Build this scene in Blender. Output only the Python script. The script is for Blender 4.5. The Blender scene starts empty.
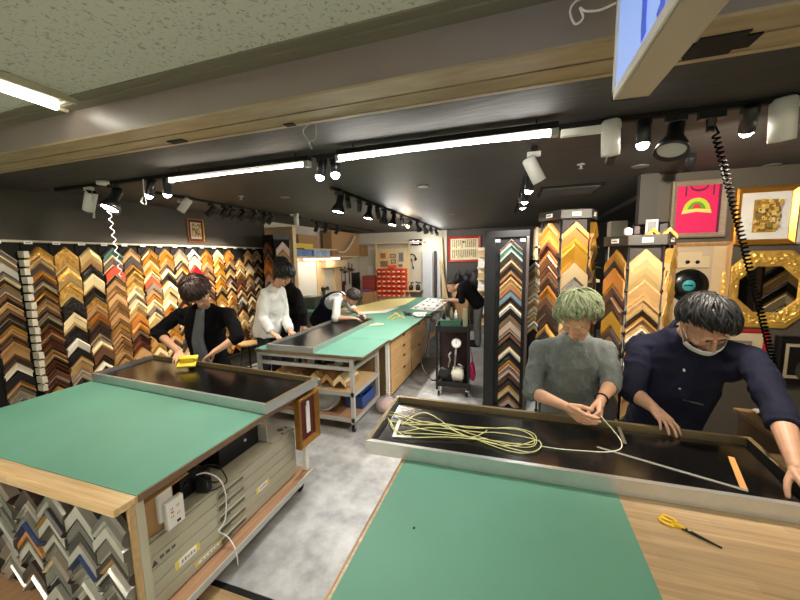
import bpy, math, random
import numpy as np
from mathutils import Vector, Matrix, noise
RND = random.Random(7)
C = bpy.context.scene.collection
V = Vector
PI = math.pi

# ------------------------------------------------------------------ camera
F_PX, YAW, PITCH, ROLL, EYE = 344.8, 0.320851, 0.122408, -0.018424, 1.8
_cy, _sy = math.cos(YAW), math.sin(YAW)
_f = V((-_sy*math.cos(PITCH), _cy*math.cos(PITCH), -math.sin(PITCH)))
_r0 = V((_cy, _sy, 0)); _u0 = _r0.cross(_f)
_r = math.cos(ROLL)*_r0 + math.sin(ROLL)*_u0
_u = -math.sin(ROLL)*_r0 + math.cos(ROLL)*_u0
CAMLOC = V((0, 0, EYE))
cam = bpy.data.objects.new('camera', bpy.data.cameras.new('camera'))
C.objects.link(cam)
cam.matrix_world = Matrix(((_r.x, _u.x, -_f.x, 0), (_r.y, _u.y, -_f.y, 0), (_r.z, _u.z, -_f.z, EYE), (0, 0, 0, 1)))
cam.data.sensor_width = 36.0
cam.data.lens = 36.0*F_PX/800.0
cam.data.clip_start = 0.02
bpy.context.scene.camera = cam

def ray(u, v):
    return _r*((u-400)/F_PX) + _u*((300-v)/F_PX) + _f
def PY(u, v, y):
    d = ray(u, v); return CAMLOC + d*(y/d.y)
def PZ(u, v, z):
    d = ray(u, v); return CAMLOC + d*((z-EYE)/d.z)
def PX(u, v, x):
    d = ray(u, v); return CAMLOC + d*(x/d.x)

# --------------------------------------------------------------- materials
def lin(c):
    out = []
    for x in c:
        x = x/255.0
        out.append(x/12.92 if x <= 0.04045 else ((x+0.055)/1.055)**2.4)
    return (out[0], out[1], out[2], 1.0)
MATS = {}
def mat(name, col, rough=0.5, metal=0.0, var=0.0, scale=8.0, bump=0.0, bscale=60.0, stretch=None, coat=0.0, spec=0.5, col2=None, island=0.0):
    if name in MATS: return MATS[name]
    m = bpy.data.materials.new(name); m.use_nodes = True
    nt = m.node_tree; b = nt.nodes['Principled BSDF']
    b.inputs['Base Color'].default_value = lin(col)
    b.inputs['Roughness'].default_value = rough
    b.inputs['Metallic'].default_value = metal
    b.inputs['Specular IOR Level'].default_value = spec
    b.inputs['Coat Weight'].default_value = coat
    tc = None
    if var > 0 or bump > 0 or col2:
        tc = nt.nodes.new('ShaderNodeTexCoord')
        mp = nt.nodes.new('ShaderNodeMapping')
        if stretch: mp.inputs['Scale'].default_value = stretch
        nt.links.new(tc.outputs['Object'], mp.inputs['Vector'])
    if var > 0 or col2:
        n = nt.nodes.new('ShaderNodeTexNoise'); n.inputs['Scale'].default_value = scale; n.inputs['Detail'].default_value = 5
        n.inputs['Roughness'].default_value = 0.62
        nt.links.new(mp.outputs[0], n.inputs['Vector'])
        r = nt.nodes.new('ShaderNodeValToRGB')
        c = lin(col)
        if col2:
            a, z = lin(col), lin(col2)
        else:
            a = tuple(x*(1-var) for x in c[:3])+(1,); z = tuple(min(1, x*(1+var)) for x in c[:3])+(1,)
        r.color_ramp.elements[0].position = 0.33; r.color_ramp.elements[0].color = a
        r.color_ramp.elements[1].position = 0.67; r.color_ramp.elements[1].color = z
        nt.links.new(n.outputs['Fac'], r.inputs['Fac'])
        nt.links.new(r.outputs['Color'], b.inputs['Base Color'])
    if island > 0:
        g = nt.nodes.new('ShaderNodeNewGeometry')
        hs = nt.nodes.new('ShaderNodeHueSaturation'); hs.inputs['Color'].default_value = lin(col)
        mr = nt.nodes.new('ShaderNodeMapRange'); mr.inputs['To Min'].default_value = 1-island; mr.inputs['To Max'].default_value = 1+island
        nt.links.new(g.outputs['Random Per Island'], mr.inputs['Value']); nt.links.new(mr.outputs[0], hs.inputs['Value'])
        nt.links.new(hs.outputs['Color'], b.inputs['Base Color'])
    if bump > 0:
        n2 = nt.nodes.new('ShaderNodeTexNoise'); n2.inputs['Scale'].default_value = bscale; n2.inputs['Detail'].default_value = 3
        nt.links.new(mp.outputs[0], n2.inputs['Vector'])
        bp = nt.nodes.new('ShaderNodeBump'); bp.inputs['Strength'].default_value = bump; bp.inputs['Distance'].default_value = 0.01
        nt.links.new(n2.outputs['Fac'], bp.inputs['Height']); nt.links.new(bp.outputs[0], b.inputs['Normal'])
    MATS[name] = m
    return m
def emis(name, col, s):
    if name in MATS: return MATS[name]
    m = bpy.data.materials.new(name); m.use_nodes = True
    b = m.node_tree.nodes['Principled BSDF']
    b.inputs['Base Color'].default_value = lin(col)
    b.inputs['Emission Color'].default_value = lin(col); b.inputs['Emission Strength'].default_value = s
    MATS[name] = m; return m
def glaze(name='glazing', tint=(255, 255, 255), rough=0.02, fac=0.06):
    if name in MATS: return MATS[name]
    m = bpy.data.materials.new(name); m.use_nodes = True
    nt = m.node_tree; nt.nodes.clear()
    o = nt.nodes.new('ShaderNodeOutputMaterial'); mx = nt.nodes.new('ShaderNodeMixShader')
    t = nt.nodes.new('ShaderNodeBsdfTransparent'); t.inputs[0].default_value = lin(tint)
    g = nt.nodes.new('ShaderNodeBsdfGlossy'); g.inputs['Roughness'].default_value = rough
    lw = nt.nodes.new('ShaderNodeLayerWeight'); lw.inputs['Blend'].default_value = 0.25
    ad = nt.nodes.new('ShaderNodeMath'); ad.operation = 'MULTIPLY_ADD'; ad.inputs[1].default_value = 0.5; ad.inputs[2].default_value = fac
    nt.links.new(lw.outputs['Fresnel'], ad.inputs[0]); nt.links.new(ad.outputs[0], mx.inputs[0])
    nt.links.new(t.outputs[0], mx.inputs[1]); nt.links.new(g.outputs[0], mx.inputs[2]); nt.links.new(mx.outputs[0], o.inputs[0])
    MATS[name] = m; return m
def woodmat(name, c1, c2, axis='x', strips=0.0, rough=0.45, gscale=1.0, coat=0.0):
    """Grain stretched along an axis; strips > 0 adds finger-jointed staves of that width."""
    if name in MATS: return MATS[name]
    m = bpy.data.materials.new(name); m.use_nodes = True
    nt = m.node_tree; b = nt.nodes['Principled BSDF']; b.inputs['Roughness'].default_value = rough; b.inputs['Coat Weight'].default_value = coat
    tc = nt.nodes.new('ShaderNodeTexCoord'); mp = nt.nodes.new('ShaderNodeMapping')
    if axis == 'y': mp.inputs['Rotation'].default_value = (0, 0, PI/2)
    if axis == 'z': mp.inputs['Rotation'].default_value = (0, PI/2, 0)
    nt.links.new(tc.outputs['Object'], mp.inputs['Vector'])
    m2 = nt.nodes.new('ShaderNodeMapping'); m2.inputs['Scale'].default_value = (1.6*gscale, 38*gscale, 38*gscale)
    nt.links.new(mp.outputs[0], m2.inputs['Vector'])
    n = nt.nodes.new('ShaderNodeTexNoise'); n.inputs['Scale'].default_value = 1.6; n.inputs['Detail'].default_value = 6; n.inputs['Distortion'].default_value = 0.6
    nt.links.new(m2.outputs[0], n.inputs['Vector'])
    r = nt.nodes.new('ShaderNodeValToRGB'); r.color_ramp.elements[0].position = 0.3; r.color_ramp.elements[1].position = 0.7
    r.color_ramp.elements[0].color = lin(c1); r.color_ramp.elements[1].color = lin(c2)
    nt.links.new(n.outputs['Fac'], r.inputs['Fac'])
    last = r.outputs['Color']
    if strips > 0:
        br = nt.nodes.new('ShaderNodeTexBrick'); br.inputs['Scale'].default_value = 1.0
        br.inputs['Brick Width'].default_value = strips*11; br.inputs['Row Height'].default_value = strips
        br.inputs['Mortar Size'].default_value = strips*0.012; br.inputs['Bias'].default_value = 0.0
        br.inputs['Color1'].default_value = (0.62, 0.62, 0.62, 1); br.inputs['Color2'].default_value = (1.0, 1.0, 1.0, 1); br.inputs['Mortar'].default_value = (0.55, 0.5, 0.45, 1)
        nt.links.new(mp.outputs[0], br.inputs['Vector'])
        mx = nt.nodes.new('ShaderNodeMix'); mx.data_type = 'RGBA'; mx.blend_type = 'MULTIPLY'; mx.inputs['Factor'].default_value = 0.55
        nt.links.new(last, mx.inputs['A']); nt.links.new(br.outputs['Color'], mx.inputs['B']); last = mx.outputs['Result']
    nt.links.new(last, b.inputs['Base Color'])
    MATS[name] = m; return m

# ------------------------------------------------------------ mesh builder
def wm(o):
    m = o.matrix_basis.copy(); p = o.parent
    while p is not None:
        m = p.matrix_basis @ m; p = p.parent
    return m
def frame_of(d, up=V((0, 0, 1))):
    d = V(d).normalized(); up = V(up)
    if abs(d.dot(up.normalized())) > 0.98: up = V((0, 1, 0)) if abs(d.y) < 0.9 else V((1, 0, 0))
    x = d.cross(up).normalized(); y = x.cross(d).normalized()
    return x, y, d
class MB:
    def __init__(s): s.v, s.f, s.m, s.sm = [], [], [], []
    def add(s, vs, fs, m=0, sm=False):
        b = len(s.v); s.v += [V(p) for p in vs]
        for f in fs:
            s.f.append([b+i for i in f]); s.m.append(m); s.sm.append(sm)
        return s
    def box(s, lo, hi, m=0, M=None):
        x0, y0, z0 = lo; x1, y1, z1 = hi
        vs = [V(p) for p in ((x0,y0,z0),(x1,y0,z0),(x1,y1,z0),(x0,y1,z0),(x0,y0,z1),(x1,y0,z1),(x1,y1,z1),(x0,y1,z1))]
        if M is not None: vs = [M @ p for p in vs]
        return s.add(vs, [(3,2,1,0),(4,5,6,7),(0,1,5,4),(1,2,6,5),(2,3,7,6),(3,0,4,7)], m)
    def cbox(s, c, size, rz=0, m=0, R=None):
        h = [a/2 for a in size]
        M = Matrix.Translation(V(c)) @ (R.to_4x4() if R is not None else Matrix.Rotation(rz, 4, 'Z'))
        return s.box((-h[0],-h[1],-h[2]), h, m, M)
    def bar(s, p0, p1, w, h, m=0, up=(0, 0, 1)):
        p0, p1 = V(p0), V(p1); x, y, d = frame_of(p1-p0, up)
        vs = [q + x*a*w/2 + y*b*h/2 for q in (p0, p1) for a, b in ((-1,-1),(1,-1),(1,1),(-1,1))]
        return s.add(vs, [(0,1,2,3),(7,6,5,4),(0,4,5,1),(1,5,6,2),(2,6,7,3),(3,7,4,0)], m)
    def tube(s, pts, r, n=10, m=0, closed=False, caps=True, flat=1.0, up=(0, 0, 1)):
        pts = [V(p) for p in pts]; k = len(pts)
        rs = r if isinstance(r, (list, tuple)) else [r]*k
        vs, fs = [], []; prevx = None
        for i, p in enumerate(pts):
            if closed: d = pts[(i+1) % k]-pts[i-1]
            else: d = pts[min(i+1, k-1)]-pts[max(i-1, 0)]
            if d.length < 1e-9: d = V((0, 0, 1))
            d.normalize()
            if prevx is None: x, y, _ = frame_of(d, up)
            else:
                x = prevx - d*prevx.dot(d)
                if x.length < 1e-6: x = frame_of(d, up)[0]
                x.normalize(); y = d.cross(x)
            prevx = x
            for j in range(n):
                a = 2*PI*j/n; vs.append(p + (x*math.cos(a) + y*math.sin(a)*flat)*rs[i])
        for i in range(k if closed else k-1):
            for j in range(n):
                a, b = i*n+j, i*n+(j+1) % n; c, e = ((i+1) % k)*n+(j+1) % n, ((i+1) % k)*n+j
                fs.append((a, b, c, e))
        s.add(vs, fs, m, True)
        if caps and not closed:
            b0 = len(s.v)-k*n
            s.f.append([b0+j for j in range(n)][::-1]); s.m.append(m); s.sm.append(False)
            s.f.append([b0+(k-1)*n+j for j in range(n)]); s.m.append(m); s.sm.append(False)
        return s
    def cyl(s, p0, p1, r0, r1=None, n=16, m=0):
        return s.tube([p0, p1], [r0, r0 if r1 is None else r1], n, m)
    def lathe(s, prof, M=None, n=20, m=0, sm=True):
        M = M or Matrix(); vs, fs = [], []; k = len(prof)
        for r, z in prof:
            for j in range(n):
                a = 2*PI*j/n; vs.append(M @ V((r*math.cos(a), r*math.sin(a), z)))
        for i in range(k-1):
            for j in range(n):
                fs.append((i*n+j, i*n+(j+1) % n, (i+1)*n+(j+1) % n, (i+1)*n+j))
        s.add(vs, fs, m, sm)
        b0 = len(s.v)-k*n
        if prof[0][0] > 1e-6: s.f.append([b0+j for j in range(n)][::-1]); s.m.append(m); s.sm.append(False)
        if prof[-1][0] > 1e-6: s.f.append([b0+(k-1)*n+j for j in range(n)]); s.m.append(m); s.sm.append(False)
        return s
    def ell(s, c, rad, R=None, nu=18, nv=12, m=0):
        c = V(c); R = R or Matrix.Identity(3); vs = []; fs = []
        vs.append(c + R @ V((0, 0, -rad[2])))
        for i in range(1, nv):
            t = -PI/2 + PI*i/nv
            for j in range(nu):
                a = 2*PI*j/nu; vs.append(c + R @ V((rad[0]*math.cos(t)*math.cos(a), rad[1]*math.cos(t)*math.sin(a), rad[2]*math.sin(t))))
        vs.append(c + R @ V((0, 0, rad[2]))); top = len(vs)-1
        for j in range(nu):
            fs.append((0, 1+(j+1) % nu, 1+j)); fs.append((top, top-nu+j, top-nu+(j+1) % nu))
        for i in range(nv-2):
            for j in range(nu):
                a = 1+i*nu+j; b = 1+i*nu+(j+1) % nu; fs.append((a, b, b+nu, a+nu))
        return s.add(vs, fs, m, True)
    def prism(s, poly, z0, z1, M=None, m=0):
        M = M or Matrix(); n = len(poly)
        vs = [M @ V((p[0], p[1], z0)) for p in poly] + [M @ V((p[0], p[1], z1)) for p in poly]
        fs = [list(range(n))[::-1], [n+i for i in range(n)]] + [(i, (i+1) % n, n+(i+1) % n, n+i) for i in range(n)]
        return s.add(vs, fs, m)
    def loft(s, rings, m=0, sm=True):
        n = len(rings[0]); k = len(rings); vs = [p for r in rings for p in r]; fs = []
        for i in range(k-1):
            for j in range(n): fs.append((i*n+j, i*n+(j+1) % n, (i+1)*n+(j+1) % n, (i+1)*n+j))
        fs.append(list(range(n))[::-1]); fs.append([(k-1)*n+j for j in range(n)])
        return s.add(vs, fs, m, sm)
    def mesh(s, name, mats):
        me = bpy.data.meshes.new(name)
        me.from_pydata([tuple(p) for p in s.v], [], s.f)
        for mm in (mats if isinstance(mats, (list, tuple)) else [mats]): me.materials.append(mm)
        me.polygons.foreach_set('material_index', s.m); me.polygons.foreach_set('use_smooth', s.sm)
        me.update(); return me
    def build(s, name, mats, parent=None, bevel=0.0, local=False, seg=2):
        if parent is not None:
            if not local:
                inv = wm(parent).inverted(); s.v = [inv @ p for p in s.v]
            loc = V((0, 0, 0))
        else:
            xs = [p.x for p in s.v]; ys = [p.y for p in s.v]; zs = [p.z for p in s.v]
            loc = V(((min(xs)+max(xs))/2, (min(ys)+max(ys))/2, min(zs))); s.v = [p-loc for p in s.v]
        o = bpy.data.objects.new(name, s.mesh(name, mats)); C.objects.link(o); o.location = loc
        if parent is not None: o.parent = parent
        if bevel > 0:
            md = o.modifiers.new('bevel', 'BEVEL'); md.width = bevel; md.segments = seg; md.limit_method = 'ANGLE'; md.angle_limit = 0.7
        return o
def tag(o, label, cat, group=None, kind=None):
    o['label'] = label; o['category'] = cat
    if group: o['group'] = group
    if kind: o['kind'] = kind
    return o
def thing(name, label, cat, loc=(0, 0, 0), rz=0.0, group=None):
    o = bpy.data.objects.new(name, None); C.objects.link(o); o.empty_display_size = 0.1
    o.location = loc; o.rotation_euler = (0, 0, rz)
    return tag(o, label, cat, group)
def struct(name, mb, m, bevel=0.0):
    o = mb.build(name, m, None, bevel); o['kind'] = 'structure'; return o
def bez(p0, p1, p2, p3, n=12):
    out = []
    for i in range(n+1):
        t = i/n; a = 1-t
        out.append(V(p0)*a**3 + V(p1)*3*a*a*t + V(p2)*3*a*t*t + V(p3)*t**3)
    return out
def spline(pts, n=8):
    pts = [V(p) for p in pts]; out = []
    for i in range(len(pts)-1):
        a = pts[max(i-1, 0)]; b = pts[i]; c = pts[i+1]; d = pts[min(i+2, len(pts)-1)]
        for k in range(n):
            t = k/n
            out.append(0.5*((2*b) + (c-a)*t + (2*a-5*b+4*c-d)*t*t + (3*b-a-3*c+d)*t**3))
    out.append(pts[-1]); return out
ORD = ['zero', 'first', 'second', 'third', 'fourth', 'fifth', 'sixth', 'seventh', 'eighth', 'ninth', 'tenth', 'eleventh', 'twelfth', 'thirteenth', 'fourteenth', 'fifteenth', 'sixteenth', 'seventeenth', 'eighteenth', 'nineteenth', 'twentieth', 'twenty-first', 'twenty-second', 'twenty-third', 'twenty-fourth', 'twenty-fifth', 'twenty-sixth', 'twenty-seventh', 'twenty-eighth', 'twenty-ninth', 'thirtieth']
_U = ['first', 'second', 'third', 'fourth', 'fifth', 'sixth', 'seventh', 'eighth', 'ninth']
ORD += ['thirty-'+q for q in _U]+['fortieth']+['forty-'+q for q in _U]+['fiftieth']+['fifty-'+q for q in _U]
# ------------------------------------------------------------ base materials
M_CONC = mat('polished concrete', (132, 132, 131), 0.38, col2=(186, 186, 184), scale=4.5, bump=0.05, bscale=30)
M_MALL = mat('mall floor tile', (210, 210, 202), 0.4, var=0.12, scale=60)
M_CEILT = mat('fissured acoustic tile', (176, 174, 156), 0.9, var=0.05, scale=3)
M_DARKC = mat('dark painted ceiling', (62, 59, 56), 0.62, var=0.18, scale=2.5, bump=0.15, bscale=9, stretch=(0.4, 3, 1))
M_DARKB = mat('rough dark soffit', (50, 49, 48), 0.75, var=0.25, scale=4, bump=0.35, bscale=14, stretch=(0.5, 2.5, 1))
M_GREYW = mat('dark grey wall paint', (74, 71, 66), 0.7, var=0.06, scale=2)
M_GREYW2 = mat('mid grey wall paint', (80, 75, 67), 0.7, var=0.06, scale=2)
M_WHITEW = mat('white workshop wall', (222, 214, 198), 0.7, var=0.04, scale=2)
M_MAUVE = mat('mauve grey panel', (126, 115, 109), 0.38, var=0.05, scale=5)
M_BEIGE = mat('worn beige metal', (164, 147, 116), 0.45, col2=(140, 122, 92), scale=7, stretch=(0.6, 3, 3))
M_BLACK = mat('black paint', (16, 16, 17), 0.42, spec=0.35)
M_BLACKM = mat('black matt', (22, 21, 20), 0.75, spec=0.25)
M_PLAST = mat('black plastic', (26, 26, 28), 0.35)
M_WHITE = mat('white enamel', (225, 224, 218), 0.35)
M_WPAPER = mat('white paper', (236, 234, 228), 0.7)
M_GREEN = mat('green cutting mat', (88, 141, 120), 0.62, var=0.05, scale=2.0, bump=0.03, bscale=200)
M_BROWNE = mat('brown edge band', (112, 88, 66), 0.5, var=0.15, scale=20)
M_OAKTOP = woodmat('laminated oak staves', (196, 158, 108), (226, 196, 150), 'x', 0.035, 0.4)
M_OAKTOPR = woodmat('wide oak staves', (164, 132, 92), (198, 168, 126), 'x', 0.042, 0.42)
M_ALU = mat('brushed aluminium', (196, 197, 196), 0.32, 0.75, var=0.04, scale=20)
M_ALUP = mat('pale grey metal', (186, 186, 180), 0.45, 0.3)
M_BRONZE = mat('olive bronze rail', (122, 106, 76), 0.4, 0.45, var=0.08, scale=10)
M_PANEL2 = mat('satin black panel', (14, 13, 13), 0.32, spec=0.25)
M_PANEL = mat('gloss black panel', (12, 11, 10), 0.18, spec=0.5)
M_CABINET = mat('beige steel', (172, 168, 146), 0.45, var=0.03, scale=4)
M_CABDK = mat('beige steel gap', (92, 88, 74), 0.6)
M_PLY = woodmat('plywood', (196, 160, 112), (222, 190, 142), 'y', 0, 0.5)
M_PINE = woodmat('pale pine', (214, 184, 136), (234, 208, 164), 'z', 0, 0.5)
M_REDWOOD = woodmat('reddish shelf board', (150, 112, 84), (178, 138, 104), 'y', 0, 0.5)
M_CARD = mat('cardboard', (176, 138, 94), 0.8, var=0.05, scale=6)
M_LAMP = emis('lamp glow', (255, 246, 232), 45.0)
M_LAMPW = emis('warm lamp glow', (255, 190, 110), 40.0)
M_TUBE = emis('tube glow', (255, 250, 240), 62.0)
M_TUBE2 = emis('tube glow soft', (255, 240, 220), 34.0)

# fissured tile: dark worm holes
nt = M_CEILT.node_tree; bs = nt.nodes['Principled BSDF']
tcx = nt.nodes.new('ShaderNodeTexCoord'); vo = nt.nodes.new('ShaderNodeTexNoise'); vo.inputs['Scale'].default_value = 62; vo.inputs['Detail'].default_value = 1.5; vo.inputs['Distortion'].default_value = 0.9
rp = nt.nodes.new('ShaderNodeValToRGB'); rp.color_ramp.elements[0].position = 0.34; rp.color_ramp.elements[0].color = lin((152, 151, 136)); rp.color_ramp.elements[1].position = 0.42; rp.color_ramp.elements[1].color = lin((190, 190, 176))
nt.links.new(tcx.outputs['Object'], vo.inputs['Vector']); nt.links.new(vo.outputs['Fac'], rp.inputs['Fac']); nt.links.new(rp.outputs['Color'], bs.inputs['Base Color'])
bq = nt.nodes.new('ShaderNodeBump'); bq.inputs['Strength'].default_value = 0.4; bq.inputs['Distance'].default_value = 0.01
nt.links.new(rp.outputs['Color'], bq.inputs['Height']); nt.links.new(bq.outputs[0], bs.inputs['Normal'])

# --------------------------------------------------------------- the setting
CZ = 2.5      # shop ceiling
struct('floor', MB().box((-4.5, 1.33, -0.1), (4.2, 9.4, 0)), M_CONC)
struct('floor_corridor', MB().box((-6.5, -3.2, -0.1), (6.0, 1.17, 0)), M_MALL)
mb = MB()
mb.box((-6.5, 1.17, -0.1), (4.2, 1.21, -0.004), 1); mb.box((-6.5, 1.21, -0.1), (4.2, 1.29, 0.004), 0); mb.box((-6.5, 1.29, -0.1), (4.2, 1.33, -0.004), 1)
o = mb.build('trim_threshold', [woodmat('worn threshold', (150, 122, 84), (186, 156, 112), 'x', 0, 0.6), M_BLACKM]); o['kind'] = 'structure'
struct('trim_strip', MB().box((-1.45, 3.78, 0), (-0.32, 3.83, 0.006)), mat('brass strip', (170, 146, 98), 0.45, 0.3))
struct('ceiling', MB().box((-4.5, 2.08, CZ), (4.2, 9.4, CZ+0.1)), M_DARKC)
struct('trim_soffit', MB().box((-6.5, 1.46, CZ-0.03), (6.0, 2.08, CZ+0.1)), M_DARKB)
struct('ceiling_corridor', MB().box((-6.5, -3.2, 2.575), (6.0, 1.18, 2.65)), M_CEILT)
mb = MB(); mb.box((-6.5, 1.18, 2.56), (6.0, 1.235, 2.66)); mb.box((-6.5, 1.14, 2.568), (6.0, 1.18, 2.576))
struct('trim_ceiling_edge', mb, mat('olive edge strip', (112, 106, 88), 0.5))
# shutter housing above the shop front: fascia, two bottom rails and the curtain slot between them
mb = MB()
mb.box((-6.5, 1.235, 2.424), (6.0, 1.26, 2.62), 0)
mb.box((-6.5, 1.228, 2.418), (6.0, 1.335, 2.428), 1)
mb.box((-6.5, 1.335, 2.44), (6.0, 1.352, 2.45), 2); mb.box((-6.5, 1.26, 2.45), (6.0, 1.46, 2.62), 2)
mb.box((-6.5, 1.352, 2.42), (6.0, 1.46, 2.45), 1); mb.box((-6.5, 1.44, 2.416), (6.0, 1.462, 2.424), 1)
mb.box((0.42, 1.34, 2.414), (0.66, 1.41, 2.42), 2); mb.box((0.50, 1.31, 2.4135), (0.62, 1.43, 2.4195), 2)
mb.box((-1.72, 1.40, 2.414), (-1.62, 1.44, 2.42), 2); mb.box((-1.02, 1.42, 2.413), (-0.97, 1.45, 2.418), 2)
o = mb.build('trim_shutter_housing', [M_MAUVE, M_BEIGE, M_BLACKM]); o['kind'] = 'structure'
struct('wall_left', MB().box((-4.5, 1.2, 0), (-4.3, 5.25, CZ)), M_GREYW2)
struct('wall_left_workshop', MB().box((-4.5, 5.25, 0), (-4.3, 9.4, CZ)), M_WHITEW)
struct('wall_back', MB().box((-4.3, 9.2, 0), (-1.72, 9.4, CZ)), M_WHITEW)
struct('wall_back_grey', MB().box((-1.72, 9.2, 0), (4.2, 9.4, CZ)), M_GREYW)
struct('wall_right', MB().box((1.1, 3.8, 0), (4.2, 3.95, CZ)), mat('warm grey wall paint', (82, 75, 65), 0.6, var=0.06, scale=2))
struct('wall_right_pillar', MB().box((1.06, 3.72, 0), (1.2, 3.8, CZ)), M_GREYW)
struct('wall_side', MB().box((4.0, 1.2, 0), (4.2, 9.2, CZ)), M_GREYW)
struct('wall_corridor', MB().box((-6.5, -3.3, 0), (6.0, -3.2, 2.65)), mat('corridor wall', (210, 210, 202), 0.7))
struct('wall_corridor_left', MB().box((-6.6, -3.2, 0), (-6.5, 1.2, 2.65)), MATS['corridor wall'])
struct('wall_corridor_right', MB().box((6.0, -3.2, 0), (6.1, 1.2, 2.65)), MATS['corridor wall'])
# pillar between the mouldings wall and the workshop
pp = PX(264, 240, -4.1)
struct('wall_pillar', MB().box((-4.3, PX(277, 250, -3.88).y+0.24, 0), (-3.72, PX(277, 250, -3.88).y+0.34, 2.38)), M_PINE)

# ---------------------------------------------------- frame corner samples
SPAL = {  # letter: words, colour, rough, metal, bump
 'g': ('bright gold', (222, 166, 62), 0.3, 0.75, 0), 'p': ('pale gold', (206, 176, 118), 0.38, 0.5, 0), 'G': ('dull gold', (176, 128, 58), 0.38, 0.6, 0),
 'c': ('cream', (232, 212, 164), 0.5, 0.1, 0), 'w': ('white', (232, 224, 206), 0.45, 0.0, 0), 'o': ('tan oak', (164, 124, 76), 0.5, 0.0, 0),
 'n': ('natural wood', (178, 140, 92), 0.5, 0.0, 0), 'a': ('amber', (186, 118, 50), 0.4, 0.25, 0), 'b': ('brown', (96, 64, 42), 0.45, 0.05, 0),
 'd': ('dark brown', (52, 37, 29), 0.45, 0.0, 0), 'k': ('black', (26, 23, 22), 0.35, 0.0, 0), 's': ('silver', (200, 198, 190), 0.28, 0.65, 0),
 'y': ('taupe grey', (124, 110, 96), 0.5, 0.1, 0), 'r': ('crimson', (172, 26, 34), 0.4, 0.0, 0), 'R': ('orange red', (206, 72, 40), 0.45, 0.0, 0),
 't': ('teal', (76, 110, 100), 0.5, 0.0, 0), 'm': ('mahogany', (90, 46, 32), 0.4, 0.0, 0), 'O': ('ornate gold', (206, 160, 80), 0.35, 0.55, 0.9),
 'x': ('ornate black', (34, 28, 24), 0.3, 0.1, 0.9), 'C': ('copper brown', (150, 98, 62), 0.4, 0.35, 0), 'u': ('slate blue', (104, 122, 130), 0.4, 0.3, 0),
 'q': ('champagne', (190, 168, 132), 0.35, 0.55, 0), 'S': ('dark silver', (120, 117, 110), 0.28, 0.7, 0), 'B': ('navy blue', (52, 68, 108), 0.4, 0.2, 0),
 'P': ('rose grey', (172, 146, 132), 0.45, 0.2, 0)}
def smat(ch):
    w, c, r, me, bu = SPAL[ch]
    wood = ch in 'onbm'
    return mat('moulding '+w, c, r, me, var=0.10 if wood else (0.30 if bu else 0.04), scale=26 if bu else 9, bump=bu, bscale=42, stretch=(1, 1, 6) if wood else None)
SECOND = {'g': 'G', 'p': 'o', 'G': 'd', 'c': 'p', 'w': 'k', 'o': 'b', 'n': 'p', 'a': 'g', 'b': 'k', 'd': 'n', 'k': 'g', 's': 'S', 'y': 'c', 'r': 'k', 'R': 'c', 't': 'c', 'm': 'a', 'O': 'p', 'x': 'k', 'C': 'd', 'u': 's', 'q': 'y', 'S': 's', 'B': 's', 'P': 's'}
PROF = {
 'flat': lambda w, d: [(0, 0, 0), (0, d, 0), (w*.86, d, 0), (w*.86, d*.75, 1), (w, d*.7, 1), (w, 0, 2)],
 'step': lambda w, d: [(0, 0, 0), (0, d, 0), (w*.28, d, 0), (w*.30, d*.62, 0), (w*.76, d*.5, 0), (w*.78, d*.66, 1), (w, d*.6, 1), (w, 0, 2)],
 'scoop': lambda w, d: [(0, 0, 0), (0, d*.8, 0), (w*.08, d, 0), (w*.16, d*.9, 0), (w*.36, d*.56, 0), (w*.62, d*.42, 0), (w*.84, d*.46, 0), (w*.86, d*.58, 1), (w, d*.5, 1), (w, 0, 2)],
 'bevel': lambda w, d: [(0, 0, 0), (0, d*.75, 0), (w*.15, d, 0), (w*.85, d*.42, 0), (w*.87, d*.55, 1), (w, d*.5, 1), (w, 0, 2)],
 'round': lambda w, d: [(0, 0, 0), (0, d*.5, 0), (w*.12, d*.8, 0), (w*.35, d, 0), (w*.6, d*.96, 0), (w*.82, d*.75, 1), (w, d*.45, 1), (w, 0, 2)]}
SM = {}
def corner_mb(W, w, d, prof, slope=1.0):
    pts = PROF[prof](w, d); mb = MB(); k = len(pts); q = math.sqrt(1+slope*slope); vs = []
    for X in (-W/2, 0.0, W/2):
        for t, h, _ in pts: vs.append((X, -h, -abs(X)*slope - t*q))
    for s_ in (0, 1):
        for i in range(k-1):
            a, b = s_*k+i, s_*k+i+1
            mb.add([vs[a], vs[a+k], vs[b+k], vs[b]], [(0, 1, 2, 3)], pts[i+1][2])
        mb.add([vs[s_*k+k-1], vs[s_*k+2*k-1], vs[s_*k+k], vs[s_*k]], [(0, 1, 2, 3)], 2)
    mb.add(vs[:k], [list(range(k))], 2); mb.add(vs[2*k:], [list(range(k))[::-1]], 2)
    return mb
def corner_mesh(ch, W, w, d, prof, side=None):
    key = (ch, round(W, 3), round(w, 3), round(d, 3), prof)
    if key not in SM:
        s2 = SECOND[ch]; s3 = side or ('n' if ch in 'gpGcwoOnaq' else ('S' if ch in 'sSuB' else 'd'))
        SM[key] = corner_mb(W, w, d, prof).mesh('frame_corner_sample', [smat(ch), smat(s2), smat(s3)])
    return SM[key]
SAMPLES = []   # collected first; the 300 that show largest become objects, the rest one mass
def sample(ch, apex, rz, W, w, d, prof, where, group, tilt=0.0):
    SAMPLES.append(dict(ch=ch, apex=V(apex), rz=rz, W=W, w=w, d=d, prof=prof, where=where, group=group, tilt=tilt))
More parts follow.
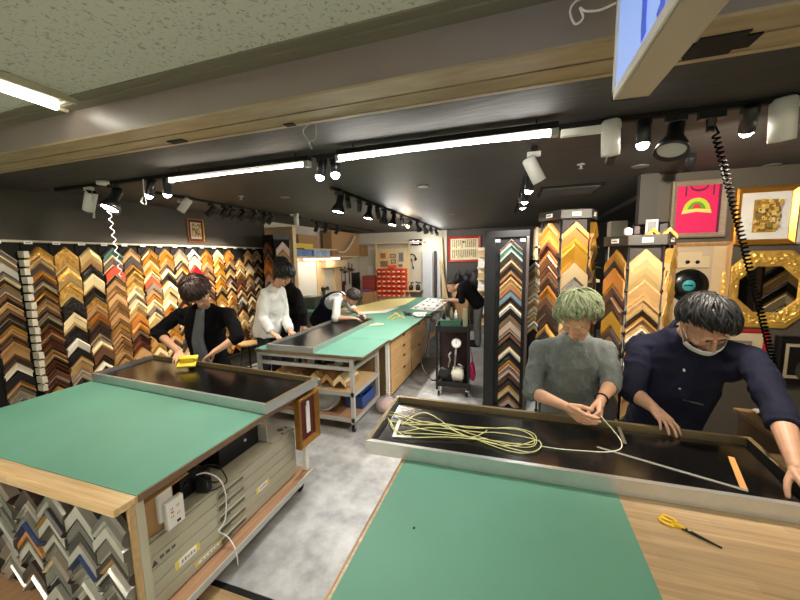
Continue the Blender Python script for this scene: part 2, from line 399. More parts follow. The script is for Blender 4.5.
def column(spec, apex, rz, W, w0, d0, where, group, zmin, jit=0.25, profs=('step', 'scoop', 'bevel', 'flat', 'round'), gap=0.004, out=0.0):
    """Stack of samples down a rack column. spec: letters, a digit after a letter widens it."""
    rnd = random.Random(hash(where) % 9973 if False else sum(map(ord, where)))
    z = apex[2]; i = 0; k = 0
    items = []
    while i < len(spec):
        ch = spec[i]; f = 1.0
        if i+1 < len(spec) and spec[i+1].isdigit(): f = int(spec[i+1])/5.0; i += 1
        items.append((ch, f)); i += 1
    while z > zmin:
        ch, f = items[k % len(items)]
        if k >= len(items) and ch in 'rRtB': ch = 'o'
        w = round(w0*f*(1+rnd.choice((-1, 0, 0, 1))*jit), 3); d = round(d0*rnd.choice((0.8, 1.0, 1.25)), 3)
        pr = rnd.choice(profs)
        k += 1
        sample(ch, (apex[0], apex[1], z), rz, W, w, d, pr, '%s from the top %s' % (ORD[k], where), group)
        z -= w*1.4142+gap
    return k
PIT = 0.207
XW = -4.255
cols = [
 ('y5y4s5y5k4y5b5n6b5d4k5o5b4o9d5w5k6o5', .052), ('O8p5d6a4b3y4b4G4d3n4b3d4y5k5b3m3o4b3m4d3o3n3k3m3d3m3w3m3k3n3o4d3k4', .048), ('O9O9O9x9c8x6w5k5p7y6d5k7p5b4', .072), ('p9x8c7x7O6o5a5b5d5y4c5b5k5w4o5n4', .066),
 ('t7y5R7d4o4o4n4o4o4o4o4G4o4o4o4o4n4o4o4o4n4o4', .062), ('n6d6G5O6O5c5y6c6p5a6a6b5m4m4', .062), ('p4g5n5g4c5R5y5o5a5c5y5c4p5b4', .060), ('p4g5n5b5c5k5c5p5c6c5a5k5o5', .060), ('y5n5k6o4d5k5n5c5o6k5a5w4', .062),
 ('w6c6r6k5b5c5k5n5y5c5', .066), ('G5a4a5o5b4o5b5n4o5b5d4n5', .056), ('c8p6g5g5g5p5g4g5p5k4g5o4', .056), ('a7G5p5k5p5d5b5c4k5n5', .058), ('k5n5p5c5G5b5m5b4n5k4w5d5', .058), ('o5n5k5y5c5b5n5y4b5p5k4c4', .058), ('q6n5k5y5k6k5s4b5c5k5', .058)]
for i, (sp, w0) in enumerate(cols):
    yc = 1.93-PIT/2+0.0 + PIT*i + (0.0 if i else -0.03)
    zt = 1.965 if i else 1.93
    zt -= 0.10 if i in (13,) else 0.0
    # what the table and the board hide is left out
    zmin = 0.42 if i == 0 else (0.40 if i < 3 else (0.55 if i < 8 else 0.48))
    column(sp, (XW if i else XW-0.03, yc-(0 if i else 0.012), zt), PI/2, PIT*0.93, w0*0.82, 0.042, "in the wall rack's %s column" % ORD[i+1], 'frame corners on the left wall rack', zmin)
# rack board, strips and label rail on the left wall
rk = thing('wall_rack', 'long black wall rack with labelled top rail full of frame corners', 'display rack', (-4.28, 3.4, 0.35))
mb = MB(); mb.box((-4.298, 1.55, 0.3), (-4.27, 5.14, 2.0)); mb.build('backboard', M_BLACKM, rk)
mb = MB(); mb.box((-4.298, 1.55, 2.0), (-4.235, 5.14, 2.02)); mb.build('top_rail', mat('pale rail', (186, 176, 156), 0.5), rk)
mb = MB(); mb.box((-4.298, 1.55, 0.27), (-4.2, 5.14, 0.3)); mb.build('bottom_rail', M_BLACKM, rk)
for i in range(17):
    y = 1.93+PIT*(i-1)+(-0.03 if i == 0 else 0)
    mb = MB(); mb.box((-4.27, y-0.005, 0.3), (-4.256, y+0.005, 2.0)); mb.build('divider', M_BLACKM, rk)
for i in range(16):
    y = 1.93+PIT*(i-0.8)
    mb = MB(); mb.box((-4.236, y-0.03, 1.985), (-4.233, y+0.03, 2.012), 0); mb.box((-4.2332, y-0.02, 1.996), (-4.2325, y+0.018, 2.001), 1)
    mb.build('price_label', [M_WPAPER, M_BLACK], rk)

for k in range(17):
    z = 1.86-0.078*k; mb = MB(); mb.box((-4.256, 1.898, z), (-4.165-0.012*(k % 3), 1.937, z+0.06)); mb.build('moulding_end', mat('pale moulding end', (196, 190, 172), 0.6), rk, 0.002)
# black post rack beside the aisle
post = thing('post_rack', 'tall black floor rack of frame corners beside the aisle', 'display rack', (-0.09, 4.15, 0))
mb = MB(); mb.box((-0.32, 4.06, 0.05), (0.15, 4.42, 2.0)); mb.build('body', M_BLACK, post, 0.004)
mb = MB(); mb.box((-0.325, 4.03, 2.0), (0.155, 4.43, 2.075)); mb.build('header', M_BLACKM, post, 0.004)
mb = MB(); mb.box((-0.32, 4.0, 0.05), (-0.205, 4.06, 2.0)); mb.build('side_panel', M_BLACK, post, 0.003)
mb = MB(); mb.box((0.12, 4.0, 0.05), (0.15, 4.06, 2.0)); mb.build('side_panel', mat('brown post', (70, 58, 50), 0.5), post, 0.003)
mb = MB(); mb.box((-0.33, 3.99, 0), (0.16, 4.44, 0.05)); mb.build('plinth', M_BLACKM, post)
for x in (-0.18, 0.085):
    mb = MB(); mb.box((x-0.025, 4.05, 1.95), (x+0.025, 4.056, 1.985)); mb.build('price_label', mat('grey label', (150, 150, 145), 0.6), post)
column('P4t5k6q5d6C3n6C5u5k4w5k5y5P5q4b5k6w5k7P4P4b5k5q4d5', (-0.035, 4.055, 1.978), 0, 0.235, 0.05, 0.045, 'on the post rack', 'frame corners on the black post rack', 0.1, 0.12)

# hexagonal towers behind the two men
def tower(cx, cy, th, zt, s, specs, name, label, lab2, nsub, wlist):
    t = thing('rack_tower', label, 'display rack', (cx, cy, 0))
    hexp = [(cx+s*math.cos(th+PI/3*k-PI/2+PI/6), cy+s*math.sin(th+PI/3*k-PI/2+PI/6)) for k in range(6)]
    ap = s*math.sqrt(3)/2
    sm_ = [(cx+0.9*(x-cx), cy+0.9*(y-cy)) for x, y in hexp]
    MB().prism(sm_, 0.05, zt-0.07).build('core', mat('tower core brown black', (40, 34, 30), 0.6), t)
    bg = [(cx+1.1*(x-cx), cy+1.1*(y-cy)) for x, y in hexp]
    MB().prism(bg, zt-0.075, zt).build('header', mat('dark header', (56, 52, 47), 0.5), t, 0.004)
    MB().prism(bg, 0, 0.05).build('plinth', M_BLACKM, t)
    for x, y in hexp:
        mb = MB(); x2, y2 = cx+0.98*(x-cx), cy+0.98*(y-cy)
        mb.cyl((x2, y2, 0.05), (x2, y2, zt-0.07), 0.009, n=8)
        z = zt-0.25
        while z > 0.2: mb.cyl((x2, y2, z), (x2, y2, z+0.02), 0.015, n=8); z -= 0.16
        mb.build('post', M_BLACK, t)
    for k, (sp, w0, where) in specs.items():
        a = th + PI/3*k    # facet k: outward normal -Y rotated by a
        nx, ny = math.sin(a), -math.cos(a)
        px, py = cx+nx*ap*0.93, cy+ny*ap*0.93
        column(sp, (px, py, zt-0.10), a, s*0.92, w0, 0.04, where, 'frame corners on the %s' % lab2, 0.75, 0.1)
        hx, hy = cx+nx*(ap*1.1+0.001), cy+ny*(ap*1.1+0.001)
        M = Matrix.Translation((hx, hy, zt-0.038)) @ Matrix.Rotation(a, 4, 'Z')
        mb = MB(); mb.box((-0.034, -0.003, -0.016), (0.034, 0.0, 0.016), 0, M); mb.box((-0.024, -0.0035, -0.004), (0.02, -0.003, 0.003), 1, M)
        mb.build('price_label', [M_WPAPER, M_BLACK], t)
    return t
tower(0.44, 3.42, math.radians(10), 2.17, 0.222, {0: ('a7g7q6s5a5c5a5', .085, "on the taller tower's front"), -1: ('a8m6C6C5b5a5b5d5b5G5b5k5n5', .062, "on the taller tower's left facet"), 1: ('g6O6g5p6G5a5', .08, "on the taller tower's right facet")}, 'a', 'taller hexagonal rack tower of gold frame corners behind the green-haired person', 'taller rack tower', 0, None)
tower(0.895, 3.09, math.radians(-2), 1.93, 0.215, {0: ('n8n5n4k2n3w2k2n3w3k3n4', .085, "on the shorter tower's front"), -1: ('G8a7b5b5g6d6k5b6', .066, "on the shorter tower's left facet"), 1: ('O8O9O8O6', .085, "on the shorter tower's right facet")}, 'b', 'shorter hexagonal rack tower of pale wood frame corners behind the masked person', 'shorter rack tower', 0, None)

# square rack tower against the pillar, far left
tc = PX(277, 250, -3.88)
t = thing('rack_tower', 'distant dark rack tower of frame corners against the pine pillar', 'display rack', (tc.x, tc.y, 0))
th = math.radians(70)
def sq(s): return [(tc.x+s*math.cos(th+PI/2*k+PI/4), tc.y+s*math.sin(th+PI/2*k+PI/4)) for k in range(4)]
MB().prism(sq(0.21), 0.02, 2.14).build('core', M_BLACKM, t)
MB().prism(sq(0.225), 2.14, 2.22).build('header', M_BLACK, t)
for k in range(4):
    x, y = sq(0.222)[k]; MB().cyl((x, y, 0), (x, y, 2.14), 0.012, n=8).build('post', M_PINE if k == 3 else M_BLACK, t)
for a, sp, wh in ((th, 'P7o6d7b6k6', "on the distant tower's right facet"), (th-PI/2, 'b6d5m5a5C5P6', "on the distant tower's left facet")):
    column(sp, (tc.x+math.sin(a)*0.152, tc.y-math.cos(a)*0.152, 2.1), a, 0.26, 0.07, 0.035, wh, 'frame corners on the distant tower', 1.2, 0.1)
def film(name, col, fac):
    if name in MATS: return MATS[name]
    m = bpy.data.materials.new(name); m.use_nodes = True; b = m.node_tree.nodes['Principled BSDF']
    b.inputs['Base Color'].default_value = lin(col); b.inputs['Roughness'].default_value = 0.2; b.inputs['Alpha'].default_value = fac
    MATS[name] = m; return m
# ---------------------------------------------------------------- left table
TZ = 0.82
def caster(x, y, parent, r=0.035, z0=0.0):
    mb = MB(); mb.cyl((x-0.012, y, z0+r), (x+0.012, y, z0+r), r, n=16, m=0)
    mb.box((x-0.018, y-0.012, z0+r), (x-0.014, y+0.02, z0+2*r+0.012), 1); mb.box((x+0.014, y-0.012, z0+r), (x+0.018, y+0.02, z0+2*r+0.012), 1)
    mb.cyl((x, y+0.004, z0+2*r+0.01), (x, y+0.004, z0+2*r+0.03), 0.016, n=10, m=1)
    mb.build('caster', [M_BLACKM, mat('zinc', (150, 150, 150), 0.4, 0.7)], parent)
lt = thing('work_table', 'large green-topped workbench at left with oak front edge and drawers below', 'table', (-2.42, 1.65, 0))
MB().box((-3.35, 0.835, TZ-0.036), (-1.50, 2.40, TZ-0.003)).build('tabletop', M_OAKTOP, lt, 0.003)
MB().box((-3.35, 0.925, TZ-0.003), (-1.503, 2.40, TZ)).build('cutting_mat', M_GREEN, lt)
mb = MB(); mb.box((-1.501, 0.93, TZ-0.034), (-1.494, 2.40, TZ-0.001)); mb.build('edge_band', M_BROWNE, lt)
mb = MB(); mb.box((-1.545, 0.914, 0.15), (-1.50, 0.953, TZ-0.036)); mb.build('leg', M_CABINET, lt, 0.003)
mb = MB(); mb.box((-1.555, 2.16, 0.15), (-1.515, 2.20, TZ-0.036)); mb.build('leg', M_WHITE, lt, 0.003)
mb = MB(); mb.box((-3.30, 0.90, 0.15), (-3.26, 0.94, TZ-0.036)); mb.build('leg', M_ALUP, lt, 0.003)
mb = MB(); mb.box((-3.30, 2.30, 0.15), (-3.26, 2.34, TZ-0.036)); mb.build('leg', M_ALUP, lt, 0.003)
mb = MB(); mb.box((-1.514, 0.888, 0.15), (-1.498, 0.912, TZ-0.036)); mb.build('corner_board', mat('particle board', (176, 146, 102), 0.8, var=0.15, scale=40), lt)
mb = MB(); mb.box((-3.34, 0.80, 0.12), (-1.49, 2.20, 0.15), 0); mb.box((-1.49, 0.80, 0.115), (-1.482, 2.20, 0.155), 1)
mb.build('bottom_shelf', [M_REDWOOD, M_ALUP], lt)
mb = MB(); mb.box((-3.34, 0.90, 0.15), (-1.60, 0.92, TZ-0.036)); mb.build('front_panel', M_BLACKM, lt)
for x, y in ((-1.56, 0.95), (-1.56, 2.12), (-3.2, 0.95), (-3.2, 2.12)): caster(x, y, lt, 0.042)

# silver samples hung under its front edge
scol = ['S8s5S6d5s4S6s5', 's7S5k5s5B3S5s5', 'S8k4s6S5s4S6y5', 'd8s4S5B4a4d3s5S5', 'y7S6s4S5s5k4S6']
wn = ['far right', 'second', 'third', 'fourth', 'fifth']
for i in range(5):
    x = -1.605-0.193*i
    column(scol[i], (x, 0.898, 0.778-0.028*(i % 2)), 0, 0.188, 0.034, 0.042, "in the %s column under the oak edge" % (ORD[i+1] if i else 'rightmost'), 'silver frame corners under the left workbench', 0.30, 0.15, ('round', 'bevel', 'scoop', 'flat'), 0.001)

# steel plan chest under the table
pc = thing('plan_chest', 'beige steel plan chest with shallow drawers under the left green workbench', 'cabinet', (-1.9, 1.54, 0.15))
MB().box((-2.5, 0.955, 0.15), (-1.585, 2.13, 0.515)).build('body', M_CABINET, pc, 0.004)
zs = [0.160, 0.229, 0.298, 0.367, 0.436, 0.505]
for k in range(5):
    dr = MB().box((-1.587, 0.985, zs[k]+0.002), (-1.572, 2.11, zs[k+1]-0.002)).build('drawer', M_CABINET, pc, 0.002)
    yc = 1.475
    mb = MB(); mb.box((-1.5725, yc-0.095, zs[k]+0.020), (-1.5705, yc+0.095, zs[k]+0.048), 1)  # flat dark strips paint the shade inside the drawer grip
    mb.tube([(-1.569, yc-0.1, zs[k]+0.022), (-1.566, yc-0.095, zs[k]+0.050), (-1.566, yc+0.095, zs[k]+0.050), (-1.569, yc+0.1, zs[k]+0.022)], 0.005, 6, 0)
    mb.box((-1.571, yc-0.095, zs[k]+0.018), (-1.562, yc-0.02, zs[k]+0.022), 1)
    mb.build('handle', [M_CABINET, mat('grip recess shade', (104, 100, 84), 0.5)], dr)
def plabel(u, v, w, h, x=-1.571, yellow=True, lines=1):
    p = PX(u, v, x); mb = MB()
    if yellow: mb.box((x-0.001, p.y-w/2-0.02, p.z-h/2-0.002), (x, p.y+w/2+0.02, p.z+h/2+0.002), 1)
    mb.box((x-0.0005, p.y-w/2, p.z-h/2), (x+0.0008, p.y+w/2, p.z+h/2), 0)
    r = random.Random(u)
    for k in range(5):
        yy = p.y-w*0.36+k*w*0.17; mb.box((x, yy, p.z-h*0.22), (x+0.0012, yy+w*0.10, p.z+h*(0.05+0.2*r.random())), 2)
    mb.build('drawer_label', [M_WPAPER, mat('yellow tape', (226, 206, 92), 0.6), mat('faded ink', (150, 150, 156), 0.7)], pc)
plabel(188, 556, 0.10, 0.042); plabel(209, 553, 0.13, 0.018); plabel(195, 580, 0.12, 0.042); plabel(263, 486, 0.085, 0.035)
p = PX(158, 561, -1.571); mb = MB()
mb.prism([(0, 0), (0.03, 0), (0.015, 0.028)], 0, 0.0012, Matrix.Translation((-1.5712, p.y-0.03, p.z-0.012)) @ Matrix(((0, 0, 1, 0), (1, 0, 0, 0), (0, 1, 0, 0), (0, 0, 0, 1))))
for k in range(3): mb.box((-1.5712, p.y+0.01+k*0.03, p.z+0.0), (-1.5702, p.y+0.03+k*0.03, p.z+0.014))
mb.build('emblem', mat('emblem grey', (86, 84, 76), 0.6), pc)

# things on the plan chest, in the gap below the tabletop
CT = 0.516
pA, pB = PX(139, 545, -1.60), PX(174, 520, -1.60)
bx = MB(); bx.box((-1.98, pA.y, CT), (-1.606, pB.y, CT+0.15), 0)
bx.box((-1.606, pA.y, CT-0.02), (-1.60, pB.y+0.01, CT+0.20), 0)
bx.bar((-1.60, pA.y+0.02, CT+0.20), (-1.56, pB.y+0.05, CT+0.235), 0.08, 0.004, 0)
o = bx.build('cardboard_box', M_CARD, None, 0.003); tag(o, 'open brown cardboard box on the plan chest beside the white socket unit', 'box')
q0, q1 = PX(161, 525, -1.57), PX(182, 515, -1.57)
su = thing('socket_unit', 'white socket unit hanging over the plan chest edge by the cardboard', 'power strip', (-1.59, (q0.y+q1.y)/2, CT))
MB().box((-1.598, q0.y, CT+0.04), (-1.575, q0.y+0.075, CT+0.215)).build('body', M_WHITE, su, 0.006)
MB().box((-1.575, q0.y+0.015, CT-0.0), (-1.545, q1.y, CT+0.14)).build('socket_plate', M_WHITE, su, 0.006)
mb = MB(); ym = (q0.y+0.015+q1.y)/2
for yy, zz in ((ym-0.02, CT+0.10), (ym+0.012, CT+0.10), (ym-0.02, CT+0.06), (ym+0.012, CT+0.06)):
    mb.box((-1.546, yy-0.006, zz-0.006), (-1.544, yy-0.003, zz+0.006), 1); mb.box((-1.546, yy+0.003, zz-0.006), (-1.544, yy+0.006, zz+0.006), 1)
mb.box((-1.546, ym, CT+0.015), (-1.544, ym+0.02, CT+0.028), 0); mb.box((-1.546, ym-0.025, CT+0.078), (-1.544, ym-0.012, CT+0.086), 1)
mb.build('socket_slots', [M_BLACK, mat('red neon', (190, 40, 50), 0.4)], su)
r0, r1 = PZ(220, 470, CT), PZ(259, 442, CT)
xa = max(r0.x, r1.x, -1.78); xa = (r0.x+r1.x)/2
bb = thing('amplifier', 'long black metal box with silver screw on top of the plan chest', 'electronics', (xa-0.13, (r0.y+r1.y)/2, CT))
MB().box((xa-0.28, r0.y, CT+0.001), (xa, r1.y, CT+0.15)).build('body', M_BLACK, bb, 0.004)
mb = MB(); mb.cyl((xa, r0.y+0.62*(r1.y-r0.y), CT+0.085), (xa+0.008, r0.y+0.62*(r1.y-r0.y), CT+0.085), 0.010, n=10); mb.build('screw', M_WHITE, bb)
mb = MB(); mb.box((xa-0.06, r0.y+0.01, CT+0.15), (xa-0.008, r0.y+0.17, CT+0.165)); mb.build('grey_block', mat('light grey plastic', (170, 172, 172), 0.4), bb)
s0, s1 = PZ(181, 502, CT), PZ(196, 492, CT); xc = (s0.x+s1.x)/2
b2 = thing('charger_box', 'small black device box behind the white socket unit', 'electronics', (xc-0.1, (s0.y+s1.y)/2, CT))
MB().box((xc-0.22, s0.y, CT+0.001), (xc, s1.y+0.03, CT+0.13)).build('body', M_BLACK, b2, 0.006)
mb = MB(); 
for f_ in (0.3, 0.75): mb.cyl((xc, s0.y+f_*(s1.y-s0.y+.03), CT+0.08), (xc+0.008, s0.y+f_*(s1.y-s0.y+.03), CT+0.08), 0.012, n=12)
mb.build('dial', M_PLAST, b2)
c0 = PZ(207, 484, CT+0.03)
b3 = thing('adapter_bundle', 'bundle of black power adapters and looped cable on the plan chest', 'electronics', (c0.x, c0.y, CT))
mb = MB(); mb.cbox((c0.x, c0.y-0.02, CT+0.036), (0.07, 0.045, 0.07), 0.3); mb.cbox((c0.x-0.05, c0.y+0.03, CT+0.05), (0.07, 0.04, 0.098), -0.2); mb.build('adapter', M_PLAST, b3, 0.006)
mb = MB(); mb.tube(spline([V((c0.x+a_, c0.y+b_, CT+c_)) for a_, b_, c_ in ((0, -.04, .06), (.05, -.03, .02), (.065, .04, .008), (.05, .09, .01), (.0, .08, .09), (-.03, .0, .13), (.02, -.05, .11), (.05, .0, .05), (.03, .05, .02))]), 0.004, 6); mb.build('cable', M_BLACK, b3)
mb = MB(); mb.tube(spline([PX(196, 475, -1.63), PX(207, 473, -1.60), PX(220, 480, -1.56), PX(226, 497, -1.555), PX(225, 520, -1.555), PX(219, 531, -1.553), PX(227, 536, -1.55), PX(234, 546, -1.50), PX(237, 556, -1.476), PX(238, 565, -1.476)]), 0.004, 6)
tag(mb.build('white_cable', M_WHITE), 'thin white cable drooping over the front of the beige plan chest', 'cable')
u0 = PZ(268, 440, CT)
br = thing('steel_bracket', 'angled grey steel bracket with slots on the plan chest end', 'bracket', (u0.x, u0.y, CT))
mb = MB(); mb.box((u0.x-0.10, u0.y-0.03, CT+0.001), (-1.595, 2.12, CT+0.008)); mb.box((u0.x-0.10, u0.y-0.03, CT+0.001), (u0.x+0.02, u0.y-0.024, CT+0.12)); mb.build('plate', M_ALUP, br, 0.002)
mb = MB(); mb.cyl((u0.x+0.0, 2.05, CT+0.008), (u0.x+0.0, 2.05, CT+0.0095), 0.024, n=16); mb.box((u0.x+.04, 2.0, CT+.008), (u0.x+.065, 2.018, CT+.0095)); mb.box((u0.x+.0, 2.09, CT+.008), (u0.x+.03, 2.105, CT+.0095)); mb.build('slots', M_CABDK, br)

# ------------------------------------------------- shallow framed black panels
def frame_panel(label, corners, z0, h, pm=None, rail=0.022, side=M_ALU, top=M_BRONZE, gap=0.018, group=None):
    """corners FL, FR, RR, RL (xy). A shallow box frame: four mitred rails, a recessed black panel, and a shadow gap."""
    cs = [V((c[0], c[1], 0)) for c in corners]; ce = sum(cs, V((0, 0, 0)))/4
    t = thing('framed_board', label, 'panel', (ce.x, ce.y, z0))
    def inset(d):
        out = []
        for i in range(4):
            a = (cs[i]-cs[i-1]).normalized(); b = (cs[(i+1) % 4]-cs[i]).normalized()
            na = V((-a.y, a.x, 0)); nb = V((-b.y, b.x, 0)); k = (na+nb)/(1+na.dot(nb)); out.append(cs[i]+k*d)
        return out
    inn = inset(rail); up = V((0, 0, 1))
    for i in range(4):
        j = (i+1) % 4; a, b, c, d = cs[i], cs[j], inn[j], inn[i]
        vs = [a+up*z0, b+up*z0, c+up*z0, d+up*z0, a+up*(z0+h), b+up*(z0+h), c+up*(z0+h), d+up*(z0+h)]
        mb = MB(); mb.add(vs, [(3, 2, 1, 0)], 0); mb.add(vs, [(4, 5, 6, 7)], 1 if i else 0); mb.add(vs, [(0, 1, 5, 4)], 0)
        mb.add(vs, [(2, 3, 7, 6)], (0, 2, 1, 0)[i]); mb.add(vs, [(1, 2, 6, 5)], 0); mb.add(vs, [(3, 0, 4, 7)], 0)
        mb.build('rail', [side, top, M_BLACKM], t, 0.0015)
    q = inset(rail-0.002); mb = MB(); mb.prism([(p.x, p.y) for p in q], z0+0.004, z0+0.012); mb.build('backing', M_BLACKM, t)
    q = inset(rail+gap); mb = MB(); mb.prism([(p.x, p.y) for p in q], z0+0.0125, z0+h-0.028); mb.build('black_panel', pm or M_PANEL, t, 0.002)
    return t
ca = math.radians(-4)
frame_panel('shallow silver frame with black panel lying across the left workbench', [(-3.345, 1.835), (-1.485, 1.715), (-1.44, 2.255), (-3.40, 2.40)], TZ+0.001, 0.065)
frame_panel('shallow silver frame with black panel under the coiled rope, right workbench', [(-0.695, 1.495), (1.085, 1.525), (1.125, 2.065), (-0.73, 2.085)], TZ+0.001, 0.068)
MBX = frame_panel('shallow silver frame with black panel on the middle workbench', [(-2.58, 3.06), (-1.985, 3.055), (-2.03, 4.83), (-2.63, 4.83)], TZ+0.001, 0.06, M_PANEL2, 0.02)

# yellow sanding block in hand of the person at left
p = PZ(180, 362, 0.93)
yb = thing('sanding_block', 'yellow hand sanding block pressed on the left black panel', 'tool', (p.x, p.y, 0.866))
R3 = Matrix.Rotation(math.radians(30), 3, 'Z') @ Matrix.Rotation(math.radians(38), 3, 'X')
mb = MB(); M4 = Matrix.Translation((p.x+0.03, p.y+0.05, 0.93)) @ R3.to_4x4()
mb.box((-0.075, -0.065, -0.010), (0.075, 0.055, 0.006), 0, M4); mb.box((-0.075, -0.065, -0.016), (0.075, 0.055, -0.010), 1, M4)
mb.build('base', [mat('yellow plastic', (222, 196, 30), 0.45), M_BLACKM], yb, 0.004)
mb = MB(); mb.tube([M4 @ V(q) for q in ((-0.07, 0.0, 0.004), (-0.05, 0, 0.03), (0.05, 0, 0.03), (0.07, 0, 0.004))], 0.015, 8, flat=0.8); mb.build('grip', MATS['yellow plastic'], yb)

# ---------------------------------------------------------------- right table
rt = thing('work_table', 'nearest workbench at right, half green mat and half oak', 'table', (0.7, 1.2, 0))
MB().box((-0.50, 0.28, TZ-0.036), (2.0, 2.06, TZ-0.003)).build('tabletop', M_OAKTOPR, rt, 0.002)
MB().box((-0.487, 0.30, TZ-0.003), (0.421, 2.06, TZ)).build('cutting_mat', M_GREEN, rt)
MB().box((0.421, 0.30, TZ-0.003), (2.0, 2.06, TZ-0.0003)).build('oak_board', M_OAKTOPR, rt)
mb = MB(); mb.box((-0.506, 0.28, TZ-0.036), (-0.500, 2.06, TZ-0.002)); mb.build('edge_band', woodmat('worn edge', (126, 96, 66), (196, 160, 116), 'y', 0, 0.5), rt)
for x, y in ((-0.46, 0.33), (1.95, 0.33), (-0.46, 1.98), (1.95, 1.98)):
    MB().box((x-0.02, y-0.02, 0.0), (x+0.02, y+0.02, TZ-0.036)).build('leg', M_ALUP, rt, 0.003)
MB().box((-0.44, 0.36, 0.2), (1.93, 1.96, 0.225)).build('lower_shelf', M_REDWOOD, rt)
mb = MB(); mb.cyl((-0.05, 1.205, TZ), (-0.05, 1.205, TZ+0.0008), 0.005, n=10); 
q = PZ(414, 528, TZ); mb = MB(); mb.cbox((q.x, q.y, TZ+0.0004), (0.008, 0.011, 0.0008)); mb.build('mat_mark', M_BLACKM, rt)

# scissors on the oak
h0 = PZ(662, 519, TZ); t0 = PZ(722, 550, TZ); pv = h0.lerp(t0, 0.48)
sc = thing('scissors', 'yellow-handled scissors lying closed on the oak table end', 'scissors', (pv.x, pv.y, TZ))
d = (t0-h0).normalized(); n_ = V((-d.y, d.x, 0)); L = (t0-h0).length; z = TZ+0.006
for s_ in (-1, 1):
    mb = MB(); b0 = pv-d*0.02
    poly = [b0+n_*0.007*s_, b0-n_*0.006*s_, t0-n_*0.0005*s_, t0+n_*0.002*s_]
    if s_ < 0: poly.reverse()
    zz = z-0.002 if s_ < 0 else z+0.0005
    mb.prism([(a.x, a.y) for a in poly], zz, zz+0.0022); mb.build('blade', mat('dark steel', (44, 42, 42), 0.3, 0.6), sc)
    mb = MB(); c = h0 + d*0.018 + n_*0.011*s_
    ring = [c + d*0.022*math.cos(a)*1.0 + n_*0.011*math.sin(a) for a in [2*PI*k/20 for k in range(20)]]
    mb.tube([r_+V((0, 0, 0.007)) for r_ in ring], 0.0045, 8, closed=True)
    mb.tube([c+d*0.02+V((0, 0, 0.007)), pv-d*0.05+n_*0.004*s_+V((0, 0, 0.006)), pv-d*0.012+n_*0.001+V((0, 0, 0.0055))], [0.006, 0.007, 0.006], 8)
    mb.build('handle', mat('scissors yellow', (240, 196, 22), 0.35), sc)
mb = MB(); mb.cyl(pv+V((0, 0, 0.004)), pv+V((0, 0, 0.0105)), 0.0045, n=12); mb.build('pivot_screw', M_ALU, sc)

# things lying on the right black panel (its surface)
SZ = TZ+0.001+0.068-0.028+0.001
def rope_pts(pp, lift=0.004): return spline([PZ(u, v, SZ+lift) for u, v in pp], 8)
rp_ = thing('rope_coil', 'pale yellow cord laid in long loops on the right black panel', 'rope', PZ(470, 430, SZ))
M_ROPE = mat('yellow cord', (214, 212, 148), 0.6)
loops = [[(398, 437), (392, 424), (386, 414), (392, 412), (420, 421), (450, 427), (490, 440), (520, 447), (535, 445), (534, 434), (515, 428), (490, 428), (460, 426), (430, 425), (405, 424), (388, 420)],
 [(402, 425), (415, 415), (427, 413), (440, 420), (455, 431), (478, 440), (505, 450), (525, 453), (538, 450), (541, 443), (530, 438), (500, 433), (478, 432), (450, 429), (425, 428), (398, 432), (390, 424)],
 [(386, 415), (400, 416), (420, 424), (445, 424), (470, 428), (495, 428), (520, 430), (533, 437), (533, 444), (518, 444), (490, 440), (460, 436), (430, 434), (404, 433)],
 [(388, 418), (396, 430), (410, 437), (440, 437), (462, 438), (485, 441), (510, 448), (530, 452), (541, 447), (539, 440)],
 [(397, 418), (412, 426), (432, 431), (455, 434), (480, 440), (500, 445), (520, 445), (536, 440)], [(388, 421), (405, 423), (430, 422), (450, 429), (470, 437), (483, 433), (487, 430)]]
for k, lp in enumerate(loops):
    mb = MB(); pts = rope_pts(lp, 0.003+0.0028*k)
    for q in pts: q.z += 0.002*noise.noise(q*30)
    mb.tube(pts, 0.0023, 6); mb.build('cord_loop', M_ROPE, rp_)
mb = MB(); mb.tube(spline([PZ(540, 446, SZ+0.004), PZ(560, 449, SZ+0.003), PZ(585, 451, SZ+0.003), PZ(606, 452, SZ+0.003), PZ(620, 449, SZ+0.004), PZ(621, 441, SZ+0.02), PZ(613, 430, SZ+0.05), PZ(606, 422, SZ+0.09), PZ(601, 416, SZ+0.11)]), 0.0024, 6)
mb.build('cord_tail', mat('white cord', (226, 226, 204), 0.6), rp_)
mb = MB(); q0 = PZ(398, 421, SZ); q1 = PZ(392, 437, SZ); q2 = PZ(411, 438, SZ)
e1 = (q1-q0).normalized(); e2 = (q2-q1).normalized(); wv = 0.018
mb.prism([(a.x, a.y) for a in (q0, q1, q2, q2+V((-e2.y, e2.x, 0))*wv, q1+V((-e2.y, e2.x, 0))*wv+e2*wv, q0+e2*wv)], SZ, SZ+0.003)
tag(mb.build('corner_square', M_WHITE), 'small white L-shaped square lying beside the rope coil', 'set square')
def strip(name, u0, v0, u1, v1, w, m, label, cat, z=SZ, th=0.0015):
    a, b = PZ(u0, v0, z), PZ(u1, v1, z); mb = MB(); mb.bar(a+V((0, 0, th/2)), b+V((0, 0, th/2)), w, th)
    return tag(mb.build(name, m), label, cat)
strip('long_ruler', 597, 447, 748, 491, 0.016, film('frosted clear ruler', (168, 166, 158), 0.55), 'long narrow translucent ruler lying across the right black panel', 'ruler')
strip('reflection_strip', 731, 457, 744, 489, 0.022, mat('pale orange reflection', (196, 138, 76), 0.5), 'short pale orange reflection strip at the panel end near the masked person', 'strip')  # reflection of a wall frame in the gloss panel, built as an orange strip
strip('metal_ruler', 616, 420, 625, 444, 0.016, mat('steel rule', (126, 120, 100), 0.35, 0.5), 'short steel rule by the hands of the green-haired person', 'ruler', SZ+0.004, 0.003)
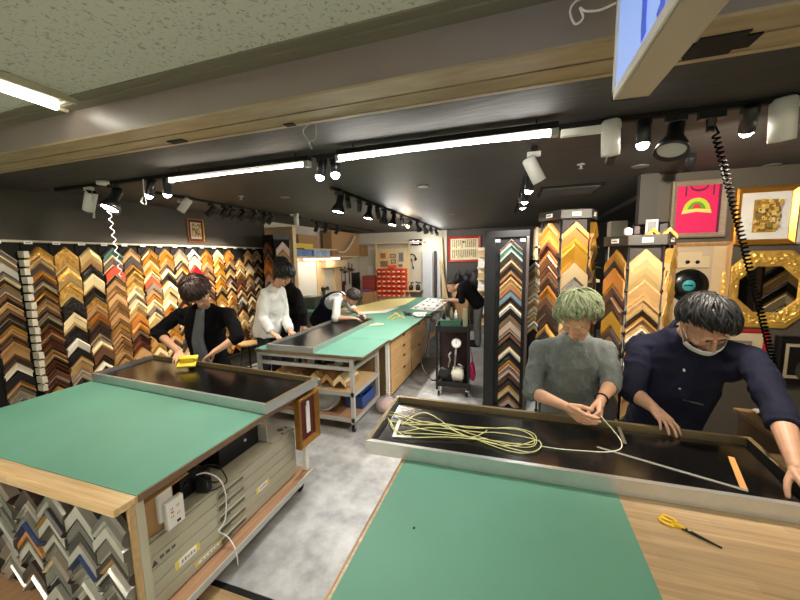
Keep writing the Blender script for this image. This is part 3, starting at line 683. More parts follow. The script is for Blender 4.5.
# crumpled plastic film behind the panel's right end
q = PZ(778, 430, TZ+0.02); mb = MB(); n_ = 14; vs = []
for i in range(n_):
    for j in range(n_):
        x = (i/(n_-1)-0.5)*0.34; y = (j/(n_-1)-0.5)*0.2
        vs.append((q.x+0.16+x, q.y+0.12+y, TZ+0.03+0.05*abs(noise.noise(V((x*14, y*14, 3))))+0.02*noise.noise(V((x*40, y*40, 9)))))
mb.add(vs, [(i*n_+j, (i+1)*n_+j, (i+1)*n_+j+1, i*n_+j+1) for i in range(n_-1) for j in range(n_-1)])
o = mb.build('plastic_film', mat('crumpled clear film', (196, 190, 178), 0.18, spec=0.8)); tag(o, 'crumpled clear plastic film behind the panel at the right edge', 'plastic film')
md = o.modifiers.new('s', 'SOLIDIFY'); md.thickness = 0.001
# side board carrying it, behind the table
sb = thing('low_cabinet', 'low brown cabinet against the wall behind the right workbench', 'cabinet', (1.85, 2.5, 0))
MB().box((1.32, 2.12, 0.0), (2.6, 2.55, TZ+0.0)).build('body', mat('brown laminate', (92, 72, 50), 0.5, var=0.1, scale=5), sb, 0.004)
MB().box((1.30, 2.10, TZ), (2.62, 2.57, TZ+0.025)).build('top', mat('brown top', (120, 94, 64), 0.5), sb, 0.003)

# --------------------------------------------- middle benches (rolling + long)
mt = thing('rolling_bench', 'silver-framed rolling workbench with green top and two shelves', 'table', (-2.08, 3.42, 0))
MB().box((-2.74, 3.05, TZ-0.033), (-1.415, 3.80, TZ-0.003)).build('tabletop', M_BROWNE, mt, 0.002)
MB().box((-2.738, 3.053, TZ-0.003), (-1.417, 3.80, TZ)).build('cutting_mat', M_GREEN, mt)
for x, y in ((-1.555, 3.08), (-1.555, 3.75), (-2.70, 3.08), (-2.70, 3.75)):
    MB().box((x-0.02, y-0.02, 0.09), (x+0.02, y+0.02, TZ-0.033)).build('leg', M_ALUP, mt, 0.003); caster(x, y, mt, 0.034)
for z_ in (0.75, 0.655):
    mb = MB(); mb.box((-2.70, 3.065, z_), (-1.555, 3.09, z_+0.035)); mb.box((-1.57, 3.09, z_), (-1.54, 3.74, z_+0.035)); mb.box((-2.70, 3.735, z_), (-1.555, 3.76, z_+0.035)); mb.build('rail', M_ALUP, mt)
MB().box((-2.70, 3.07, 0.40), (-1.54, 3.76, 0.42)).build('shelf', M_PLY, mt)
mb = MB(); mb.box((-2.70, 3.06, 0.385), (-1.535, 3.07, 0.43)); mb.box((-1.54, 3.06, 0.385), (-1.53, 3.76, 0.43)); mb.build('shelf_edge', M_ALUP, mt)
MB().box((-2.70, 3.07, 0.12), (-1.54, 3.76, 0.14)).build('shelf', M_REDWOOD, mt)
mb = MB(); mb.box((-2.70, 3.06, 0.105), (-1.535, 3.07, 0.15)); mb.box((-1.54, 3.06, 0.105), (-1.53, 3.76, 0.15)); mb.build('shelf_edge', M_ALUP, mt)
for k in range(6):
    sample('nobnoc'[k], (-2.50+0.155*k, 3.44, 0.585), 0, 0.15, 0.05, 0.32, 'flat', ("%s from left on the rolling bench shelf" % ORD[k+1]) if k else 'leftmost on the rolling bench shelf', 'frame corners lying on the rolling bench shelf')
def crate(x, y, z, sx, sy, h, m, label, rz=0.0):
    t = thing('storage_crate', label, 'crate', (x, y, z), rz)
    mb = MB(); w = 0.006
    mb.box((-sx/2, -sy/2, 0), (sx/2, sy/2, w)); mb.box((-sx/2, -sy/2, 0), (-sx/2+w, sy/2, h)); mb.box((sx/2-w, -sy/2, 0), (sx/2, sy/2, h)); mb.box((-sx/2, -sy/2, 0), (sx/2, -sy/2+w, h)); mb.box((-sx/2, sy/2-w, 0), (sx/2, sy/2, h))
    mb.build('body', m, t, 0.002, local=True)
    mb = MB()
    for a, b, c, d in ((-sx/2-.006, -sy/2-.006, sx/2+.006, -sy/2), (-sx/2-.006, sy/2, sx/2+.006, sy/2+.006), (-sx/2-.006, -sy/2, -sx/2, sy/2), (sx/2, -sy/2, sx/2+.006, sy/2)): mb.box((a, b, h-.016), (c, d, h))
    mb.build('rim', m, t, 0.001, local=True); return t
M_BLUE = mat('blue plastic', (40, 74, 136), 0.4); M_BLUE2 = mat('blue plastic dark', (34, 60, 112), 0.4)
crate(-1.67, 3.50, 0.141, 0.21, 0.36, 0.13, M_BLUE, 'blue plastic crate on the rolling bench bottom shelf')
crate(-1.69, 3.50, 0.272, 0.17, 0.30, 0.10, M_BLUE2, 'smaller dark blue crate stacked on the blue crate')
mb = MB(); mb.cbox((-1.675, 3.42, 0.325), (0.10, 0.14, 0.10), 0.1); tag(mb.build('paper_stack', M_WPAPER, None, 0.003), 'white paper pack standing in the upper blue crate', 'paper')
def bag(name, c, r, m, label, cat, seed, sq=(1, 1, 0.8), knot=True, zb=0.0):
    mb = MB(); mb.ell((0, 0, 0), (r*sq[0], r*sq[1], r*sq[2]), nu=28, nv=20)
    for v in mb.v:
        n = v.normalized(); a = 0.12*noise.noise(n*3.2+V((seed, 0, 0)))+0.07*noise.noise(n*8+V((0, seed, 0))); v += n*r*a
        if v.z < -r*sq[2]*0.8: v.z = -r*sq[2]*0.8
    if knot:
        k0 = len(mb.v); mb.tube([(0, 0, r*sq[2]*0.9), (0.01, 0, r*sq[2]*1.2), (0.03, 0.01, r*sq[2]*1.55)], [r*0.35, r*0.10, r*0.30], 10)
    mb.v = [v+V((c[0], c[1], zb+r*sq[2]*0.8)) for v in mb.v]
    return tag(mb.build(name, m), label, cat)
hb = thing('hose_bag', 'clear bag of coiled grey hose on the rolling bench bottom shelf', 'hose', (-1.95, 3.24, 0.141))
for k in range(6):
    mb = MB(); rr = 0.13-0.008*(k % 3); cz = 0.141+0.145+0.002*k
    mb.tube([(-1.95+rr*math.cos(a), 3.16+0.028*k+0.01*math.sin(2*a), cz+rr*math.sin(a)) for a in [2*PI*q/28 for q in range(28)]], 0.012, 8, closed=True); mb.build('hose_loop', mat('grey hose', (150, 152, 150), 0.5), hb)
mb = MB(); mb.ell((-1.95, 3.23, 0.29), (0.165, 0.12, 0.148), nu=20, nv=12); mb.build('clear_bag', film('clear bag', (225, 225, 222), 0.42), hb)
bo = thing('spray_bottle', 'small white bottle on the rolling bench bottom shelf left of hose', 'bottle', (-2.18, 3.2, 0.141))
mb = MB(); mb.lathe([(0.03, 0), (0.035, 0.01), (0.035, 0.09), (0.012, 0.12), (0.012, 0.14)], Matrix.Translation((-2.18, 3.2, 0.141)), 16); mb.build('body', M_WHITE, bo)
mb = MB(); mb.cyl((-2.18, 3.2, 0.281), (-2.18, 3.2, 0.305), 0.015, n=12); mb.build('cap', M_BLACK, bo)
q = PZ(424, 408, 0); q = V((-1.33, 3.62, 0))
bag('plastic_bag', (PZ(385, 413, 0.0).x, PZ(385, 413, 0.0).y+.05), 0.13, film('pinkish bag', (232, 214, 210), 0.42), 'knotted clear plastic bag with pink contents on the floor', 'bag', 3)
mb = MB(); mb.ell((PZ(385, 413, 0.0).x, PZ(385, 413, 0.0).y+.05, 0.075), (0.09, 0.085, 0.06), nu=18, nv=12); tag(mb.build('bag_contents', mat('pink rags', (206, 148, 140), 0.8, bump=0.6, bscale=30)), 'pink rags inside the knotted clear bag on the floor', 'rags')

# long bench with drawer cabinet
lb = thing('long_bench', 'long green-topped workbench running back to the orange bins', 'table', (-2.06, 5.9, 0))
MB().box((-2.74, 3.81, TZ-0.033), (-1.38, 8.15, TZ-0.003)).build('tabletop', M_BROWNE, lb, 0.002)
MB().box((-2.738, 3.812, TZ-0.003), (-1.382, 8.148, TZ)).build('cutting_mat', M_GREEN, lb)
for x, y in ((-1.46, 5.95), (-1.46, 8.05), (-2.68, 3.9), (-2.68, 6.0), (-2.68, 8.05)): MB().box((x-0.025, y-0.025, 0), (x+0.025, y+0.025, TZ-0.033)).build('leg', M_ALUP, lb)
MB().box((-1.475, 3.83, 0.0), (-1.435, 3.87, TZ-0.033)).build('leg', M_WHITE, lb)
MB().box((-2.66, 5.95, 0.25), (-1.48, 8.05, 0.28)).build('lower_shelf', M_PLY, lb)
dc = thing('drawer_cabinet', 'pale wood drawer cabinet built under the long green bench', 'cabinet', (-1.75, 4.8, 0))
MB().box((-2.1, 3.90, 0.06), (-1.452, 5.72, TZ-0.05)).build('body', woodmat('cabinet side', (128, 98, 62), (150, 118, 78), 'z', 0, 0.55), dc, 0.003)
MB().box((-2.1, 3.94, 0.0), (-1.49, 5.70, 0.06)).build('plinth', M_BLACKM, dc)
M_DRAW = woodmat('drawer ply', (186, 144, 92), (214, 174, 120), 'y', 0, 0.5)
def drawer(y0, y1, z0, z1, cut):
    d = MB().box((-1.452, y0, z0), (-1.436, y1, z1)).build('drawer', M_DRAW, dc, 0.003)
    if cut:
        ym = (y0+y1)/2+cut*0.1; mb = MB(); mb.box((-1.4362, ym-0.05, z1-0.035), (-1.435, ym+0.05, z1-0.006)); mb.build('finger_slot', M_BLACKM, d)
for z0, z1 in ((0.08, 0.30), (0.31, 0.47), (0.48, 0.61), (0.62, 0.76)): drawer(3.93, 4.80, z0, z1, 1)
for z0, z1 in ((0.08, 0.42), (0.43, 0.76)): drawer(4.82, 5.70, z0, z1, 0.001)
# framed sample hanging on the end of the left table
a = PZ(305, 445, 0.2)
fr = thing('framed_figure', 'small gold frame with maroon mount hanging at the left workbench end', 'picture frame', (-1.50, 2.165, 0.37))
M_GOLDF = mat('gold leaf frame', (150, 106, 48), 0.35, 0.6, var=0.15, scale=12)
def rect_frame(root, w, h, rail, depth, m, M, inner=0.0):
    """Four mitred rails round a w x h opening outline, in the XZ plane of M, front towards -Y."""
    o = [(-w/2, 0), (w/2, 0), (w/2, h), (-w/2, h)]; i = [(-w/2+rail, rail), (w/2-rail, rail), (w/2-rail, h-rail), (-w/2+rail, h-rail)]
    for k in range(4):
        j = (k+1) % 4; mb = MB()
        A, B, Cc, D = o[k], o[j], i[j], i[k]
        f = lambda p, y: M @ V((p[0], y, p[1]))
        mid = lambda p, q, t: (p[0]+(q[0]-p[0])*t, p[1]+(q[1]-p[1])*t)
        A2, B2 = mid(A, D, 0.3), mid(B, Cc, 0.3)
        vs = [f(A, 0), f(B, 0), f(Cc, 0), f(D, 0), f(A, -depth*.8), f(B, -depth*.8), f(B2, -depth), f(A2, -depth), f(Cc, -depth*.55), f(D, -depth*.55)]
        mb.add(vs, [(0, 1, 2, 3), (1, 0, 4, 5), (5, 4, 7, 6), (6, 7, 9, 8), (8, 9, 3, 2), (0, 3, 9, 7, 4), (2, 1, 5, 6, 8)])
        mb.build('frame_rail', m, root)
M = Matrix.Translation((-1.508, 2.165, 0.395)) @ Matrix.Rotation(math.radians(87), 4, 'Z')
rect_frame(fr, 0.25, 0.39, 0.042, 0.055, M_GOLDF, M)
mb = MB(); mb.box((-0.085, -0.018, 0.032), (0.085, -0.006, 0.36), 0, M); mb.build('mount', mat('maroon velvet', (84, 22, 26), 0.8), fr)
mb = MB(); mb.box((-0.02, -0.03, 0.08), (0.025, -0.018, 0.30), 0, M); mb.box((-0.012, -0.035, 0.28), (0.018, -0.02, 0.33), 0, M); mb.build('white_figure', M_WHITE, fr, 0.006)
# -------------------------------------------------------------------- people
def remesh(mb, voxel, it=4, fac=0.5):
    me = mb.mesh('tmp', mat('tmp', (128, 128, 128)))
    o = bpy.data.objects.new('tmp', me); C.objects.link(o)
    r = o.modifiers.new('r', 'REMESH'); r.mode = 'VOXEL'; r.voxel_size = voxel; r.use_smooth_shade = True
    s = o.modifiers.new('s', 'SMOOTH'); s.factor = fac; s.iterations = it
    dg = bpy.context.evaluated_depsgraph_get(); dg.update()
    out = bpy.data.meshes.new_from_object(o.evaluated_get(dg))
    bpy.data.objects.remove(o); bpy.data.meshes.remove(me)
    out.materials.clear()
    return out
def wrinkle(me, amp, scale, seed=0.0, sx=(1, 1, 1), fine=0.0):
    k = len(me.vertices)
    co = np.empty(k*3, dtype=np.float32); me.vertices.foreach_get('co', co); co = co.reshape(-1, 3)
    no = np.empty(k*3, dtype=np.float32); me.vertices.foreach_get('normal', no); no = no.reshape(-1, 3)
    off = V((seed, seed*1.7, -seed)); dd = np.empty(k, dtype=np.float32)
    for i in range(k):
        p = V((co[i, 0]*sx[0], co[i, 1]*sx[1], co[i, 2]*sx[2]))*scale
        a = noise.noise(p + off + V((1, 1, 1))*0.6*noise.noise(p*0.6-off))
        dd[i] = amp*max(-0.3, 1-abs(a)*2.4)
        if fine: dd[i] += fine*noise.noise(p*3.1+off)
    co += no*dd[:, None]
    me.vertices.foreach_set('co', co.ravel()); me.update()
def put(me, name, mats, parent):
    for m in (mats if isinstance(mats, (list, tuple)) else [mats]): me.materials.append(m)
    inv = wm(parent).inverted(); me.transform(inv)
    me.polygons.foreach_set('use_smooth', [True]*len(me.polygons))
    o = bpy.data.objects.new(name, me); C.objects.link(o); o.parent = parent; me.name = name
    return o
def cap(mb, p0, p1, r0, r1, n=14):
    """Capsule with hemispherical ends."""
    p0, p1 = V(p0), V(p1); d = p1-p0; L = d.length
    if L < 1e-6: mb.ell(p0, (r0, r0, r0)); return
    d /= L; pts, rs = [], []
    for k in range(5):
        a = PI/2*k/4*0.96+0.06; pts.append(p0 - d*r0*math.cos(a)); rs.append(r0*math.sin(a))
    pts.append(p0.lerp(p1, 0.5)); rs.append((r0+r1)/2)
    for k in range(5):
        a = PI/2*(4-k)/4*0.96+0.06; pts.append(p1 + d*r1*math.cos(a)); rs.append(r1*math.sin(a))
    mb.tube(pts, rs, n)
def chain(mb, pts, rs, n=14):
    for i in range(len(pts)-1): cap(mb, pts[i], pts[i+1], rs[i], rs[i+1], n)
def torso(mb, secs, n=22):
    """secs: (centre, half width, half depth, lateral axis); lofted ellipses along the spine."""
    rings = []
    for i, (c, rx, ry, lat) in enumerate(secs):
        c = V(c); a = V(secs[max(i-1, 0)][0]); b = V(secs[min(i+1, len(secs)-1)][0]); d = (b-a).normalized()
        x = (V(lat)-d*V(lat).dot(d)).normalized(); y = d.cross(x)
        ring = []
        for k in range(n):
            t = 2*PI*k/n; ct, st = math.cos(t), math.sin(t); e = 2/2.5
            ring.append(c + x*rx*abs(ct)**e*(1 if ct >= 0 else -1) + y*ry*abs(st)**e*(1 if st >= 0 else -1))
        rings.append(ring)
    mb.loft(rings)
def hand(mb, wrist, d, nrm, thumb, curl=(0.35, 0.35, 0.4, 0.45), sc=1.0, spread=0.10, tcurl=0.35, tangle=0.75, idx=None):
    """d: wrist to knuckles; nrm: the way the palm faces (fingers curl to it); thumb: the side the thumb leaves from, along +-across."""
    wrist = V(wrist); d = V(d).normalized(); nrm = V(nrm); nrm = (nrm - d*nrm.dot(d)).normalized(); ac = d.cross(nrm).normalized()*thumb
    pl = 0.088*sc
    offs = [0.031, 0.0105, -0.0105, -0.030]; lens = [0.072, 0.080, 0.074, 0.058]; kn = [0.0, 0.006, 0.002, -0.008]
    base = [wrist + ac*o*0.62*sc + d*0.012*sc for o in offs]; kk = [wrist + ac*o*sc + d*(pl+kn[i]*sc) - nrm*0.004*sc for i, o in enumerate(offs)]
    for i in range(4): cap(mb, base[i], kk[i], 0.0150*sc, 0.0118*sc, 10)
    for i in range(3): cap(mb, (base[i]+base[i+1])/2+nrm*0.004*sc, (kk[i]+kk[i+1])/2+nrm*0.003*sc-d*0.012*sc, 0.014*sc, 0.0105*sc, 10)
    cap(mb, wrist-d*0.01*sc, wrist+d*0.03*sc, 0.024*sc, 0.021*sc, 12)
    for i in range(4):
        dirn = (d + ac*spread*(1.5-i)*0.75).normalized(); p = kk[i]; r0 = (0.0093, 0.0095, 0.009, 0.008)[i]*sc; tot = 0.0
        c = curl[i]
        for j, fr_ in enumerate((0.46, 0.30, 0.24)):
            tot += c*(0.75, 1.15, 0.7)[j]
            q = p + (dirn*math.cos(tot) + nrm*math.sin(tot))*lens[i]*fr_*sc
            cap(mb, p, q, r0*(1-0.09*j), r0*(1-0.09*(j+1)), 10); p = q
    t0 = wrist + ac*0.022*sc + d*0.020*sc + nrm*0.006*sc
    td = (ac*math.sin(tangle) + d*math.cos(tangle) + nrm*0.35).normalized()
    t1 = t0 + td*0.042*sc; td2 = (td + d*tcurl*0.8 - ac*tcurl*0.5 + nrm*tcurl*0.3).normalized(); t2 = t1+td2*0.032*sc
    td3 = (td2 + d*tcurl*0.3 - ac*tcurl*0.5 + nrm*tcurl*0.3).normalized(); t3 = t2+td3*0.024*sc
    chain(mb, [t0, t1, t2, t3], [0.0155*sc, 0.0120*sc, 0.0105*sc, 0.0085*sc], 10)
class Head:
    def __init__(s, c, face, up_hint=(0, 0, 1), roll=0.0, sc=1.0):
        s.c = V(c); s.f = V(face).normalized(); u = V(up_hint); u = (u-s.f*u.dot(s.f)).normalized()
        s.r = s.f.cross(u); s.u = u; s.sc = sc
        R = Matrix.Rotation(roll, 3, s.f); s.u = R @ s.u; s.r = R @ s.r
        s.R = Matrix((s.r, s.f, s.u)).transposed()     # columns: right, forward, up
    def w(s, x, y, z): return s.c + s.R @ (V((x, y, z))*s.sc)
    def solid(s, mb):
        k = s.sc
        E = lambda x, y, z, a, b, c: mb.ell(s.w(x, y, z), (a*k, b*k, c*k), s.R, 20, 14)
        E(0, -0.012, 0.035, 0.074, 0.093, 0.083)      # cranium
        E(0, 0.022, -0.028, 0.062, 0.070, 0.078)      # face
        E(0, 0.030, -0.072, 0.046, 0.050, 0.040)      # jaw
        E(0, 0.066, -0.100, 0.020, 0.018, 0.015)      # chin
        for q in (-1, 1):
            E(0.036*q, 0.062, -0.028, 0.024, 0.022, 0.022)   # cheek
            E(0.028*q, 0.080, 0.024, 0.026, 0.012, 0.010)    # brow ridge
            E(0.031*q, 0.078, 0.004, 0.0145, 0.012, 0.0115)  # closed lid over the eye
            E(0.076*q, -0.008, -0.008, 0.009, 0.019, 0.032)  # ear
            E(0.082*q, -0.012, 0.006, 0.006, 0.016, 0.016)
            E(0.011*q, 0.100, -0.034, 0.008, 0.009, 0.007)   # nostril wing
        cap(mb, s.w(0, 0.090, 0.012), s.w(0, 0.109, -0.030), 0.0085*k, 0.0110*k, 10)   # nose
        cap(mb, s.w(-0.019, 0.084, -0.062), s.w(0.019, 0.084, -0.062), 0.006*k, 0.006*k, 8)
        cap(mb, s.w(-0.012, 0.090, -0.060), s.w(0.012, 0.090, -0.060), 0.006*k, 0.006*k, 8)
        cap(mb, s.w(-0.015, 0.086, -0.073), s.w(0.015, 0.086, -0.073), 0.0065*k, 0.0065*k, 8)
    def paint(s, me):
        """material slots: 0 skin, 1 lips, 2 lashes and brows"""
        n = len(me.polygons); ce = np.empty(n*3, dtype=np.float32); me.polygons.foreach_get('center', ce); ce = ce.reshape(-1, 3)
        q = (ce - np.array(s.c)) @ np.array(s.R)/s.sc
        x, y, z = q[:, 0], q[:, 1]-1000*(q[:, 1] > 0.13), q[:, 2]; idx = np.zeros(n, dtype=np.int32)
        lips = (np.abs(x) < 0.024) & (y > 0.075) & (z > -0.080) & (z < -0.056-np.abs(x)*0.15); idx[lips] = 1
        ax = np.abs(x)
        lash = (ax > 0.017) & (ax < 0.040) & (y > 0.066) & (np.abs(z + 0.004 + ((ax-0.031)/0.015)**2*-0.003) < 0.0024); idx[lash] = 2
        brow = (ax > 0.012) & (ax < 0.038) & (y > 0.066) & (np.abs(z-0.027+((ax-0.031)/0.02)**2*0.004) < 0.0042); idx[brow] = 2
        slit = (ax < 0.020) & (y > 0.075) & (np.abs(z+0.0665) < 0.0016); idx[slit] = 2
        me.polygons.foreach_set('material_index', idx); me.update()
def make_hair(hd, parent, m, fringe=78, side=98, back=120, n=420, lift=0.012, wid=0.013, seed=1, crown=(0, -0.35, 0.94), part=0.0, flip=0.0, droop=0.012, messy=0.22, name='hair'):
    """Strand clumps combed from the crown over the skull: fringe / side / back give how far down (degrees from the crown) each hangs."""
    rnd = random.Random(seed); mb = MB(); k = hd.sc
    cr = V(crown).normalized(); a0 = V((1, 0, 0)); a0 = (a0-cr*a0.dot(cr)).normalized(); b0 = cr.cross(a0)   # b0 ~ forward/back
    if b0.y < 0: b0 = -b0
    rad = V((0.080, 0.099, 0.090)); cen = V((0, -0.012, 0.033))
    def lim(az):   # az 0 = right, 90 = forward
        f = math.sin(az); return (fringe if f > 0 else back)*abs(f)**1.5 + side*(1-abs(f)**1.5)
    def pt(az, ph, lf):
        d = cr*math.cos(ph) + (a0*math.cos(az)+b0*math.sin(az))*math.sin(ph)
        p = cen + V((d.x*(rad.x+lf), d.y*(rad.y+lf), d.z*(rad.z+lf))); return p
    # scalp cap under the clumps
    NA, NP = 40, 12; vs = [pt(0, 0, 0.004)]; fs = []
    for i in range(1, NP+1):
        for j in range(NA):
            az = 2*PI*j/NA; vs.append(pt(az, math.radians(lim(az))*0.93*i/NP, 0.004))
    for j in range(NA): fs.append((0, 1+j, 1+(j+1) % NA))
    for i in range(NP-1):
        for j in range(NA): fs.append((1+i*NA+j, 1+(i+1)*NA+j, 1+(i+1)*NA+(j+1) % NA, 1+i*NA+(j+1) % NA))
    mb.add([hd.w(*p) for p in vs], fs, 0, True)
    for q in range(n):
        az = rnd.uniform(0, 2*PI); L = math.radians(lim(az))*rnd.uniform(0.88, 1.08); lay = rnd.random()
        p0 = L*(rnd.random()**0.8)*0.72 if q > n*0.25 else rnd.random()*0.25
        p1 = min(L, p0 + rnd.uniform(0.7, 1.25)); 
        if lay > 0.5: p1 = L
        tw = rnd.gauss(0, messy) + flip; pts, rs = [], []; N = 7
        wv = wid*rnd.uniform(0.7, 1.3)
        lf0 = lift*rnd.uniform(0.5, 1.25)
        for i in range(N+1):
            t = i/N; ph = p0+(p1-p0)*t; a = az + tw*t*t*0.8 + part*t
            lf = lf0*(0.45+0.9*math.sin(PI*min(1, t*0.85))) + 0.004
            p = pt(a, ph, lf)
            if ph > 1.45: p.z -= droop*(ph-1.45)
            pts.append(hd.w(*p)); rs.append(k*wv*(0.35+0.65*math.sin(PI*(0.12+0.78*t))) * (1 if t < 0.8 else (1.05-t)*4))
        up = (pts[N//2]-hd.c).normalized()
        mb.tube(pts, [max(r_*0.75, 0.0006) for r_ in rs], 5, 0, flat=0.45, up=up)
    return mb.build(name, m, parent)
M_SKIN = mat('skin', (206, 158, 128), 0.5, var=0.06, scale=30, spec=0.4)
M_SKIN2 = mat('skin tanned', (180, 138, 112), 0.5, var=0.06, scale=30, spec=0.4)
M_LIP = mat('lips', (172, 104, 92), 0.45)
def person(name, label, S):
    """S: joints in world space and clothing; see the calls below."""
    pel = V(S['pelvis']); root = thing(name, label, 'person', (pel.x, pel.y, S.get('base', 0.0)), 0, S.get('group'))
    shR, shL = V(S['shR']), V(S['shL']); lat = (shL-shR).normalized(); neck = V(S['neck']); chest = V(S['chest']); hl = V(S.get('hiplat', lat)).normalized()
    k = S.get('build', 1.0); dn = (pel-chest).normalized()
    hd = Head(S['head'], S['face'], S.get('up', (0, 0, 1)), S.get('roll', 0), S.get('hsc', 1.0))
    vox = S.get('voxel', 0.004)
    secs = lambda g, hem: [(pel+dn*hem, 0.155*k+g, 0.105*k+g, hl), (pel, 0.165*k+g, 0.115*k+g, hl), (pel.lerp(chest, 0.5), 0.145*k+g, 0.105*k+g, (hl+lat)), (chest, 0.165*k+g, 0.118*k+g, lat), (chest.lerp(neck, 0.55), 0.165*k+g, 0.098*k+g, lat), (neck.lerp(chest, 0.16), 0.105*k+g*1.2, 0.074*k+g, lat), (neck, 0.062*k+g, 0.058*k+g, lat)]
    mb = MB(); torso(mb, secs(-0.012, 0.04)); hd.solid(mb)
    chain(mb, [neck.lerp(chest, 0.1), hd.w(0, -0.025, -0.06)], [0.056*k, 0.052])
    arms = [(shR, V(S['elR']), V(S['wrR'])), (shL, V(S['elL']), V(S['wrL']))]
    for a, e, w in arms: chain(mb, [a, a.lerp(e, 0.5), e], [0.048*k, 0.044*k, 0.038*k]); chain(mb, [e, e.lerp(w, 0.3), w], [0.038*k, 0.041*k, 0.025*k])
    for a_ in (shR, shL): cap(mb, neck.lerp(chest, 0.12), a_.lerp(neck, 0.1), 0.045*k, 0.040*k)
    hand(mb, arms[0][2], *S['handR'][0], **S['handR'][1]); hand(mb, arms[1][2], *S['handL'][0], **S['handL'][1])
    hips = [pel - hl*0.09 + dn*0.03, pel + hl*0.09 + dn*0.03]; legs = []
    for i, h in enumerate(hips):
        ft = V(S['feet'][i]); kn = V(S['knees'][i]) if 'knees' in S else h.lerp(ft, 0.48)+V(S.get('front', (0, -1, 0)))*0.03
        legs.append((h, kn, ft)); fd = V(S.get('front', (0, -1, 0))).normalized()
        chain(mb, [h, kn, ft+V((0, 0, 0.09))], [0.07*k, 0.046*k, 0.034*k]); cap(mb, ft+V((0, 0, 0.045)), ft+V((0, 0, 0.035))+fd*0.13, 0.034, 0.026)
    me = remesh(mb, vox, 3); hd.paint(me)
    put(me, 'body', [S.get('skin', M_SKIN), M_LIP, S['hairmat']], root)
    if 'hair' in S: make_hair(hd, root, S['hairmat'], **S['hair'])
    tv = S.get('topvoxel', 0.007)
    # upper garment
    g = S.get('loose', 0.016); mb = MB(); torso(mb, secs(g, S.get('hem', 0.10)))
    cuff = S.get('cuff', 0.5)
    for i, (a, e, w) in enumerate(arms):
        cf = cuff[i] if isinstance(cuff, (tuple, list)) else cuff
        cap(mb, neck.lerp(chest, 0.14), a, 0.050*k+g*0.4, 0.046*k+g*0.5); cap(mb, a.lerp(chest, 0.3), a, 0.075*k, 0.046*k+g*0.5)
        if cf <= 0:
            q = a.lerp(e, 1+cf); chain(mb, [a, q], [0.050*k+g*0.5, 0.052*k+g*0.6])
        else:
            chain(mb, [a, a.lerp(e, 0.5), e], [0.047*k+g*0.5, 0.046*k+g*0.6, 0.042*k+g*0.6]); q = e.lerp(w, cf)
            d_ = (w-e).normalized(); L_ = max((q-e).length-0.04, 0.02); cap(mb, e, e+d_*L_, 0.042*k+g*0.6, 0.040*k+g*0.5)
            mb.tube([e+d_*L_*0.5, q], [0.043*k+g*0.55, 0.039*k+g*0.5], 16)
            mb.tube([q-(w-e).normalized()*0.035, q], [0.043*k+g*0.5, 0.042*k+g*0.5], 16)
    me = remesh(mb, tv, 9); wrinkle(me, S.get('wr', 0.006), S.get('wrs', 9), S.get('seed', 1), S.get('wrx', (1, 1, 1)), 0.002)
    put(me, S['topname'], S['topmat'], root)
    if S.get('collar'):
        mb = MB(); ax = (hd.w(0, -0.03, -0.07)-neck).normalized(); xx = (lat-ax*lat.dot(ax)).normalized(); yy = ax.cross(xx)
        c0 = neck-ax*0.012
        pts = [c0 + xx*math.cos(a)*(0.070*k) + yy*math.sin(a)*(0.066*k) + ax*0.012 for a in [2*PI*q/30 for q in range(30)]]
        mb.tube(pts, S['collar'], 8, closed=True); mb.build('collar', S.get('collarmat', S['topmat']), root)
    # trousers and shoes
    mb = MB(); torso(mb, [(pel-dn*0.06, 0.158*k, 0.112*k, hl), (pel, 0.170*k, 0.122*k, hl), (pel+dn*0.09, 0.150*k, 0.112*k, hl)])
    for h, kn, ft in legs: chain(mb, [h, kn, ft+V((0, 0, 0.07))], [0.088*k, 0.066*k, 0.056*k])
    me = remesh(mb, 0.012, 3); wrinkle(me, 0.006, 8, 3.3); put(me, 'trousers', S['legmat'], root)
    fd = V(S.get('front', (0, -1, 0))).normalized()
    for h, kn, ft in legs:
        mb = MB(); cap(mb, ft+V((0, 0, 0.052)), ft+V((0, 0, 0.042))+fd*0.15, 0.048, 0.038)
        for v in mb.v: v.z = max(v.z, 0.0+S.get('base', 0))
        me = remesh(mb, 0.008, 2); put(me, 'shoe', M_BLACKM, root)
    return root, hd
def onto(p, u, v, y): return PY(u, v, y)

# green-haired person in the grey cable sweater
M_GH = mat('pale green hair', (138, 146, 114), 0.65, island=0.22, spec=0.3)
M_SWEAT = mat('grey knit', (100, 106, 104), 0.9, var=0.12, scale=60, bump=0.5, bscale=170, stretch=(1, 1, 0.6))
nt = M_SWEAT.node_tree; tcs = nt.nodes.new('ShaderNodeTexCoord'); wv_ = nt.nodes.new('ShaderNodeTexWave'); wv_.wave_type = 'BANDS'; wv_.bands_direction = 'X'; wv_.inputs['Scale'].default_value = 5.0; wv_.inputs['Distortion'].default_value = 3.0; wv_.inputs['Detail Scale'].default_value = 3.0
nt.links.new(tcs.outputs['Object'], wv_.inputs['Vector']); bk_ = nt.nodes.new('ShaderNodeBump'); bk_.inputs['Strength'].default_value = 0.28; bk_.inputs['Distance'].default_value = 0.012
nt.links.new(wv_.outputs['Fac'], bk_.inputs['Height']); ob_ = [n for n in nt.nodes if n.type == 'BUMP' and n != bk_][0]; nt.links.new(bk_.outputs[0], ob_.inputs['Normal'])
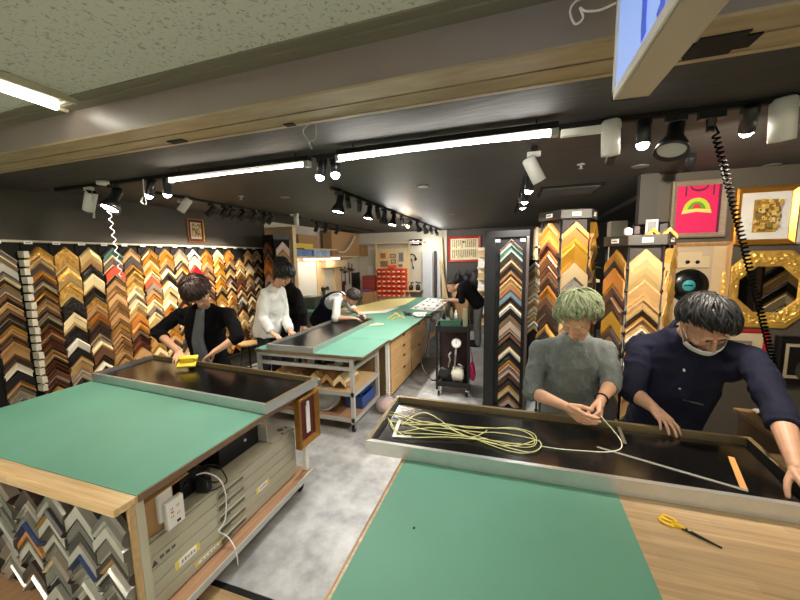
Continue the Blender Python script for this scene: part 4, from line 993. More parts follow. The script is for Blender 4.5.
S6 = dict(pelvis=PY(568, 430, 2.46), chest=PY(570, 380, 2.40), neck=PY(577, 336, 2.33), shR=PY(539, 349, 2.36), shL=PY(606, 350, 2.36),
 head=PY(578, 317, 2.19), face=(-0.36, -0.60, -0.70), up=(0, -0.3, 1), hsc=1.10, voxel=0.0034,
 elR=PY(532, 392, 2.20), wrR=PY(567, 407, 1.99), elL=PY(612, 383, 2.24), wrL=PY(601, 400, 2.03),
 handR=(((0.70, -0.45, -0.30), (0.30, 0.85, 0.3), 1), dict(curl=(0.30, 0.34, 0.36, 0.38), spread=0.06, tcurl=0.5, tangle=0.5)),
 handL=(((-0.22, -0.62, -0.55), (-0.9, 0.25, -0.1), -1), dict(curl=(0.7, 0.8, 0.85, 0.9), spread=0.03, tcurl=0.6, tangle=0.4)),
 feet=((0.20, 2.55, 0), (0.50, 2.55, 0)), hiplat=(1, 0, 0), hairmat=M_GH, hair=dict(fringe=90, side=108, back=112, n=760, lift=0.022, wid=0.0085, seed=5, droop=0.02, messy=0.42, crown=(0.25, -0.62, 0.74)),
 topname='sweater', topmat=M_SWEAT, cuff=(0.18, 0.30), loose=0.024, hem=0.12, wr=0.006, wrs=10, collar=0.011, legmat=mat('dark denim', (34, 36, 44), 0.8), seed=2, build=0.96)
r6, h6 = person('person', 'person with pale green hair and grey cable sweater handling cord', S6)
mb = MB(); w = V(S6['wrL']); dx = (w-V(S6['elL'])).normalized(); x_, y_, _ = frame_of(dx)
mb.tube([w-dx*0.012+(x_*math.cos(a)+y_*math.sin(a))*0.031 for a in [2*PI*q/24 for q in range(24)]], 0.005, 8, closed=True)
tag(mb.build('bracelet', M_BLACK), 'black bracelet on the wrist of the green-haired person', 'bracelet')

# masked person in the navy shirt
M_GREYH = mat('dark grey hair', (30, 30, 32), 0.5, island=0.35, spec=0.35)
M_NAVY = mat('navy shirt', (20, 22, 40), 0.85, spec=0.2, var=0.15, scale=12, bump=0.25, bscale=220)
S7 = dict(pelvis=PY(654, 444, 2.60), chest=PY(674, 385, 2.47), neck=PY(687, 331, 2.40), shR=PY(640, 346, 2.46), shL=PY(752, 358, 2.34),
 head=PY(705, 325, 2.17), face=(0.14, -0.62, -0.78), up=(-0.15, -0.5, 1), hsc=1.16, voxel=0.0034, skin=M_SKIN2,
 elR=PY(632, 392, 2.30), wrR=PY(654, 408, 2.155), elL=PY(779, 412, 1.97), wrL=PY(797, 468, 1.70),
 handR=(((0.25, -0.88, -0.30), (0.0, -0.3, -1.0), 1), dict(curl=(0.30, 0.28, 0.28, 0.30), spread=0.2, tcurl=0.1, tangle=0.8, sc=1.05)),
 handL=(((0.05, -0.85, -0.35), (0, -0.3, -1), -1), dict(curl=(0.4, 0.4, 0.4, 0.4), sc=1.05)),
 feet=((0.80, 2.68, 0), (1.08, 2.68, 0)), hiplat=(1, 0, 0), hairmat=M_GREYH, hair=dict(fringe=97, side=100, back=108, n=760, lift=0.018, wid=0.009, seed=9, messy=0.35, flip=0.35, droop=0.015, crown=(-0.35, -0.66, 0.66)),
 topname='shirt', topmat=M_NAVY, cuff=(0.12, 0.30), loose=0.026, hem=0.10, wr=0.009, wrs=8, collar=0.013, legmat=mat('black trousers', (22, 22, 26), 0.8), seed=6, build=1.1)
r7, h7 = person('person', 'person with face mask, dark hair and navy shirt reaching along panel', S7)
# surgical mask: a pleated band across the lower face
mb = MB(); vs, fs = [], []; NU, NVv = 17, 9
for j in range(NVv):
    t = j/(NVv-1); z0 = -0.043 - 0.070*t
    for i in range(NU):
        s_ = i/(NU-1)*2-1; a = s_*1.15
        R_ = 0.082 if t < 0.75 else 0.082-0.06*(t-0.75)
        bulge = 0.030*(1-abs(s_)**1.6)*math.sin(PI*min(1, 0.25+0.65*t))
        x = 0.076*math.sin(a)/math.sin(1.15)*(1-0.10*t); y = 0.020 + (R_)*math.cos(a)*0.92 + bulge*0.75 + 0.003*math.sin(t*PI*5) - 0.012*t
        vs.append(h7.w(x, y, z0*(1-0.18*abs(s_)**3) - 0.006*(abs(s_)**2)))
for j in range(NVv-1):
    for i in range(NU-1): a = j*NU+i; fs.append((a, a+1, a+NU+1, a+NU))
mb.add(vs, fs, 0, True); mk = mb.build('mask', mat('mask white', (214, 214, 210), 0.8), r7)
md = mk.modifiers.new('s', 'SOLIDIFY'); md.thickness = 0.0025; md.offset = 1
for q in (-1, 1):
    mb = MB(); mb.tube(spline([h7.w(0.072*q, 0.045, -0.032), h7.w(0.082*q, 0.01, -0.004), h7.w(0.084*q, -0.03, 0.01), h7.w(0.082*q, -0.02, -0.03), h7.w(0.070*q, 0.04, -0.085)]), 0.0018, 6); mb.build('ear_loop', MATS['mask white'], r7)
# buttons and chest pocket with spectacles
fwd = (V(S7['shL'])-V(S7['shR'])).cross(V(S7['neck'])-V(S7['pelvis'])).normalized()
if fwd.y > 0: fwd = -fwd
for t in (0.42, 0.70):
    c = V(S7['neck']).lerp(V(S7['chest']), t*1.15); mb = MB(); c = c+fwd*(0.155)
    mb.cyl(c-fwd*0.012, c+fwd*0.004, 0.006, n=10); mb.build('button', M_WHITE, r7)
c = V(S7['chest'])+fwd*0.165+(V(S7['shL'])-V(S7['shR'])).normalized()*0.07
lat7 = (V(S7['shL'])-V(S7['shR'])).normalized()
mb = MB(); mb.tube([c-lat7*0.045+V((0, 0, 0.006)), c, c+lat7*0.045-V((0, 0, 0.004))], 0.006, 8); tag(mb.build('spectacles', mat('grey clip', (96, 98, 100), 0.35, 0.4)), 'folded spectacles clipped in the navy shirt pocket', 'spectacles')

# person at the left bench, black cardigan
M_BRH = mat('brown black hair', (44, 28, 22), 0.45, island=0.35, spec=0.4)
M_CARDI = mat('black cardigan', (11, 10, 12), 0.95, spec=0.15, bump=0.2, bscale=200)
S1 = dict(pelvis=PY(213, 372, 2.76), chest=PY(206, 335, 2.70), neck=PY(204, 306, 2.60), shR=PY(180, 314, 2.64), shL=PY(229, 314, 2.70),
 head=PY(198, 292, 2.45), face=(0.30, -0.42, -0.88), up=(0, -0.5, 1), hsc=1.12, voxel=0.0042,
 elR=PY(157, 332, 2.50), wrR=PY(179, 352, 2.26), elL=PY(238, 337, 2.60), wrL=PY(214, 352, 2.44),
 handR=(((0.55, -0.62, -0.45), (0.1, -0.2, -1), 1), dict(curl=(0.35, 0.4, 0.42, 0.45), spread=0.12, sc=1.0)),
 handL=(((-0.55, -0.45, -0.55), (0.1, -0.2, -1), -1), dict(curl=(0.25, 0.3, 0.3, 0.3), spread=0.15)),
 feet=((-2.95, 2.9, 0), (-2.62, 2.9, 0)), hiplat=(1, 0.1, 0), hairmat=M_BRH, hair=dict(fringe=96, side=108, back=112, n=560, lift=0.022, wid=0.010, seed=3, messy=0.45),
 topname='cardigan', topmat=M_CARDI, cuff=(0.34, 0.28), loose=0.03, hem=0.12, wr=0.008, wrs=8, legmat=mat('charcoal trousers', (30, 30, 32), 0.85), seed=4, build=0.98)
r1, h1 = person('person', 'person with brown hair and black cardigan sanding the left panel', S1)
# grey shirt front showing between the cardigan's open edges
fw = (V(S1['shL'])-V(S1['shR'])).cross(V(S1['neck'])-V(S1['pelvis'])).normalized()
if fw.y > 0: fw = -fw
l1 = (V(S1['shL'])-V(S1['shR'])).normalized(); n1, c1, p1 = V(S1['neck']), V(S1['chest']), V(S1['pelvis'])
mb = MB(); rows = []
for t in [q/14 for q in range(15)]:
    c = n1.lerp(c1, t*2) if t < 0.5 else c1.lerp(p1, t*2-1)
    wd = 0.036+0.06*t; dp = (0.088 + 0.075*min(1, t*2.2))
    if t > 0.5: dp = 0.163-0.02*(t-0.5)
    rows.append([c + l1*(wd*s_+0.035+0.02*t) + fw*(dp-0.012*abs(s_)+0.006*noise.noise(V((s_*2, t*9, 1)))) for s_ in (-1, -0.5, 0, 0.5, 1)])
vs = [p for r_ in rows for p in r_]
mb.add(vs, [(i*5+j, i*5+j+1, (i+1)*5+j+1, (i+1)*5+j) for i in range(14) for j in range(4)], 0, True)
sh = mb.build('shirt', mat('grey shirt', (104, 108, 114), 0.85, var=0.12, scale=14), r1); md = sh.modifiers.new('s', 'SOLIDIFY'); md.thickness = 0.02; md.offset = -1

# person in the white sweatshirt, beside the middle bench
M_BLKH = mat('black hair', (18, 16, 17), 0.4, island=0.3, spec=0.5)
M_SWW = mat('white sweatshirt', (212, 212, 206), 0.9, bump=0.15, bscale=150)
a2 = dict(pelvis=(-3.10, 3.72, 0.90), chest=(-3.05, 3.74, 1.19), neck=(-2.95, 3.76, 1.455), shR=(-2.98, 3.58, 1.38), shL=(-3.02, 3.93, 1.38),
 head=PY(284, 275, 3.70), face=(0.80, -0.12, -0.58), up=(0, 0, 1), voxel=0.0055, hsc=1.06,
 elR=PY(262, 318, 3.52), wrR=PY(272, 333, 3.46), elL=PY(285, 318, 3.92), wrL=PY(290, 331, 3.75),
 handR=(((0.85, 0.0, -0.45), (0.2, 0, -1), 1), dict(curl=(0.3, 0.3, 0.3, 0.3))), handL=(((0.8, -0.2, -0.4), (0.2, 0, -1), -1), dict(curl=(0.3, 0.3, 0.3, 0.3))),
 feet=((-3.1, 3.6, 0), (-3.1, 3.85, 0)), hiplat=(0, 1, 0), front=(1, 0, 0), hairmat=M_BLKH, hair=dict(fringe=98, side=124, back=126, n=460, lift=0.024, wid=0.011, seed=11),
 topname='sweatshirt', topmat=M_SWW, cuff=0.9, loose=0.03, hem=0.10, wr=0.010, wrs=7, legmat=MATS['black trousers'], seed=8, topvoxel=0.01)
person('person', 'person in white sweatshirt standing beside the middle workbench', a2)
a3 = dict(pelvis=PY(292, 335, 4.36)+V((-0.06, 0, -0.02)), chest=PY(294, 311, 4.37), neck=PY(287, 284, 4.36), shR=PY(297, 293, 4.20), shL=PY(288, 290, 4.52),
 head=PY(281, 267, 4.33), face=(0.80, -0.1, -0.5), up=(0, 0, 1), voxel=0.0065,
 elR=PY(303, 312, 4.16), wrR=PY(303, 326, 4.20), elL=PY(296, 312, 4.60), wrL=PY(301, 326, 4.55),
 handR=(((0.3, -0.1, -0.9), (0.4, 0, -1), 1), dict()), handL=(((0.4, 0, -0.8), (0.4, 0, -1), -1), dict()),
 feet=((-3.12, 4.25, 0), (-3.12, 4.5, 0)), hiplat=(0, 1, 0), front=(1, 0, 0), hairmat=M_BLKH, hair=dict(fringe=88, side=105, back=116, n=300, lift=0.02, wid=0.013, seed=12),
 topname='jacket', topmat=mat('black jacket', (13, 13, 14), 0.9, spec=0.15), cuff=0.9, loose=0.03, hem=0.14, wr=0.008, wrs=7, legmat=MATS['black trousers'], seed=9, topvoxel=0.011)
person('person', 'person in black jacket standing behind the white sweatshirt', a3)
# person bending over the middle bench: white tee and navy apron
hd4 = PY(353, 298, 4.72)
a4 = dict(pelvis=(-3.02, 5.02, 0.86), chest=(-2.80, 4.93, 1.10), neck=(-2.54, 4.83, 1.20), shR=(-2.56, 4.66, 1.15), shL=(-2.62, 5.04, 1.16),
 head=hd4, face=(0.55, -0.25, -0.80), up=(0.8, -0.2, 0.6), voxel=0.0055,
 elR=PY(336, 318, 4.55), wrR=PY(352, 318, 4.58), elL=(-2.48, 5.02, 0.98), wrL=(-2.26, 4.80, 0.95),
 handR=(((0.9, 0.15, -0.1), (0, 0, -1), 1), dict()), handL=(((0.85, -0.4, -0.2), (0, 0, -1), -1), dict()),
 feet=((-3.1, 4.9, 0), (-3.1, 5.15, 0)), hiplat=(0, 1, 0), front=(1, 0, 0), hairmat=mat('ash brown hair', (56, 48, 42), 0.5, island=0.3), hair=dict(fringe=86, side=104, back=116, n=300, lift=0.02, wid=0.013, seed=14),
 topname='tshirt', topmat=M_SWW, cuff=-0.02, loose=0.022, hem=0.10, wr=0.006, wrs=8, legmat=MATS['black trousers'], seed=10, topvoxel=0.009)
r4, h4 = person('person', 'person in white tee and navy apron bending over the middle panel', a4)
mb = MB(); P_, C_, N_ = V(a4['pelvis']), V(a4['chest']), V(a4['neck']); la = (V(a4['shL'])-V(a4['shR'])).normalized(); dn = (P_-C_).normalized()
torso(mb, [(P_+dn*0.16, 0.20, 0.155, (0, 1, 0)), (P_, 0.212, 0.165, (0, 1, 0)), (P_.lerp(C_, 0.5), 0.195, 0.155, la), (C_, 0.212, 0.166, la), (C_.lerp(N_, 0.45), 0.13, 0.146, la)])
me = remesh(mb, 0.01, 2); wrinkle(me, 0.004, 9, 5); put(me, 'apron', mat('navy apron', (18, 22, 36), 0.9, spec=0.2), r4)
for q in (-1, 1):
    mb = MB(); mb.tube(spline([C_.lerp(N_, 0.3)+la*0.09*q+V((-0.02, 0, 0.135)), N_+la*0.075*q+V((-0.02, 0, 0.085)), N_+la*0.06*q+V((0.07, 0, 0.0))]), 0.016, 6, flat=0.5); mb.build('apron_strap', MATS['navy apron'], r4)
# person bent over the far end of the long bench
hd5 = PY(452, 287, 6.95)
a5 = dict(pelvis=PY(478, 303, 6.95), chest=PY(468, 290, 6.92), neck=PY(459, 285, 6.92), shR=PY(460, 294, 7.08), shL=PY(462, 291, 6.76),
 head=hd5, face=(-0.75, -0.10, -0.65), up=(-0.6, 0, 0.8), voxel=0.0065, skin=M_SKIN, base=0.0,
 elR=PY(458, 300, 7.12), wrR=PY(447, 300, 7.14), elL=PY(462, 301, 6.70), wrL=PY(449, 300, 6.76),
 handR=(((-0.9, 0, -0.1), (0, 0, -1), 1), dict()), handL=(((-0.9, 0, -0.1), (0, 0, -1), -1), dict()),
 feet=((-0.66, 7.10, 0), (-0.66, 6.84, 0)), hiplat=(0, -1, 0), front=(-1, 0, 0), hairmat=M_BLKH, hair=dict(fringe=40, side=70, back=105, n=160, lift=0.006, wid=0.012, seed=15),
 topname='tshirt', topmat=mat('black tee', (13, 13, 14), 0.9, spec=0.15), cuff=-0.05, loose=0.03, hem=0.08, wr=0.006, wrs=8, legmat=mat('grey trousers', (104, 104, 102), 0.85), seed=12, topvoxel=0.011)
person('person', 'person in black tee and grey trousers bent over the bench end', a5)
# ------------------------------------------------------------------- lamps
def light(kind, loc, power, col=(1, 0.95, 0.88), aim=None, size=0.05, spot=70, blend=0.5, parent=None):
    l = bpy.data.lights.new('lamp_light', kind); l.energy = power; l.color = col
    o = bpy.data.objects.new('lamp_light', l); C.objects.link(o)
    if kind == 'SPOT': l.spot_size = math.radians(spot); l.spot_blend = blend; l.shadow_soft_size = size
    elif kind == 'POINT': l.shadow_soft_size = size
    elif kind == 'AREA': l.size = size
    M = Matrix.Translation(V(loc))
    if aim is not None: M = M @ V(aim).to_track_quat('-Z', 'Y').to_matrix().to_4x4()
    if parent is not None: o.parent = parent; M = wm(parent).inverted() @ M
    o.matrix_basis = M
    return o
WARM, COOL, AMB = (1, 0.88, 0.72), (1, 0.97, 0.92), (1, 0.72, 0.42)
def spot(at_, aim, label, kind='black', lit=0, glow=None, col=COOL, group=None, cone=62, size=1.0, stem=0.07, wide=False, bar=0.0, bulb=False, added_fill=0):
    """Track spotlight hanging from at_ on the ceiling; aim = where the head points."""
    at_ = V(at_); aim = V(aim).normalized(); t = thing('track_spotlight', label, 'spotlight', at_, 0, group)
    m = M_PLAST if kind == 'black' else M_WHITE
    mb = MB(); mb.cbox((at_.x, at_.y, at_.z-0.015), (0.075*size, 0.035, 0.03))
    if bar: mb.cbox((at_.x-bar/2+0.03, at_.y, at_.z-0.022), (bar, 0.035, 0.035))
    mb.build('adapter', m, t, 0.003)
    j = at_ + V((0, 0, -0.03-stem*size)); mb = MB(); mb.cyl((at_.x, at_.y, at_.z-0.03), j, 0.010*size, n=10); mb.ell(j, (0.016*size,)*3, nu=10, nv=8); mb.build('stem', m, t)
    x, y, d = frame_of(aim); R = Matrix((x, y, d)).transposed().to_4x4(); R.translation = j - aim*0.05*size
    mb = MB(); s = size
    if wide: mb.lathe([(0.026*s, -0.03*s), (0.030*s, 0.0), (0.030*s, 0.055*s), (0.055*s, 0.10*s), (0.062*s, 0.135*s), (0.058*s, 0.135*s), (0.045*s, 0.10*s), (0.02*s, 0.09*s)], R, 24)
    else: mb.lathe([(0.030*s, -0.02*s), (0.038*s, -0.012*s), (0.038*s, 0.13*s), (0.033*s, 0.13*s), (0.031*s, 0.112*s), (0.01*s, 0.11*s)], R, 24)
    h = mb.build('head', m, t)
    if kind == 'white':
        mb = MB()
        for q in range(-3, 4): mb.box((-0.028*s, q*0.007*s-0.0018*s, -0.022*s), (0.028*s, q*0.007*s+0.0018*s, -0.0195*s), 0, R)
        mb.build('vent_slots', M_BLACKM, h)
    e = j - aim*0.05*s + aim*((0.118 if wide else 0.115)*s)
    mb = MB()
    if bulb: mb.ell(e+aim*0.012, (0.034*s, 0.034*s, 0.034*s), nu=16, nv=10)
    else: mb.cyl(e, e+aim*0.004, (0.050 if wide else 0.030)*s, n=20)
    mb.build('lens', (glow or M_LAMP) if lit else mat('unlit lens', (196, 198, 198), 0.2), t)
    if lit: light('SPOT', e+aim*(0.06 if bulb else 0.02), lit, col, aim, 0.03*s, cone, 0.6, t)
    if added_fill: light('POINT', e+aim*0.08, added_fill, col, None, 0.04, parent=t)  # added all-round fill light to brighten the far workshop
    return t
def track(a, b, label):
    mb = MB(); mb.bar(a, b, 0.034, 0.022); return tag(mb.build('light_track', M_BLACKM), label, 'lighting track')
ZT = CZ-0.032
yF = 2.06
track((-3.9, yF, ZT-0.012), (2.6, yF, ZT-0.012), 'black lighting track running across the shop front ceiling')
xC = PZ(338, 190, CZ-0.01).x
track((xC, 3.1, CZ-0.012), (xC-0.1, 8.9, CZ-0.012), 'black lighting track running back over the middle benches')
xL = -3.42
track((xL, 2.6, CZ-0.012), (xL, 5.1, CZ-0.012), 'black lighting track along the left mouldings wall')
track((xL-0.05, 5.5, CZ-0.012), (xL-0.05, 8.4, CZ-0.012), 'black lighting track over the left workshop shelves')
def F(u): # point on front track at image column u
    p = PY(u, 141-0.134*(u-400), yF); return V((p.x, yF, ZT-0.022))
def onL(u, v):
    p = PZ(u, v, CZ-0.02); return V((xL, p.y, CZ-0.022))
GF = 'spotlights on the front track'
spot(F(88), (-0.55, 0.1, -0.8), 'white cylinder spotlight at the far left of the front track', 'white', 0, group=GF, size=1.15)
spot(F(112), (0.0, -0.45, -0.85), 'large black lit spotlight at left above the white coil cord', 'black', 30, group=GF, size=1.25, wide=True, cone=80)
spot(F(150), (-0.35, -0.1, -0.9), 'smaller lit black spotlight, left of the pair near the left tube lamp', 'black', 42, col=WARM, group=GF, size=0.85, stem=0.03, bulb=True, cone=150)
spot(F(166), (-0.3, 0.15, -0.9), 'smaller lit black spotlight, right of the pair near the left tube lamp', 'black', 42, col=WARM, group=GF, size=0.85, stem=0.03, bulb=True, cone=150)
spot(F(321), (-0.1, -0.25, -0.95), 'lit spotlight left of the pair between the two tube lamps', 'black', 70, group=GF, size=0.8, stem=0.03, bulb=True)
spot(F(334), (0.2, -0.3, -0.9), 'lit spotlight right of the pair between the two tube lamps', 'black', 70, group=GF, size=0.8, stem=0.03, bulb=True)
spot(F(612), (0.06, 0.1, -0.98), 'white cylinder spotlight with long adapter bar right of the tube lamp', 'white', 0, group=GF, size=1.12, bar=0.26, stem=0.03)
spot(F(645), (-0.02, -0.1, -0.95), 'slim lit black spotlight beside the large unlit black one', 'black', 20, col=WARM, group=GF, size=0.8, stem=0.03, bulb=True, cone=150)
spot(F(677), (-0.22, -0.35, -0.88), 'large unlit black spotlight with white bowl on the front track', 'black', 0, group=GF, size=1.15, wide=True, stem=0.05)
spot(F(752), (0.2, 0.62, -0.75), 'lit black spotlight right of the black coil cord', 'black', 150, col=WARM, group=GF, size=0.8, stem=0.02, cone=165, bulb=True)
spot(F(786), (0.1, 0.1, -0.98), 'white cylinder spotlight at the right edge of the front track', 'white', 0, group=GF, size=1.2, stem=0.03)
GL = 'black spotlights on the left wall track'
lu = [(200, 204), (216, 206), (226, 207), (236, 209), (247, 211), (254, 213), (260, 214)]
spot(V((xL, PZ(190, 198, CZ-0.02).y, CZ-0.022)), (-0.5, -0.3, -0.8), 'white cylinder spotlight leading the left wall track', 'white', 0, size=1.1, bar=0.12, stem=0.03)
for k, (u, v) in enumerate(lu):
    spot(onL(u, v), (-0.60, -0.25+0.1*(k % 3), -0.80), 'black spotlight on the left wall track, %s behind the white one' % ORD[k+1], 'black', 52, col=WARM, group=GL, size=0.95, cone=85, stem=0.06)
spot(V((xL+0.25, PZ(272, 216, CZ-0.02).y, CZ-0.005)), (0.1, -0.1, -0.9), 'white cylinder spotlight above the pine pillar', 'white', 0, size=1.0, bar=0.12)
for k, u in enumerate((314, 322, 332)):
    p = PZ(u, 222+0.2*(u-314), CZ-0.02); spot(V((xL-0.05, min(p.y, 8.2), CZ-0.022)), (-0.6, 0.2, -0.7), 'black spotlight over the workshop shelves, %s from the front' % ORD[k+1], 'black', 0, group='spotlights over the workshop shelves', size=1.0)
GC = 'spotlights on the middle track'
cu = [(318, 3.25, 1, 1.2), (330, 3.45, 0, 0.75), (347, 3.75, 0, 0.75), (361, 4.05, 1, 1.1), (370, 4.35, 0, 0.9), (377, 4.6, 1, 1.1), (387, 5.0, 1, 1.1), (395, 5.45, 0, 0.9), (403, 5.9, 2, 1.0), (411, 6.5, 1, 1.0), (418, 7.1, 1, 1.0), (425, 7.7, 0, 1.0), (430, 8.3, 0, 1.0)]
for k, (u, y, on, sz) in enumerate(cu):
    aim = ((-0.12, -0.2, -0.95), (0.1, 0.1, -0.95), (-0.2, 0.15, -0.95))[k % 3]
    if on == 2: aim = (-0.2, -0.75, -0.6)
    elif k >= 9: aim = (0.12, 0.7, -0.7)
    spot(V((xC-0.1*(y-3.1)/5.8, y, CZ-0.022)), aim, 'black spotlight on the middle track, %s from the front%s' % (ORD[k+1], (', lit', ', lit', ', lit amber')[on-0] if on else ', narrow head'), 'black', (0, 50, 30)[on] if k not in (1, 2) else 30, glow=M_LAMPW if on == 2 else None, col=AMB if on == 2 else COOL, group=GC, size=sz, wide=(on == 1), cone=110, added_fill=(0 if k < 6 else 12))  # farther heads also carry the added fill light, even with a dark lens
# right-hand aisle spots
pr_ = PZ(534, 150, CZ-0.01)
track((pr_.x, pr_.y-0.05, CZ-0.012), (pr_.x-0.12, pr_.y+3.4, CZ-0.012), 'short black lighting track above the post rack')
spot(V((pr_.x, pr_.y, CZ-0.022)), (0.45, 0.1, -0.9), 'white cylinder spotlight above the taller rack tower', 'white', 0, size=1.15)
for k, (dy, lit) in enumerate(((0.55, 90), (1.15, 120), (1.6, 120))):
    spot(V((pr_.x-0.02*k, pr_.y+dy, CZ-0.022)), ((-0.12, 0.1, -0.95), (-0.05, 0.3, -0.9), (0.1, 0.5, -0.85))[k], 'black lit spotlight above the post rack, %s behind the white one' % ORD[k+1], 'black', lit, group='spotlights above the post rack', size=0.95, cone=120, bulb=True, stem=0.05)
spot(V((0.56, 2.5, CZ-0.005)), (-0.1, 0.75, -0.62), 'small black spotlight shining on the taller rack tower', 'black', 12, col=WARM, size=0.8, cone=50)
spot(V((1.18, 3.1, CZ-0.005)), (0.1, 0.5, -0.4), 'small black sconce spotlight on the ceiling by the right wall pillar', 'black', 0, size=0.8, stem=0.03)
# tube lamps hung under the soffit edge
def tube_lamp(x0, x1, y, z, label, soft=False):
    t = thing('tube_lamp', label, 'tube lamp', ((x0+x1)/2, y, z))
    mb = MB(); mb.box((x0, y-0.022, z+0.018), (x1, y+0.022, z+0.05)); mb.build('housing', M_BLACKM, t, 0.003)
    mb = MB(); mb.tube([(x0+0.01, y, z+0.003), (x1-0.03, y, z+0.003)], 0.0165 if not soft else 0.0135, 14); mb.build('tube', M_TUBE if not soft else M_TUBE2, t)
    mb = MB(); mb.box((x1-0.035, y-0.02, z-0.016), (x1+0.0, y+0.02, z+0.02)); mb.build('end_cap', M_ALUP, t); mb = MB(); mb.box((x0-0.01, y-0.02, z-0.016), (x0+0.012, y+0.02, z+0.02)); mb.build('end_cap', M_ALUP, t)
    for x in (x0+0.1, x1-0.1): mb = MB(); mb.cyl((x, y, z+0.05), (x, y, CZ-0.03), 0.004, n=6); mb.build('hanger', M_BLACKM, t)
tube_lamp(-1.02, 0.19, 1.94, 2.395, 'bright white tube lamp hanging at the centre of the shop front')
tube_lamp(-2.43, -1.24, 1.975, 2.395, 'thinner white tube lamp hanging at the left of the shop front', True)
# recessed corridor fluorescents: one in view, the others added unseen behind the camera for light
def corridor_lamp(x, y0, y1, label, s=None):
    z = 2.575; t = thing('ceiling_light', label, 'ceiling light', (x, (y0+y1)/2, z-0.03))
    mb = MB()
    for dx in (-0.062, 0.088): mb.box((x+dx, y0-0.02, z-0.030), (x+dx+0.016, y1+(0.05 if dx < 0 else 0.0), z-0.001))
    mb.box((x-0.06, y1-0.004, z-0.012), (x+0.10, y1+0.006, z-0.001)); mb.box((x-0.06, y0-0.02, z-0.03), (x+0.10, y0, z-0.001)); mb.build('frame', mat('aged cream metal', (176, 170, 142), 0.4), t)
    mb = MB(); mb.box((x-0.06, y0, z-0.006), (x+0.09, y1, z-0.001)); mb.build('reflector', mat('grey reflector', (120, 116, 98), 0.5), t)
    mb = MB(); mb.tube([(x-0.018, y0+0.01, z-0.024), (x-0.018, y1-0.015, z-0.024)], 0.022, 14); mb.build('tube', s or M_TUBEC, t)
M_TUBEC = emis('unseen corridor tube glow', (255, 250, 232), 240.0)
corridor_lamp(-2.075, 0.0, 1.165, 'recessed cream fluorescent light in the corridor ceiling at left', emis('corridor tube in view', (255, 250, 232), 16.0))
for k, (x, y) in enumerate(((-0.6, -1.9), (1.6, -1.9), (-3.0, -1.9), (3.4, -1.9))): corridor_lamp(x, y, y+1.2, 'added corridor fluorescent unseen behind the viewer, %s' % ORD[k+1])
# recessed ceiling details
def ring(u, v, r, label):
    p = PZ(u, v, CZ); mb = MB(); mb.lathe([(r*0.55, CZ-0.003), (r*0.7, CZ-0.006), (r, CZ-0.006), (r, CZ+0.002)], Matrix.Translation((p.x, p.y, 0)), 28)
    tag(mb.build('downlight_ring', mat('worn chrome', (150, 148, 142), 0.35, 0.6)), label, 'downlight', 'recessed ceiling rings')
ring(423, 186, 0.055, 'recessed ceiling ring between middle track and post rack'); ring(285, 197, 0.055, 'recessed ceiling ring behind the left tube lamp')
ring(640, 166, 0.06, 'recessed ceiling ring behind the large black spotlight'); ring(772, 165, 0.06, 'recessed ceiling ring at the right of the coil cord'); ring(452, 214, 0.05, 'recessed ceiling ring above the red framed certificate')
def sprinkler(u, v, label):
    p = PZ(u, v, CZ); mb = MB(); mb.lathe([(0.03, CZ), (0.03, CZ-0.006), (0.01, CZ-0.008), (0.008, CZ-0.03), (0.018, CZ-0.034), (0.018, CZ-0.037)], Matrix.Translation((p.x, p.y, 0)), 16)
    tag(mb.build('ceiling_sprinkler', M_ALU), label, 'sprinkler', 'ceiling sprinklers')
sprinkler(581, 164, 'ceiling sprinkler right of the white spotlight'); sprinkler(241, 196, 'ceiling sprinkler under the left tube lamp')
p = PZ(568, 190, CZ); v_ = thing('air_vent', 'dark square ceiling air vent beyond the taller tower', 'vent', (p.x, p.y, CZ-0.03))
mb = MB(); mb.box((p.x-0.3, p.y-0.3, CZ-0.014), (p.x+0.3, p.y+0.3, CZ-0.001)); mb.build('frame', M_BLACKM, v_, 0.004)
for k in range(7): mb = MB(); mb.box((p.x-0.27, p.y-0.25+0.075*k, CZ-0.024), (p.x+0.27, p.y-0.225+0.075*k, CZ-0.014)); mb.build('slat', M_DARKC, v_)
# coil cords and pulls
def coil(a, b, r, turns, m, label, thick=0.004, lead=0.08, sag=0.0):
    a, b = V(a), V(b); n = turns*10; x, y, d = frame_of(b-a); pts = [a]
    for i in range(n+1):
        t = i/n; c = a.lerp(b, lead+(1-lead)*t) + V((sag*math.sin(PI*t), 0, 0)); ang = 2*PI*turns*t; pts.append(c+(x*math.cos(ang)+y*math.sin(ang))*r)
    mb = MB(); mb.tube(pts, thick, 6); return tag(mb.build('coil_cord', m), label, 'coil cord')
a = F(713); b = PY(790, 428, 2.55)
coil(a-V((0, 0, 0.03)), b, 0.0125, 78, mat('black cord', (9, 9, 9), 0.9, spec=0.08), 'black coiled cord hanging from the front track past the gold mirror', 0.0048, 0.04, 0.0)
mb = MB(); mb.cbox(a-V((0, 0, 0.018)), (0.10, 0.04, 0.036)); mb.cyl(a-V((0, 0, 0.03)), a-V((0, 0, 0.09)), 0.022, 0.016, n=14); tag(mb.build('track_plug', M_PLAST, None, 0.003), 'black track plug holding the black coiled cord', 'plug')
coil(PY(108, 205, 2.04), PY(121, 277, 2.04), 0.011, 9, M_WHITE, 'white coiled cord hanging in front of the mouldings wall', 0.0035, 0.02)
mb = MB(); c0 = PY(92, 190, 2.0); mb.tube([c0, PY(94, 212, 2.0)], 0.003, 6); mb.cyl(PY(94, 212, 2.0), PY(94, 218, 2.0), 0.009, n=10); tag(mb.build('pull_cord', M_WHITE), 'short white pull cord beside the far left white spotlight', 'pull cord')
